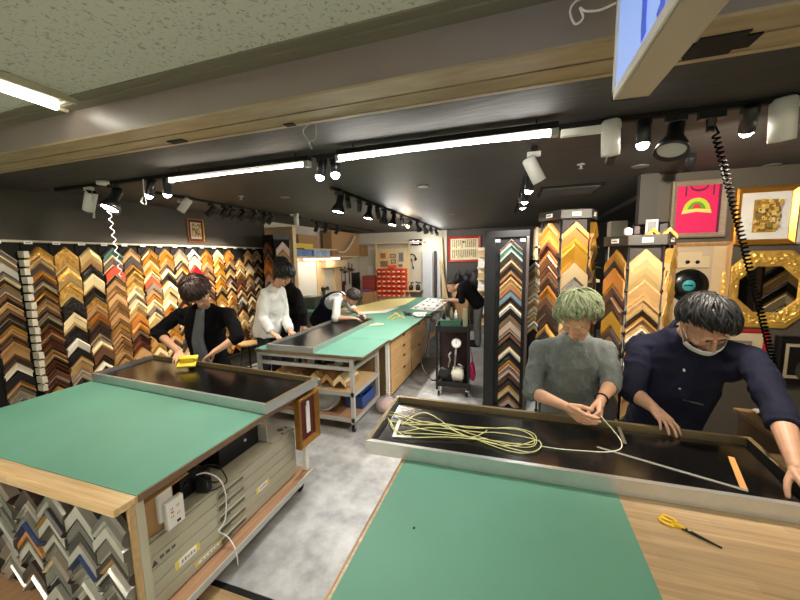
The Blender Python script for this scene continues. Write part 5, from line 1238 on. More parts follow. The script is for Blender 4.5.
mb = MB(); mb.tube(spline([PY(143, 179, 2.0), PY(144, 192, 2.0), PY(146, 204, 2.0), PY(141, 202, 2.0), PY(143, 197, 2.0)]), 0.004, 6); tag(mb.build('hanging_wire', M_WHITE), 'loop of white wire hanging left of the lit pair of spotlights', 'wire')
hk = PZ(312, 122, 2.42); mb = MB(); mb.tube(spline([hk, PY(303, 131, hk.y), PY(310, 143, hk.y), PY(312, 149, hk.y), PY(309, 143, hk.y), PY(315, 139, hk.y), PY(316, 128, hk.y), hk+V((0.02, 0, 0))]), 0.0022, 6); tag(mb.build('hanging_wire_loop', mat('grey wire', (160, 156, 146), 0.5)), 'thin grey wire loop hanging from the shutter housing', 'wire')
mb = MB(); mb.tube(spline([PY(588, -4, 1.2), PY(575, 2, 1.2), PY(570, 12, 1.2), PY(575, 24, 1.2), PY(583, 18, 1.2), PY(580, 8, 1.2), PY(586, 11, 1.2), PY(600, 10, 1.2), PY(616, 3, 1.2)]), 0.003, 6); tag(mb.build('cable_loop', M_WHITE), 'white cable looped on the fascia left of the hanging sign', 'cable')
p = PY(103, 170, 2.04); mb = MB(); mb.lathe([(0.055, -0.012), (0.055, 0.012), (0.03, 0.02)], Matrix.Translation((p.x, p.y, CZ-0.045)), 20); tag(mb.build('junction_box', M_WHITE), 'round white junction box above the large lit spotlight', 'junction box')

# hanging illuminated sign, end-on to the shop front
sg = thing('hanging_sign', 'illuminated white sign with blue strokes hanging above the shop front', 'sign', (0.277, 0.75, 2.205))
X0, X1, Y0, Y1, Z0, Z1 = 0.238, 0.318, 0.35, 1.1, 2.198, 2.56
mb = MB(); mb.box((X0, Y0, Z0), (X1, Y1, Z0+0.012)); mb.box((X0, Y0, Z1-0.012), (X1, Y1, Z1)); mb.box((X0, Y1-0.012, Z0), (X1, Y1, Z1)); mb.box((X0, Y0, Z0), (X1, Y0+0.012, Z1)); mb.build('frame', mat('cream sign frame', (172, 162, 146), 0.4, 0.1), sg, 0.002)
mb = MB()
for a, b in (((X0-0.003, Y0, Z0), (X0+0.004, Y1, Z0+0.022)), ((X0-0.003, Y1-0.016, Z0), (X0+0.004, Y1, Z1)), ((X0-0.003, Y0, Z1-0.02), (X0+0.004, Y1, Z1))): mb.box(a, b)
mb.build('face_trim', mat('pale trim', (214, 212, 206), 0.4), sg)
M_SIGN = emis('sign glow', (150, 180, 250), 0.55); M_SIGNB = emis('sign blue', (62, 92, 206), 0.45)
mb = MB(); mb.box((X0+0.002, Y0+0.012, Z0+0.012), (X1-0.004, Y1-0.012, Z1-0.012)); mb.build('light_panel', M_SIGN, sg)
mb = MB()
def stroke(pts, w):
    P3 = [PX(u, v, X0+0.0015) for u, v in pts]
    for i in range(len(P3)-1): mb.bar(P3[i], P3[i+1], 0.002, w, 0, up=(0, 0, 1) if abs((P3[i+1]-P3[i]).normalized().z) < 0.8 else (0, 1, 0))
mb2 = mb
def flatstroke(pts, w):
    P3 = [PX(u, v, X0) for u, v in pts]; L = []; Rr = []
    for i, q in enumerate(P3):
        d = (P3[min(i+1, len(P3)-1)]-P3[max(i-1, 0)]).normalized(); n = V((0, -d.z, d.y)); L.append(q+n*w/2); Rr.append(q-n*w/2)
    poly = L+Rr[::-1]; vs = [V((X0+0.0005, p.y, p.z)) for p in poly]+[V((X0+0.002, p.y, p.z)) for p in poly]; n = len(poly); k = len(P3)
    fs = []
    for i in range(k-1): fs += [(i, i+1, n-2-i, n-1-i)]
    mb.add(vs, fs)
flatstroke([(645, 0-12), (644, 10), (643, 24), (643, 38)], 0.03); flatstroke([(664, -12), (662, 4), (657, 19)], 0.03); flatstroke([(645, -8), (652, -18), (664, -12)], 0.02)
mb.build('lettering', M_SIGNB, sg)
mb = MB()
for y in (0.5, 0.95): mb.cyl((0.278, y, Z1), (0.278, y, 2.58), 0.012, n=8)
mb.build('hanger', M_ALU, sg)

# ----------------------------------------------------------- right wall frames
YW = 3.8
def wall_frame(label, px, rail, depth, fm, art, mount=None, mrail=0.0, name='framed_picture', glass=True, cat='picture', y=YW):
    (tl, br) = px; A, B = PY(*tl, y), PY(*br, y); w, h = B.x-A.x, A.z-B.z; cx, z0 = (A.x+B.x)/2, B.z
    t = thing(name, label, cat, (cx, y, z0)); M = Matrix.Translation((cx, y-0.001, z0))
    rect_frame(t, w, h, rail, depth, fm, M)
    yy = -depth*0.4
    def panel(nm, x0, z0_, x1, z1, m, dy): mb = MB(); mb.box((x0, yy-dy, z0_), (x1, yy-dy+0.002, z1), 0, M); return mb.build(nm, m, t)
    if mount: panel('mount_board', -w/2+rail*0.9, rail*0.9, w/2-rail*0.9, h-rail*0.9, mount, 0)
    r2 = rail*0.9+mrail
    art(t, M, -w/2+r2, r2, w/2-r2, h-r2, yy-(0.002 if mount else 0))
    if glass:
        mb = MB(); mb.box((-w/2+rail*0.9, yy-0.009, rail*0.9), (w/2-rail*0.9, yy-0.0075, h-rail*0.9), 0, M); mb.build('glazing', glaze(), t)
    return t
def flat(t, nm, M, polys, mats_, y):
    mb = MB()
    for k, (poly, mi) in enumerate(polys):
        yy = y-0.0006*(k+1); n = len(poly)
        mb.prism(poly, 0, 0.0006, M @ Matrix(((1, 0, 0, 0), (0, 0, 1, yy), (0, 1, 0, 0), (0, 0, 0, 1))), mi)
    return mb.build(nm, mats_, t)
def rectp(x0, z0, x1, z1): return [(x0, z0), (x1, z0), (x1, z1), (x0, z1)]
def arc(cx, cz, rx, rz, a0, a1, n=14): return [(cx+rx*math.cos(math.radians(a0+(a1-a0)*k/n)), cz+rz*math.sin(math.radians(a0+(a1-a0)*k/n))) for k in range(n+1)]
PK = mat('pink cotton', (216, 30, 92), 0.8); PKD = mat('dark pink seam', (96, 20, 60), 0.8)
def art_shirt(t, M, x0, z0, x1, z1, y):
    w, h = x1-x0, z1-z0
    polys = [(rectp(x0, z0, x1, z1), 0), (rectp(x0+w*0.93, z0, x1, z1), 1),
     (rectp(x0+w*0.20, z0+h*0.78, x0+w*0.235, z1), 1), (rectp(x0+w*0.80, z0+h*0.78, x0+w*0.835, z1), 1),
     (arc(x0+w*0.5, z1, w*0.21, h*0.13, 180, 360)+arc(x0+w*0.5, z1, w*0.17, h*0.09, 360, 180), 1),
     (arc(x0+w*0.47, z0+h*0.47, w*0.30, h*0.27, 0, 180), 2), (arc(x0+w*0.47, z0+h*0.47, w*0.20, h*0.19, 0, 180), 3), (arc(x0+w*0.47, z0+h*0.48, w*0.10, h*0.14, 0, 180), 4),
     ([(x0+w*0.14, z0+h*0.41), (x0+w*0.47, z0+h*0.45), (x0+w*0.80, z0+h*0.41), (x0+w*0.78, z0+h*0.49), (x0+w*0.47, z0+h*0.52), (x0+w*0.16, z0+h*0.49)], 5)]
    flat(t, 'shirt_print', M, polys, [PK, PKD, mat('print lime', (186, 206, 52), 0.7), mat('print green', (96, 148, 48), 0.7), mat('print red', (206, 40, 40), 0.7), mat('print banner', (232, 206, 110), 0.7)], y)
M_GREYFR = mat('weathered grey frame', (146, 132, 112), 0.6, var=0.15, scale=18, stretch=(1, 1, 4))
wall_frame('grey wooden box frame holding a pink shirt with green arch print', ((671, 183), (722, 237)), 0.042, 0.06, M_GREYFR, art_shirt, glass=False)
def art_patch(t, M, x0, z0, x1, z1, y):
    r = random.Random(4); m_ = (x1-x0)*0.13; x0, x1 = x0+m_, x1-m_; w, h = x1-x0, z1-z0; polys = [(rectp(x0, z0, x1, z1), 0)]
    for k in range(110):
        a, b = x0+r.random()*w*0.93, z0+r.random()*h*0.93; s = 0.008+0.02*r.random(); polys.append((rectp(a, b, min(a+s, x1), min(b+s*1.3, z1)), r.randrange(1, 5)))
    flat(t, 'print', M, polys, [mat('print ochre', (186, 142, 56), 0.5), mat('print gold a', (214, 174, 80), 0.4, 0.3), mat('print umber', (134, 96, 44), 0.6), mat('print sand', (222, 196, 126), 0.6), mat('print moss', (120, 112, 62), 0.6)], y)
M_GOLDB = mat('polished gold frame', (214, 150, 62), 0.28, 0.75, var=0.06, scale=10)
wall_frame('gold frame with white mount and small golden print, upper right wall', ((735, 189), (792, 244)), 0.045, 0.05, M_GOLDB, art_patch, M_WPAPER, 0.062)
def art_plain(c): return lambda t, M, x0, z0, x1, z1, y: flat(t, 'print', M, [(rectp(x0, z0, x1, z1), 0), (rectp(x0+(x1-x0)*.2, z0+(z1-z0)*.2, x1-(x1-x0)*.2, z1-(z1-z0)*.35), 1)], [mat('print %d %d %d' % c, c, 0.6), mat('print lighter %d' % c[0], tuple(min(255, int(a*1.25)) for a in c), 0.6)], y)
wall_frame('pale frame cut by the right picture edge beside the gold frame', ((797, 187), (850, 243)), 0.02, 0.03, M_ALUP, art_plain((170, 176, 160)), M_WPAPER, 0.05)
# record collage in a light wood frame
def art_record(t, M, x0, z0, x1, z1, y):
    w, h = x1-x0, z1-z0; cx, cz = x0+w*0.30, z1-h*0.46
    flat(t, 'backing_print', M, [(rectp(x0, z0, x1, z1), 0), (rectp(x0+w*0.74, z0, x1, z1), 1)], [mat('collage linen', (186, 166, 138), 0.8), mat('collage tan', (206, 178, 138), 0.8)], y)
    Mr = M @ Matrix.Translation((cx, y-0.004, cz)) @ Matrix.Rotation(PI/2, 4, 'X')
    mb = MB(); mb.lathe([(0.15, 0), (0.15, 0.003), (0.05, 0.0035)], Mr, 40); mb.lathe([(0.05, 0.0032), (0.05, 0.0042), (0.004, 0.0042)], Mr, 30, 1); rec = mb.build('record', [mat('vinyl', (16, 16, 18), 0.25), mat('turquoise label', (64, 172, 178), 0.5)], t)
    mb = MB(); mb.box((-0.035, y-0.0095, -0.006), (0.03, y-0.0085, 0.008), 0, M @ Matrix.Translation((cx, 0, cz))); mb.build('label_mark', M_BLACK, rec)
    mb = MB(); mb.box((x0+w*0.0, y-0.02, z1-h*0.25), (x0+w*0.66, y-0.003, z1-h*0.12), 0, M); mb.box((x0+w*0.02, y-0.022, z1-h*0.13), (x0+w*0.5, y-0.003, z1-h*0.07), 0, M)
    for q in (0.22, 0.42): mb.cyl(M @ V((x0+w*q, y-0.024, z1-h*0.185)), M @ V((x0+w*q, y-0.02, z1-h*0.185)), 0.016, n=16, m=1)
    mb.build('tape_deck', [mat('cream deck', (206, 184, 146), 0.5), M_BLACK], t)
wall_frame('light wood frame with black record and turquoise label behind shorter tower', ((672, 243), (722, 335)), 0.035, 0.05, woodmat('light wood frame', (176, 132, 84), (206, 166, 112), 'z', 0, 0.45), art_record, glass=False)
def art_tri(t, M, x0, z0, x1, z1, y):
    w, h = x1-x0, z1-z0; flat(t, 'print', M, [(rectp(x0+w*.2, z0+h*.2, x1-w*.2, z1-h*.2), 0), (rectp(x0+w*.3, z0+h*.3, x1-w*.3, z1-h*.3), 1)], [mat('print grey line', (140, 130, 120), 0.6), mat('print cream', (226, 212, 184), 0.6)], y)
wall_frame('red frame with cream mount behind the masked person', ((714, 328), (763, 370)), 0.03, 0.035, mat('red lacquer', (190, 34, 30), 0.35), art_tri, mat('cream mount', (226, 208, 174), 0.7), 0.02)
def art_dark(t, M, x0, z0, x1, z1, y):
    w, h = x1-x0, z1-z0; flat(t, 'painting', M, [(rectp(x0, z0, x1, z1), 0), (arc(x0+w*.5, z0+h*.2, w*.3, h*.4, 0, 360, 20), 1), (arc(x0+w*.5, z0+h*.62, w*.15, h*.16, 0, 360, 20), 2)], [mat('painting dark', (34, 28, 24), 0.5), mat('painting olive', (92, 84, 70), 0.6), mat('painting pale', (176, 158, 136), 0.6)], y)
M_BLKFR = mat('black wide frame', (24, 19, 17), 0.3, 0.1)
bf = wall_frame('wide black frame with pale mount and dark painting, lower right wall', ((775, 335), (838, 388)), 0.062, 0.06, M_BLKFR, art_dark, mat('cream mount', (226, 208, 174), 0.7), 0.035)
# octagonal gold mirror
A, B = PY(722, 285, YW), PY(760, 252, YW); rO = 0.345; mc = V((A.x+rO*0.90, YW, B.z-rO*0.93))
mr = thing('octagonal_mirror', 'octagonal mirror in lumpy gold frame on the right wall', 'mirror', (mc.x, YW, mc.z-rO*0.95))
mb = MB(); NS, NR = 192, 24; vs = []
for i in range(NS):
    a = 2*PI*i/NS; sec = PI/4; rr = math.cos(PI/8)/math.cos(((a+PI/8) % sec)-sec/2)
    for j in range(NR+1):
        t = j/NR; R_ = (rO*(1-t)+0.205*t)*rr/math.cos(PI/8)*0.96; hgt = 0.030*(0.35+0.65*math.sin(PI*min(1, 0.1+0.9*t))**0.5) 
        q = V((R_*math.cos(a), 0, R_*math.sin(a))); nz = noise.noise(V((q.x*40, 4.2, q.z*40))); c_ = noise.noise(V((q.x*18, 1.2, q.z*18)))
        hgt += 0.014*(abs(nz)*2.2-0.4)*math.sin(PI*t) + 0.006*c_*math.sin(PI*t)
        vs.append(V((mc.x+q.x, YW-0.004-hgt, mc.z+q.z)))
fs = []
for i in range(NS):
    for j in range(NR): a = i*(NR+1)+j; b = ((i+1) % NS)*(NR+1)+j; fs.append((a, a+1, b+1, b))
mb.add(vs, fs, 0, True); mb.build('frame', mat('hammered gold', (232, 184, 88), 0.36, 0.55), mr)
mb = MB(); mb.prism([(mc.x+0.235*math.cos(PI/8+PI/4*k), mc.z+0.235*math.sin(PI/8+PI/4*k)) for k in range(8)], YW-0.014, YW-0.002, Matrix(((1, 0, 0, 0), (0, 0, 1, 0), (0, 1, 0, 0), (0, 0, 0, 1)))); mb.build('mirror_glass', mat('mirror silver', (210, 212, 210), 0.02, 1.0), mr)
# rack on the unseen right side of the shop, seen in the mirror only
sr = thing('mirror_side_rack', 'dark rack of black and cream corners seen only in the gold mirror', 'display rack', (3.1, 1.7, 0), PI+0.5)
MB().box((-0.8, 0.0, 0.05), (0.8, 0.05, 2.1)).build('backboard', mat('brown black board', (42, 34, 28), 0.6), sr, local=True)
MB().box((-0.03, -0.05, 0.05), (0.02, 0.0, 2.1)).build('divider', mat('walnut', (84, 58, 40), 0.5), sr, local=True)
for k in range(3): MB().box((0.2+0.18*k, -0.10, 0.4), (0.28+0.18*k, 0.0, 1.9)).build('tall_panel', [M_BLACKM, M_PINE, M_BLACKM][k], sr, local=True)
Ms = Matrix.Translation((3.1, 1.7, 0)) @ Matrix.Rotation(PI+0.5, 4, 'Z')
for k in range(7): sample('kcknkck'[k], Ms @ V((-0.26, -0.002, 2.0-0.15*k)), PI+0.5, 0.42, 0.10, 0.04, 'bevel', '%s from the top in the gold mirror reflection' % ORD[k+1], 'frame corners reflected in the gold mirror')
# little frames on top of the shorter tower
def little(name, u, v, y, w, h, m, label, inner=None):
    p = PY(u, v, y); t = thing(name, label, 'picture frame', (p.x, y, 1.931)); M = Matrix.Translation((p.x, y, 1.931))
    rect_frame(t, w, h, 0.012, 0.015, m, M); mb = MB(); mb.box((-w/2+.01, -.006, .01), (w/2-.01, -.003, h-.01), 0, M); mb.build('photo', inner or mat('grey photo', (96, 96, 96), 0.5), t)
little('framed_photo', 651, 230, 3.02, 0.075, 0.11, M_WHITE, 'tiny white framed grey photo on top of the shorter tower'); little('framed_photo', 639, 232, 3.10, 0.09, 0.085, M_BLACK, 'tiny black frame on top of the shorter tower', mat('plum photo', (64, 40, 46), 0.5)); little('framed_photo', 663, 232, 3.08, 0.07, 0.095, M_BLACK, 'tiny black frame at the right on the shorter tower', mat('dark photo', (40, 36, 34), 0.5))
for k, u in enumerate((652, 668)):
    p = PY(u, 231, 2.93); sample('gO'[k], (p.x, 2.93, 1.975), 0, 0.10, 0.022, 0.03, 'flat', ('lying on top of the shorter tower at left', 'lying on top of the shorter tower at right')[k], 'frame corners on the shorter tower')
p = PY(628, 233, 3.05); mb = MB(); mb.lathe([(0.025, 0), (0.03, 0.02), (0.028, 0.05), (0.012, 0.062)], Matrix.Translation((p.x, 3.05, 1.931)), 16); tag(mb.build('paper_weight', M_WHITE), 'round white ornament on top of the shorter tower', 'ornament')
# far right background: white cabinet box, shelf with plants, more stock
p = PY(620, 222, 5.2); mb = MB(); mb.box((p.x-0.10, 5.2, 0.0), (p.x+0.09, 5.4, 2.22)); tag(mb.build('white_locker', mat('cream cabinet', (232, 226, 204), 0.5), None, 0.004), 'tall narrow cream cabinet beyond the two rack towers', 'cabinet')
mb = MB(); mb.bar(PZ(597, 219, 2.38), PZ(643, 195, 2.38), 0.03, 0.05); tag(mb.build('ceiling_pipe', M_BLACK), 'black pipe under the ceiling left of the right wall', 'pipe')
bk = thing('stock_rack', 'tall open pine rack of moulding lengths behind the post rack', 'rack', (0.55, 5.6, 0))
for x in (0.30, 1.0):
    for y in (5.45, 5.9): MB().box((x-0.02, y-0.02, 0), (x+0.02, y+0.02, 2.2)).build('upright', M_PINE, bk)
for z in (0.3, 0.7, 1.1, 1.5, 1.9): MB().box((0.28, 5.43, z), (1.02, 5.92, z+0.025)).build('shelf', M_PINE, bk)
r = random.Random(5)
for k, z in enumerate((0.325, 0.725, 1.125, 1.525, 1.925)):
    for j in range(5):
        x = 0.36+0.14*j; hh = 0.12+0.16*r.random(); ww = 0.07+0.04*r.random(); mb = MB(); mb.box((x-ww/2, 5.5, z), (x+ww/2, 5.85, z+hh), 0); mb.box((x-ww*.3, 5.499, z+hh*.5), (x+ww*.3, 5.5, z+hh*.75), 1)
        o = mb.build('stock_box', [mat('stock %d' % ((k*5+j) % 5), ((196, 160, 110), (120, 60, 40), (206, 196, 176), (60, 84, 66), (150, 40, 40))[(k*5+j) % 5], 0.6), M_WPAPER], None, 0.003); tag(o, '%s stock box, %s along the %s shelf of the pine rack' % (('tan', 'brown', 'off-white', 'dark green', 'dark red')[(k*5+j) % 5], ORD[j+1], ('lowest', 'second', 'third', 'fourth', 'top')[k]), 'box', 'stock boxes on the pine rack')
def plant(x, y, z, h, n, label, seed):
    t = thing('potted_plant', label, 'plant', (x, y, z)); rr = random.Random(seed)
    mb = MB(); mb.lathe([(0.05, 0), (0.07, 0.1), (0.075, 0.1), (0.06, 0.095), (0.0, 0.09)], Matrix.Translation((x, y, z)), 18); mb.build('pot', mat('terracotta grey', (96, 84, 72), 0.7), t)
    mb = MB(); st = MB()
    for k in range(n):
        a = rr.uniform(0, 6.28); zz = z+0.1+h*rr.random(); rd = 0.05+0.12*rr.random(); c = V((x+rd*math.cos(a), y+rd*math.sin(a), zz)); d = V((math.cos(a), math.sin(a), rr.uniform(-0.5, 0.6))).normalized(); s_ = d.cross(V((0, 0, 1))).normalized()
        L = 0.05+0.05*rr.random(); up = V((0, 0, 0.01)); mb.add([c-d*L*.5, c+s_*L*.28+up, c+d*L*.6, c-s_*L*.28+up], [(0, 1, 2, 3)]); st.tube([(x, y, z+0.09+0.5*(zz-z-0.09)), c-d*L*.4], 0.003, 4)
    mb.build('foliage', mat('leaf green', (76, 104, 58), 0.5, var=0.3, scale=20), t); st.build('stems', mat('stem green', (84, 92, 56), 0.6), t)
plant(0.26, 4.75, 1.15, 0.55, 90, 'leafy green plant between the post rack and the taller tower', 2); plant(0.26, 4.8, 0.75, 0.2, 60, 'lower green plant beside the post rack', 4); plant(0.80, 4.7, 1.5, 0.45, 70, 'green plant between the two rack towers', 6)
ps = thing('plant_stand', 'dark plant stand behind the post rack and towers', 'stand', (0.5, 4.78, 0))
MB().box((0.15, 4.62, 1.12), (0.40, 4.9, 1.15)).build('shelf', M_PINE, ps); MB().box((0.15, 4.62, 0.72), (0.40, 4.9, 0.75)).build('shelf', M_PINE, ps); MB().box((0.66, 4.55, 1.47), (0.95, 4.85, 1.5)).build('shelf', M_PINE, ps)
for x, y, zt in ((0.17, 4.64, 1.15), (0.38, 4.64, 1.15), (0.17, 4.88, 1.15), (0.38, 4.88, 1.15), (0.68, 4.57, 1.5), (0.93, 4.57, 1.5), (0.93, 4.83, 1.5), (0.68, 4.83, 1.5)): MB().box((x-.012, y-.012, 0), (x+.012, y+.012, zt)).build('leg', M_BLACK, ps)
mb = MB(); column_x = PY(537, 300, 4.6)
column('w4c4n4w4c4p4', (0.245, 4.60, 1.72), 0, 0.15, 0.05, 0.05, 'stacked between post rack and taller tower', 'pale corners beyond the post rack', 0.9, 0.1)
sp2 = thing('sample_board', 'narrow dark board of pale corners between post rack and towers', 'display rack', (0.245, 4.61, 0.0)); MB().box((0.16, 4.602, 0.0), (0.33, 4.618, 1.74)).build('board', M_BLACKM, sp2)
# -------------------------------------------------- left wall picture, stool
XLW = -4.3
A, B = PX(186, 218, XLW), PX(203, 242, XLW); A2 = PX(202, 217, XLW)
w, h = A2.y-A.y, A.z-PX(186, 242, XLW).z; M = Matrix.Translation((XLW+0.001, (A.y+A2.y)/2, PX(186, 242, XLW).z)) @ Matrix.Rotation(PI/2, 4, 'Z')
t = thing('framed_picture', 'small gold frame with dark red mount above the left wall rack', 'picture', (XLW, (A.y+A2.y)/2, PX(186, 242, XLW).z))
rect_frame(t, w, h, 0.014, 0.025, M_GOLDB, M)
mb = MB(); mb.box((-w/2+.012, -.012, .012), (w/2-.012, -.008, h-.012), 0, M); mb.build('mount', mat('dark red mount', (92, 22, 26), 0.7), t)
r = random.Random(3); polys = [(rectp(-w/2+.045, .05, w/2-.045, h-.05), 0)]
for i in range(7):
    for j in range(9):
        if r.random() < 0.75:
            x = -w/2+.065+i*(w-.14)/7; z = .07+j*(h-.14)/9; polys.append((rectp(x, z, x+0.014+0.01*r.random(), z+0.016+0.008*r.random()), r.choice((1, 2, 2, 2))))
flat(t, 'print', M, polys, [mat('print cream', (226, 212, 184), 0.6), mat('print black marks', (50, 40, 34), 0.6), mat('print ochre', (186, 142, 56), 0.5), mat('print red', (206, 40, 40), 0.7)], -0.012)
sp = PZ(249, 343, 0.62); st = thing('stool', 'round wooden stool with thin black legs behind the left workbench', 'stool', (sp.x, sp.y, 0))
mb = MB(); mb.lathe([(0.14, 0.60), (0.148, 0.606), (0.148, 0.624), (0.14, 0.63)], Matrix.Translation((sp.x, sp.y, 0)), 28); mb.build('seat', mat('light stool wood', (196, 160, 110), 0.45, var=0.08, scale=6), st)
for k in range(4):
    a = PI/4+PI/2*k; mb = MB(); mb.cyl((sp.x+0.07*math.cos(a), sp.y+0.07*math.sin(a), 0.602), (sp.x+0.19*math.cos(a), sp.y+0.19*math.sin(a), 0), 0.010, n=8); mb.build('leg', M_BLACK, st)
mb = MB(); mb.tube([(sp.x+0.13*math.cos(a), sp.y+0.13*math.sin(a), 0.3) for a in [2*PI*q/24 for q in range(24)]], 0.006, 6, closed=True); mb.build('ring', M_BLACK, st)

# ------------------------------------------------------- on the long bench
z = TZ+0.0005
def sheet(pts, zz, m, name, label, cat, th=0.002): mb = MB(); mb.prism([(p.x, p.y) for p in [PZ(u, v, zz) for u, v in pts]][::-1], zz, zz+th); return tag(mb.build(name, m), label, cat)
sheet([(340, 309), (362, 305), (390, 299), (417, 298), (405, 304.5), (383, 310.5), (362, 312)], z, mat('cream kraft paper', (222, 206, 140), 0.7), 'kraft_paper', 'wide cream paper sheet spread over the long green bench', 'paper')
sheet([(343, 311), (362, 314), (386, 312.5), (400, 307), (383, 310), (362, 311.6)], z, M_WPAPER, 'paper_sheet', 'white paper edge showing under the cream sheet', 'paper', 0.0015)
cal = thing('calligraphy_sheet', 'white sheet with black brush characters at the bench end', 'paper', PZ(430, 305, z))
c4 = [PZ(u, v, z) for u, v in ((410, 309), (435, 311), (450, 300), (428, 298))]
mb = MB(); mb.prism([(p.x, p.y) for p in c4], z, z+0.002); mb.build('sheet', M_WPAPER, cal)
mb = MB(); r = random.Random(8)
def bil(a, b): return (c4[0]*(1-a)+c4[1]*a)*(1-b) + (c4[3]*(1-a)+c4[2]*a)*b
for i in range(3):
    for j in range(4):
        cx, cy = (i+0.5)/3*0.86+0.07, (j+0.5)/4
        for q in range(6):
            a, b = cx+r.uniform(-.09, .09), cy+r.uniform(-.07, .07); e, f_ = (a+r.uniform(-.10, .10), b+r.uniform(-.015, .015)) if q % 2 else (a+r.uniform(-.02, .02), b+r.uniform(-.09, .09))
            mb.bar(bil(min(max(a, .03), .97), min(max(b, .03), .97))+V((0, 0, .0026)), bil(min(max(e, .03), .97), min(max(f_, .03), .97))+V((0, 0, .0026)), 0.024, 0.001)
mb.build('brush_characters', mat('ink', (16, 16, 18), 0.6), cal)
lab = [(412, 317), (426, 317), (427, 312), (414, 312)]
sheet(lab, z, M_WPAPER, 'paper_strip', 'short white paper strip with black marks before the calligraphy sheet', 'paper')
for k, (u, v) in enumerate(((415, 315), (419, 314.5), (423, 315))):
    p = PZ(u, v, z+.003); mb = MB(); mb.cbox((p.x, p.y, z+.0042), (0.03, 0.05, 0.004), 0.4); tag(mb.build('ink_stone', M_BLACK), 'black marker piece on the white strip, %s from left' % ORD[k+1], 'marker', 'marker pieces on the white strip')
for k, (a, b) in enumerate((((388, 319), (397, 313)), ((392, 320), (402, 316)), ((394, 313), (404, 318)))):
    p, q = PZ(*a, z), PZ(*b, z); mb = MB(); mb.bar(p+V((0, 0, .006)), q+V((0, 0, .006)), 0.02, 0.012); tag(mb.build('wood_lath', mat('yellow lath', (224, 190, 84), 0.5)), '%s yellow lath lying on the long green bench' % ('nearer', 'middle', 'farther')[k], 'lath', 'yellow laths on the long bench')
p = PZ(410, 318, z); mb = MB(); mb.tube(spline([PZ(403, 313, z)+V((0, 0, .02)), PZ(411, 316, z)+V((0, 0, .025)), PZ(417, 318, z)+V((0, 0, .02)), PZ(430, 317, z)+V((0, 0, .012)), V((-1.40, PZ(437, 316, z).y, z+.012)), V((-1.33, PZ(437, 316, z).y+.0, z-.10)), V((-1.18, 4.75, 0.52)), V((-1.22, 4.6, 0.30)), V((-1.05, 4.4, 0.16)), V((-0.93, 4.38, 0.17))]), 0.012, 8)
tag(mb.build('air_hose', M_PLAST), 'black air hose running from the bench down to the cart', 'hose')
p = PZ(407, 315, z); mb = MB(); mb.cbox((p.x, p.y, z+.03), (0.05, 0.16, 0.05), 0.7); mb.cbox((p.x+.03, p.y-.04, z+.03), (0.12, 0.04, 0.04), 0.7); tag(mb.build('nail_gun', mat('tool grey', (60, 62, 66), 0.4), None, 0.006), 'small dark nail gun on the long green bench', 'tool')
p = PZ(375, 325, z); mb = MB(); mb.cbox((p.x, p.y, z+.006), (0.14, 0.05, 0.012), 0.5); mb.cbox((p.x+.05, p.y+.07, z+.006), (0.12, 0.04, 0.012), -0.2); tag(mb.build('wood_offcut', mat('pale offcut', (226, 204, 160), 0.6), None, 0.002), 'pale wood offcuts on the green bench beside the middle panel', 'offcut')
# tool in the bent person's hands
p = PY(357, 318, 4.6); mb = MB(); mb.cbox((p.x+.04, p.y+.02, 0.915), (0.13, 0.05, 0.06), 0.2); mb.cbox((p.x+.06, p.y+.03, 0.955), (0.05, 0.05, 0.03), 0.2); tag(mb.build('tape_gun', mat('tool grey', (60, 62, 66), 0.4), None, 0.01), 'dark hand tool held over the middle panel by the bending person', 'tool')

# ------------------------------------------------------------------ the cart
ct = thing('tool_cart', 'black three-tier tool cart with air compressor in the aisle', 'cart', (-0.75, 4.5, 0), math.radians(6))
cw, cd = 0.20, 0.24
def L(o_): return Matrix.Translation(ct.location) @ ct.rotation_euler.to_matrix().to_4x4()
for x in (-cw, cw):
    for y in (-cd, cd):
        mb = MB(); mb.box((x-.014, y-.014, .09), (x+.014, y+.014, .93)); mb.build('upright', M_BLACK, ct, 0.002, local=True)
for zt, hh in ((.14, .06), (.86, .07)):
    mb = MB(); mb.box((-cw, -cd, zt), (cw, cd, zt+.006))
    for a in ((-cw-.012, -cd-.012, cw+.012, -cd), (-cw-.012, cd, cw+.012, cd+.012), (-cw-.012, -cd, -cw, cd), (cw, -cd, cw+.012, cd)): mb.box((a[0], a[1], zt-.005), (a[2], a[3], zt+hh))
    mb.build('tray', M_BLACK, ct, 0.002, local=True)
mb = MB(); mb.box((-cw, cd-.012, .2), (cw, cd-.006, .86)); mb.box((cw-.004, -cd+.02, .2), (cw, cd, .86)); mb.build('back_panel', mat('dark red brown', (52, 30, 28), 0.6), ct, local=True)
for x in (-cw+.02, cw-.02):
    for y in (-cd+.02, cd-.02):
        mb = MB(); mb.cyl((x-.012, y, .04), (x+.012, y, .04), .04, n=16, m=0); mb.cyl((x-.014, y, .04), (x+.014, y, .04), .018, n=12, m=1); mb.box((x-.02, y-.02, .075), (x+.02, y+.02, .095), 1); mb.build('caster', [M_BLACKM, M_ALU], ct, local=True)
cm = thing('air_compressor', 'small air compressor with cream tank on the cart bottom tray', 'compressor', (-0.75, 4.46, 0.147), math.radians(6))
mb = MB(); mb.tube([(-.02, -.05, .11), (0.0, -.05, .11), (.12, -.05, .11), (.145, -.05, .11)], [.05, .095, .095, .05], 20); mb.build('tank', mat('cream tank', (206, 204, 186), 0.35), cm, local=True)
mb = MB(); mb.lathe([(.06, -.06), (.075, -.05), (.075, .05), (.06, .06)], Matrix.Translation((-.11, -.06, .13)) @ Matrix.Rotation(PI/2, 4, 'X'), 20); mb.build('motor', M_PLAST, cm, local=True)
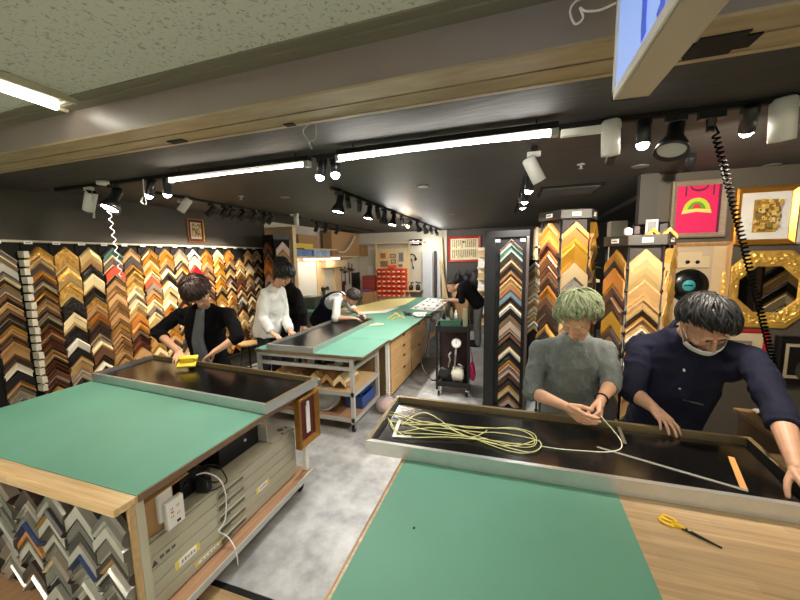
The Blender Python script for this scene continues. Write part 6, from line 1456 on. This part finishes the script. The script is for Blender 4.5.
mb = MB(); mb.tube([(-.06, -.1, .22), (-.03, -.12, .32), (-.05, -.12, .38), (-.02, -.1, .42)], .013, 8); mb.tube([(.02, -.1, .2), (.08, -.12, .27), (.15, -.1, .22)], .01, 8); mb.build('pipe', M_ALU, cm, local=True)
mb = MB(); mb.box((-.16, -.15, .003), (.15, .06, .02)); mb.box((-.13, -.11, .02), (-.09, -.01, .06)); mb.box((.03, -.11, .0), (.09, .01, .03)); mb.build('base', M_BLACK, cm, local=True)
mb = MB(); mb.cyl((.05, -.19, .56), (.05, -.16, .56), .062, n=24); mb.cyl((.05, -.195, .56), (.05, -.19, .56), .052, n=24, m=1); mb.box((.047, -.1965, .555), (.052, -.195, .60), 2); mb.build('gauge', [M_ALU, M_WPAPER, M_BLACK], cm, local=True)
mb = MB(); mb.cyl((.05, -.16, .56), (.05, -.10, .56), .012, n=8); mb.cyl((.05, -.10, .56), (.02, -.06, .2), .012, n=8); mb.build('riser', M_ALU, cm, local=True)
Mc = Matrix.Translation((-0.75, 4.5, 0)) @ Matrix.Rotation(math.radians(6), 4, 'Z')
mb = MB(); mb.box((-.16, -.2, .867), (.10, .02, .99), 0, Mc); mb.box((-.165, -.205, .98), (.105, .025, .995), 0, Mc); tag(mb.build('green_box', mat('dark green box', (34, 78, 58), 0.5), None, 0.004), 'dark green tool box in the cart top tray', 'box')
mb = MB(); 
for k, (x, y, hh) in enumerate(((-.12, -.1, .12), (-.02, -.12, .16), (.03, -.05, .11))): 
    mb = MB(); mb.lathe([(.022, .996), (.022, .996+hh*.6), (.010, .996+hh*.75), (.010, .996+hh)], Mc @ Matrix.Translation((x, y, 0)), 12); tag(mb.build('spray_bottle', [M_BLACK, mat('olive bottle', (120, 116, 84), 0.5), M_WHITE][k]), '%s bottle standing on the green box on the cart' % ('black', 'olive', 'white')[k], 'bottle', 'bottles on the cart box')
mb = MB(); mb.box((.12, -.1, .867), (.17, -.05, 1.14), 0, Mc); mb.box((.125, .0, .867), (.185, .05, 1.06), 0, Mc); tag(mb.build('wood_block', mat('pale green wood', (150, 146, 116), 0.6), None, 0.003), 'pale wood blocks upright at the right of the cart tray', 'wood')
bg_ = Mc @ V((.25, -.10, 0)); mb = MB(); mb.ell((bg_.x, bg_.y, .31), (.045, .06, .13), nu=18, nv=14)
for v in mb.v: v += V((noise.noise(v*14)*.018, noise.noise(v*12)*.014, 0))
mb.tube([(bg_.x, bg_.y, .43), (bg_.x-.01, bg_.y, .54), (bg_.x-.03, bg_.y, .62)], .006, 6); tag(mb.build('pink_bag', mat('pink plastic', (232, 56, 124), 0.4)), 'bright pink plastic bag hanging at the cart side', 'bag')

# --------------------------------------------------- workshop along the walls
def shelf(y0, y1, z, d, label, m=M_PINE, x=XLW):
    t = thing('wall_shelf', label, 'shelf', (x, (y0+y1)/2, z-0.12)); mb = MB(); mb.box((x, y0, z-.025), (x+d, y1, z)); mb.build('board', m, t)
    for y in (y0+.15, y1-.15): mb = MB(); mb.bar((x+.01, y, z-.12), (x+d*.8, y, z-.025), .02, .02); mb.bar((x+.01, y, z-.12), (x+.01, y, z-.025), .02, .02); mb.build('bracket', M_PINE, t)
y0, y1 = pp.y+0.3, 8.3
shelf(y0, y1, 1.86, 0.45, 'long upper pine shelf on the left workshop wall'); shelf(y0+.6, 7.2, 2.02, 0.40, 'short top pine shelf with folded cloth on the workshop wall')
def onshelf(u0, v0, u1, v1, name, label, cat, m, x=-4.05, d=0.22, z=None):
    a, b = PX(u0, v1, x), PX(u1, v0, x); zz = z if z is not None else a.z; mb = MB(); mb.box((x-d*.9, min(a.y, b.y), zz), (x, max(a.y, b.y), min(max(b.z, zz+.05), zz+(.13 if 'bag' in name else 1)))); return tag(mb.build(name, m, None, 0.006), label, cat)
onshelf(299, 236, 318, 246, 'cardboard_box', 'open cardboard box on the workshop top shelf', 'box', M_CARD, z=2.021); onshelf(332, 234, 359, 252, 'cardboard_box', 'large cardboard box on the workshop upper shelf end', 'box', M_CARD, z=1.861, x=-3.98, d=0.26)
onshelf(292, 244, 313, 249, 'folded_cloth', 'folded yellow cloth on the workshop shelf', 'cloth', mat('yellow cloth', (232, 204, 84), 0.8), z=2.021, x=-3.96, d=.1); onshelf(292, 249, 312, 256, 'blue_bag', 'blue plastic bags on the long workshop shelf', 'bag', mat('blue film', (78, 120, 180), 0.35, var=.3, scale=14), z=1.861, x=-3.93); onshelf(314, 250, 330, 256, 'blue_bag', 'pale blue plastic bags further along the workshop shelf', 'bag', mat('pale blue film', (150, 182, 214), 0.35, var=.3, scale=14), z=1.861, x=-3.93)
onshelf(362, 245, 368, 252, 'cardboard_box', 'small cardboard box at the far end of the shelf', 'box', M_CARD, z=1.861, x=-4.0)
mb = MB(); a, b = PX(355, 236, -3.9), PX(343, 252, -3.9); mb.tube(spline([a, a.lerp(b, .35)+V((0, 0, -.06)), b+V((0, .1, .02)), b+V((0, -.25, 0))]), .022, 8); tag(mb.build('hanging_hose', mat('ivory hose', (216, 212, 200), 0.5)), 'ivory hose hanging from the workshop ceiling to the shelf', 'hose')
t = thing('shelf_lamp', 'white tube lamp fixed under the long workshop shelf', 'tube lamp', (-3.95, 6.6, 1.80)); mb = MB(); mb.tube([(-3.92, 5.9, 1.80), (-3.92, 7.3, 1.80)], .014, 10); mb.build('tube', emis('shelf tube glow', (255, 240, 218), 60.0), t); mb = MB(); mb.box((-3.95, 5.88, 1.815), (-3.89, 7.32, 1.835)); mb.build('housing', M_WHITE, t)
# pegboard panels and tools under the shelf
def wallbox(u0, v0, u1, v1, name, label, cat, m, x=XLW, t_=0.03, bev=0.003):
    a, b = PX(u0, v1, x), PX(u1, v0, x); mb = MB(); mb.box((x+.001, min(a.y, b.y), min(a.z, b.z)), (x+t_, max(a.y, b.y), max(a.z, b.z))); return tag(mb.build(name, m, None, bev), label, cat)
wallbox(293, 262, 317, 318, 'white_board', 'white board leaning on the workshop wall behind the black jacket', 'board', mat('white board', (232, 228, 220), 0.5)); wallbox(317, 262, 322, 312, 'pine_post', 'pine post on the workshop wall beside the white board', 'post', M_PINE, t_=.06)  # pine post fixed to the wall, clear of the floor
wallbox(319, 260, 340, 268, 'pine_box', 'slatted pine box fixed under the workshop shelf', 'box', M_PINE, t_=.2); wallbox(334, 268, 339, 300, 'pine_post', 'second pine post on the workshop wall right of the drill', 'post', M_PINE, t_=.06)
wallbox(339, 281, 344, 294, 'dark_red_case', 'flat dark red case hung on the workshop wall', 'case', mat('dark red case', (96, 30, 34), 0.5)); wallbox(352, 272, 360, 292, 'hanging_saw', 'black saw frame hung on the workshop wall', 'saw', M_BLACK, t_=.02)
for k, (u, v) in enumerate(((341, 268), (345, 270), (349, 267), (352, 268))):
    p = PX(u, v, XLW+.05); mb = MB(); mb.cyl(p+V((0, 0, .12)), p+V((0, 0, -.35-.05*k)), .014, n=8); mb.cbox(p+V((.01, 0, -.05)), (.05, .16, .05)); tag(mb.build('hanging_clamp', mat('rusty clamp', (70, 50, 44), 0.5)), 'dark bar clamp on the workshop wall, %s from left' % ORD[k+1], 'clamp', 'bar clamps on the workshop wall')
p = PX(325, 291, XLW+.1); t = thing('drill', 'grey power drill hung on the workshop wall', 'drill', p); mb = MB(); mb.cyl(p+V((0, -.1, .05)), p+V((0, .12, .05)), .05, n=14); mb.build('body', M_PLAST, t); mb = MB(); mb.cbox(p+V((0, -.05, -.06)), (.05, .06, .16)); mb.build('handle', mat('tool grey', (60, 62, 66), 0.4), t); mb = MB(); mb.cyl(p+V((0, .12, .05)), p+V((0, .2, .05)), .02, .012, n=10); mb.build('chuck', M_ALU, t)
# side table with clutter behind the standing people
tb = thing('side_table', 'green side table against the workshop wall', 'table', (-3.85, 6.4, 0)); MB().box((-4.28, 5.6, .78), (-3.5, 7.4, .81)).build('tabletop', M_GREEN, tb)
for x in (-4.22, -3.56):
    for y in (5.66, 7.34): MB().box((x-.02, y-.02, 0), (x+.02, y+.02, .78)).build('leg', M_ALUP, tb)
p = PZ(308, 303, .81); mb = MB(); mb.box((-4.1, 5.9, .811), (-3.75, 6.2, 1.05)); tag(mb.build('crate_stack', mat('green grey crate', (66, 80, 72), 0.5), None, .01), 'dark green crate on the side table', 'crate')
mb = MB(); mb.box((-4.05, 6.45, .811), (-3.7, 6.95, .93)); tag(mb.build('blue_pack', M_BLUE, None, .02), 'blue pack on the side table behind the bending person', 'pack')
# red metal cabinet on a carton
a, b = PY(362, 276, 8.6), PY(374, 291, 8.6)
mb = MB(); mb.box((a.x, 8.6, 0), (b.x+.05, 8.95, b.z-.02)); tag(mb.build('carton', M_CARD, None, .004), 'tall carton under the red cabinet', 'box')
rc = thing('red_cabinet', 'small red metal cabinet on a carton by the orange bins', 'cabinet', ((a.x+b.x)/2, 8.75, b.z-.018)); mb = MB(); mb.box((a.x, 8.6, b.z-.019), (b.x, 8.9, a.z)); mb.build('body', mat('dusty red metal', (156, 58, 50), 0.5), rc, .006)
for k in range(3): mb = MB(); zz = b.z+.03+k*(a.z-b.z-.03)/3; mb.box((a.x+.02, 8.592, zz), (b.x-.02, 8.6, zz+(a.z-b.z)/3-.03)); mb.build('drawer', mat('red drawer', (142, 50, 44), 0.5), rc, .003)
p = PY(366, 291, 8.5); mb = MB(); mb.box((p.x-.1, 8.45, .0), (p.x+.2, 8.58, p.z-.03)); tag(mb.build('carton', M_CARD), 'lower carton in front of the red cabinet', 'box')
mb = MB(); mb.ell((p.x, 8.5, p.z+.01), (.12, .06, .04)); tag(mb.build('purple_cloth', mat('purple cloth', (120, 84, 150), 0.8)), 'purple cloth on the carton below the red cabinet', 'cloth')
# orange parts bins on a louvred panel
yb_ = 8.75; a, b = PY(377, 268, yb_), PY(407, 297, yb_); W_, H_ = b.x-a.x, a.z-b.z
pn = thing('bin_stand', 'pine panel stand carrying orange bins and small frames', 'panel', ((a.x+b.x)/2, yb_+.1, 0))
tp = PY(376, 249, yb_).z; mb = MB(); mb.box((a.x-.05, yb_+.1, 0), (b.x+.06, yb_+.13, tp)); mb.build('board', M_PINE, pn)
for x in (a.x-.07, b.x+.04): mb = MB(); mb.box((x, yb_+.06, 0), (x+.04, yb_+.1, tp+.15)); mb.build('post', M_PINE, pn)
mb = MB(); mb.box((a.x-.1, yb_+.05, tp+.13), (b.x+.5, yb_+.12, tp+.17)); mb.build('top_beam', M_PINE, pn)
M_OR = mat('orange bin', (230, 82, 34), 0.4); 
for i in range(6):
    for j in range(6):
        x0 = a.x+W_*i/6; z0 = b.z+H_*j/6; w_ = W_/6*.94; h_ = H_/6*.86; mb = MB()
        mb.box((x0, yb_-.02, z0), (x0+w_, yb_+.098, z0+.004)); mb.box((x0, yb_-.02, z0), (x0+.004, yb_+.098, z0+h_)); mb.box((x0+w_-.004, yb_-.02, z0), (x0+w_, yb_+.098, z0+h_)); mb.box((x0, yb_+.094, z0), (x0+w_, yb_+.098, z0+h_)); mb.box((x0, yb_-.024, z0), (x0+w_, yb_-.02, z0+h_*.55))
        mb.box((x0+w_*.25, yb_-.026, z0+h_*.15), (x0+w_*.75, yb_-.024, z0+h_*.38), 1)
        rows_ = ('bottom', 'second', 'third', 'fourth', 'fifth', 'top')
        tag(mb.build('parts_bin', [M_OR, M_WPAPER]), 'orange parts bin, %s row, %s from left' % (rows_[j], ORD[i+1]), 'bin', 'orange parts bins on the back panel')
mb = MB(); mb.box(((a.x+b.x)/2-.12, yb_+.02, a.z+.0), ((a.x+b.x)/2+.1, yb_+.1, a.z+.07)); tag(mb.build('orange_lid', M_OR), 'extra orange bin on top of the orange bins', 'bin')
fr_px = [(380, 253, 386, 258.5), (390, 254, 396, 258), (398, 252.5, 404, 261.5), (380.5, 261, 388, 267), (391, 259.5, 396, 263.5), (398, 264, 403, 267)]
for k, (u0, v0, u1, v1) in enumerate(fr_px):
    A, B = PY(u0, v0, yb_+.1), PY(u1, v1, yb_+.1); t = thing('framed_sample', 'small framed sample above the orange bins, %s of six' % ORD[k+1], 'picture', ((A.x+B.x)/2, yb_+.1, B.z), 0, 'small framed samples above the orange bins')
    M = Matrix.Translation(((A.x+B.x)/2, yb_+.099, B.z)); rect_frame(t, B.x-A.x, A.z-B.z, .02, .02, (M_GOLDB, M_GOLDF, M_ALU, M_GREYFR, M_GOLDF, M_ALU)[k], M)
    mb = MB(); mb.box((-(B.x-A.x)/2+.015, -.008, .015), ((B.x-A.x)/2-.015, -.004, A.z-B.z-.015), 0, M); mb.build('print', mat('sample print %d' % (k % 3), ((150, 110, 70), (190, 170, 140), (120, 116, 112))[k % 3], 0.6), t)
# white panels, grey door, timber, headset, sprayers, red certificate, sign
def backbox(u0, v0, u1, v1, name, label, cat, m, y=9.18, t_=.04, z0=None):
    A, B = PY(u0, v0, y), PY(u1, v1, y); mb = MB(); mb.box((A.x, y-t_, B.z if z0 is None else z0), (B.x, y-.002, A.z)); return tag(mb.build(name, m, None, .003), label, cat)
backbox(408, 252, 422, 296, 'ivory_board', 'pale panel right of the orange bins', 'panel', mat('ivory panel', (216, 204, 184), 0.5), z0=0.0)
backbox(423, 251, 433, 297, 'sheet_board', 'tall white sheet board standing at the back', 'board', mat('white sheet', (206, 210, 216), 0.4), y=9.0, z0=0.0); backbox(434, 251, 437, 297, 'sheet_board', 'narrow dark board between the tall white boards', 'board', mat('dark board', (70, 60, 58), 0.5), y=9.0, z0=0.0); backbox(437.5, 251, 441, 297, 'sheet_board', 'narrow white board beside the timber at the back', 'board', MATS['white sheet'], y=9.0, z0=0.0)
for k, (a_, b_) in enumerate((((441, 238), (444, 300)), ((440, 262), (447, 300)))):
    p, q = PY(*a_, 8.95-.25*k), PY(b_[0], b_[1], 8.8-.25*k); q = p+(q-p)*((p.z-0.02)/(p.z-q.z)); mb = MB(); mb.bar(p, q, .06, .04); tag(mb.build('timber_length', M_PINE), ('tall pine timber', 'leaning thin pine timber')[k]+' against the back wall by the certificate', 'timber')
p = PY(412, 258, 9.1); t = thing('hanging_ear_defenders', 'black ear defenders hung on the pale panel', 'ear defenders', p); mb = MB(); mb.tube([p+V((.1*math.cos(a), 0, .1*math.sin(a))) for a in [2*PI*q/16 for q in range(10)]], .014, 8); mb.build('band', M_BLACK, t); mb = MB(); mb.ell(p+V((.1, 0, -.03)), (.035, .03, .05)); mb.ell(p+V((-.08, 0, -.07)), (.035, .03, .05)); mb.tube([p+V((-.02, 0, -.02)), p+V((.04, 0, -.3))], .02, 8); mb.build('ear_cup', M_BLACK, t)
sh_ = thing('small_shelf', 'small wooden shelf holding dark sprayers by the orange bins', 'shelf', PY(413, 290, 8.9)); p, q = PY(406, 290, 8.9), PY(421, 290, 8.9); MB().box((p.x, 8.7, p.z-.03), (q.x, 9.12, p.z)).build('board', M_PINE, sh_); MB().box((p.x, 8.72, p.z-.45), (p.x+.03, 9.1, p.z-.03)).build('bracket', M_PINE, sh_)
for k, u in enumerate((411, 418)):
    c = PY(u, 290, 8.85); t = thing('paint_sprayer', '%s dark paint sprayer on the small wooden shelf' % ('left', 'right')[k], 'sprayer', (c.x, 8.85, p.z), 0, 'paint sprayers on the small shelf'); mb = MB(); mb.lathe([(.05, 0), (.06, .02), (.06, .12), (.02, .16), (.02, .2)], Matrix.Translation((c.x, 8.85, p.z+.001)), 14); mb.build('body', M_PLAST, t); mb = MB(); mb.cyl((c.x-.06, 8.85, p.z+.22), (c.x+.07, 8.85, p.z+.2), .025, n=10); mb.build('nozzle', M_BLACK, t)
A, B = PY(448, 236.5, 9.2), PY(481, 262, 9.2); W2, H2 = B.x-A.x, A.z-B.z
t = thing('framed_certificate', 'red framed certificate of vertical writing on the grey back wall', 'certificate', ((A.x+B.x)/2, 9.2, B.z)); M = Matrix.Translation(((A.x+B.x)/2, 9.199, B.z))
rect_frame(t, W2, H2, .07, .035, mat('red frame', (158, 34, 30), 0.4), M); mb = MB(); mb.box((-W2/2+.06, -.012, .06), (W2/2-.06, -.006, H2-.06), 0, M); mb.build('paper', mat('certificate paper', (238, 222, 178), 0.7), t)
r = random.Random(2); polys = []
for i in range(13):
    x = -W2/2+.12+i*(W2-.24)/12.6
    for half in (0, 1):
        zt = H2-.10 if half == 0 else H2*.48; ln = H2*.30
        if (i == 6 and half == 0): polys.append((rectp(x-.02, zt-.08, x+.03, zt-.03), 0)); continue
        zz = zt
        while zz > zt-ln*r.uniform(.7, 1): polys.append((rectp(x, zz-.022, x+.018+.008*r.random(), zz), 0)); zz -= .032
flat(t, 'writing', M, polys, [mat('certificate ink', (84, 74, 58), 0.7)], -0.0115)
sn = thing('neon_sign', 'small black sign with glowing white squiggles near the back ceiling', 'sign', PY(416, 241, 9.0)); A, B = PY(409, 239.5, 9.0), PY(422, 245, 9.0); mb = MB(); mb.box((A.x, 9.0, B.z), (B.x, 9.05, A.z)); mb.build('panel', M_BLACK, sn)
M_NEON = emis('white neon', (240, 240, 255), 2.2); mb = MB(); wx = B.x-A.x; hz_ = A.z-B.z
def nz(pts): mb.tube([V((A.x+wx*a, 8.992, B.z+hz_*b)) for a, b in pts], .012, 6)
nz([(.08, .7), (.16, .25), (.24, .7)]); nz([(.34+.07*math.cos(a), .55+.2*math.sin(a)) for a in [2*PI*k/12 for k in range(13)]]+[(.40, .25)]); nz([(.5, .7), (.5, .3), (.58, .3), (.6, .7)]); nz([(.72+.08*math.cos(a), .5+.22*math.sin(a)) for a in [2*PI*k/12 for k in range(11)]]); mb.build('lettering', M_NEON, sn)
mb = MB(); A, B = PY(420, 243, 9.05), PY(434, 247, 9.05); mb.tube([A, B], .02, 8); o = tag(mb.build('hanging_tube_lamp', emis('back tube glow', (255, 248, 236), 14.0)), 'short white tube lamp near the back ceiling', 'tube lamp')
backbox(368, 266, 373, 275, 'wall_notice_sign', 'white notice pinned on the back wall above the red cabinet', 'notice', M_WPAPER, t_=.008)
# black bags and coats hung on the grey back wall
for k, (u, v, s_) in enumerate(((475, 280, 1.0), (466, 280, .7), (458, 279, .6))):
    c = PY(u, v, 9.0); mb = MB(); mb.ell(c+V((0, .05, 0)), (.17*s_, .1, .24*s_), nu=20, nv=14)
    for v_2 in mb.v: v_2 += V((noise.noise(v_2*6)*.05, 0, noise.noise(v_2*5+V((3, 3, 3)))*.05))
    mb.tube([c+V((-.05, .05, .2*s_)), c+V((0, .12, .3*s_+.06)), c+V((.05, .05, .2*s_))], .012, 6); tag(mb.build('hanging_bag', mat('black nylon', (22, 22, 24), 0.55)), ('large black bag hung on the grey back wall', 'middle dark bag hung on the grey back wall', 'small dark bag hung at the left of the bags')[k], 'bag')
backbox(455, 291, 470, 312, 'carton', 'brown carton standing beyond the bench end', 'box', M_CARD, y=8.6, t_=.4, z0=0.0)
ir = thing('stock_shelf', 'narrow white shelf stack of moulding ends beside the post rack', 'shelf', (-0.72, 8.2, 0)); p = PY(477, 260, 8.0); q = PY(485, 260, 8.0)
MB().box((p.x, 8.3, 0), (q.x+.3, 8.35, 2.0)).build('back_panel', M_WHITEW, ir)
for k in range(7): MB().box((p.x, 8.0, .22+.26*k), (q.x+.3, 8.3, .25+.26*k)).build('shelf', M_PINE, ir); MB().box((p.x+.02, 8.05, .25+.26*k), (q.x+.1, 8.28, .37+.26*k)).build('moulding_bundle', [mat('bundle tan', (196, 166, 122), 0.6), M_WPAPER][k % 2], ir)
# clutter under the far half of the long bench
for k, (y, hh, m, lb_) in enumerate(((6.3, .26, M_CARD, 'brown carton on the long bench lower shelf, nearest'), (6.9, .2, mat('grey bin', (140, 140, 140), 0.5), 'grey bin on the long bench lower shelf'), (7.5, .3, M_WHITE, 'white tub on the long bench lower shelf'))):
    mb = MB(); mb.box((-1.95, y-.2, .281), (-1.55, y+.2, .281+hh)); tag(mb.build('storage_box', m, None, .006), lb_, 'box')
MB2 = MB(); MB2.lathe([(.07, 0), (.08, .02), (.08, .16), (.04, .22), (.04, .26)], Matrix.Translation((-1.25, 7.55, .0)), 16); tag(MB2.build('red_extinguisher', mat('extinguisher red', (186, 36, 40), 0.35)), 'small red canister on the floor beyond the cart', 'canister')

# ---------------------------------------------------- emit the frame corners
def weight(s):
    p = s['apex']-CAMLOC; dcam = p.length; x, y, zc = p.dot(_r), p.dot(_u), p.dot(_f)
    if zc <= 0.05: return 0
    u, v = 400+F_PX*x/zc, 300-F_PX*y/zc
    if 'mirror' in s['where']: return 40
    if u < -14 or u > 812 or v > 606: return 0
    n = V((math.sin(s['rz']), -math.cos(s['rz']), 0)); cosv = max(0.12, -n.dot(p)/dcam)
    return s['W']*s['w']*1.414*cosv/(zc*zc)*F_PX*F_PX
for s in SAMPLES: s['wt'] = weight(s)
vis = [s for s in SAMPLES if s['wt'] > 0]
vis.sort(key=lambda s: -s['wt'])
print('SAMPLES', len(SAMPLES), 'visible', len(vis))
for s in vis[:298]:
    me = corner_mesh(s['ch'], s['W'], s['w'], s['d'], s['prof'])
    o = bpy.data.objects.new('frame_corner_sample', me); C.objects.link(o); o.location = s['apex']; o.rotation_euler = (0, 0, s['rz'])
    tag(o, '%s frame corner, %s' % (SPAL[s['ch']][0], s['where']), 'frame corner sample', s['group'])
rest = vis[298:]
if rest:
    mb = MB(); ml = []; mi = {}
    for s in rest:
        c = corner_mb(s['W'], s['w'], s['d'], s['prof']); T = Matrix.Translation(s['apex']) @ Matrix.Rotation(s['rz'], 4, 'Z')
        ids = []
        for m in (smat(s['ch']), smat(SECOND[s['ch']]), smat('d')):
            if m.name not in mi: mi[m.name] = len(ml); ml.append(m)
            ids.append(mi[m.name])
        b = len(mb.v); mb.v += [T @ v for v in c.v]
        for f_, m_, s_ in zip(c.f, c.m, c.sm): mb.f.append([b+i for i in f_]); mb.m.append(ids[m_]); mb.sm.append(s_)
    tag(mb.build('frame_corner_samples', ml), 'smaller and farther frame corner samples filling the racks', 'frame corner samples', None, 'stuff')

# ---------------------------------------------------------- world and view
w = bpy.data.worlds.new('world'); bpy.context.scene.world = w; w.use_nodes = True
w.node_tree.nodes['Background'].inputs[0].default_value = (0.9, 0.88, 0.84, 1); w.node_tree.nodes['Background'].inputs[1].default_value = 0.035
sc = bpy.context.scene
sc.view_settings.view_transform = 'Standard'; sc.view_settings.look = 'None'; sc.view_settings.gamma = 1.0; sc.view_settings.use_curve_mapping = False
sc.view_settings.exposure = -0.1
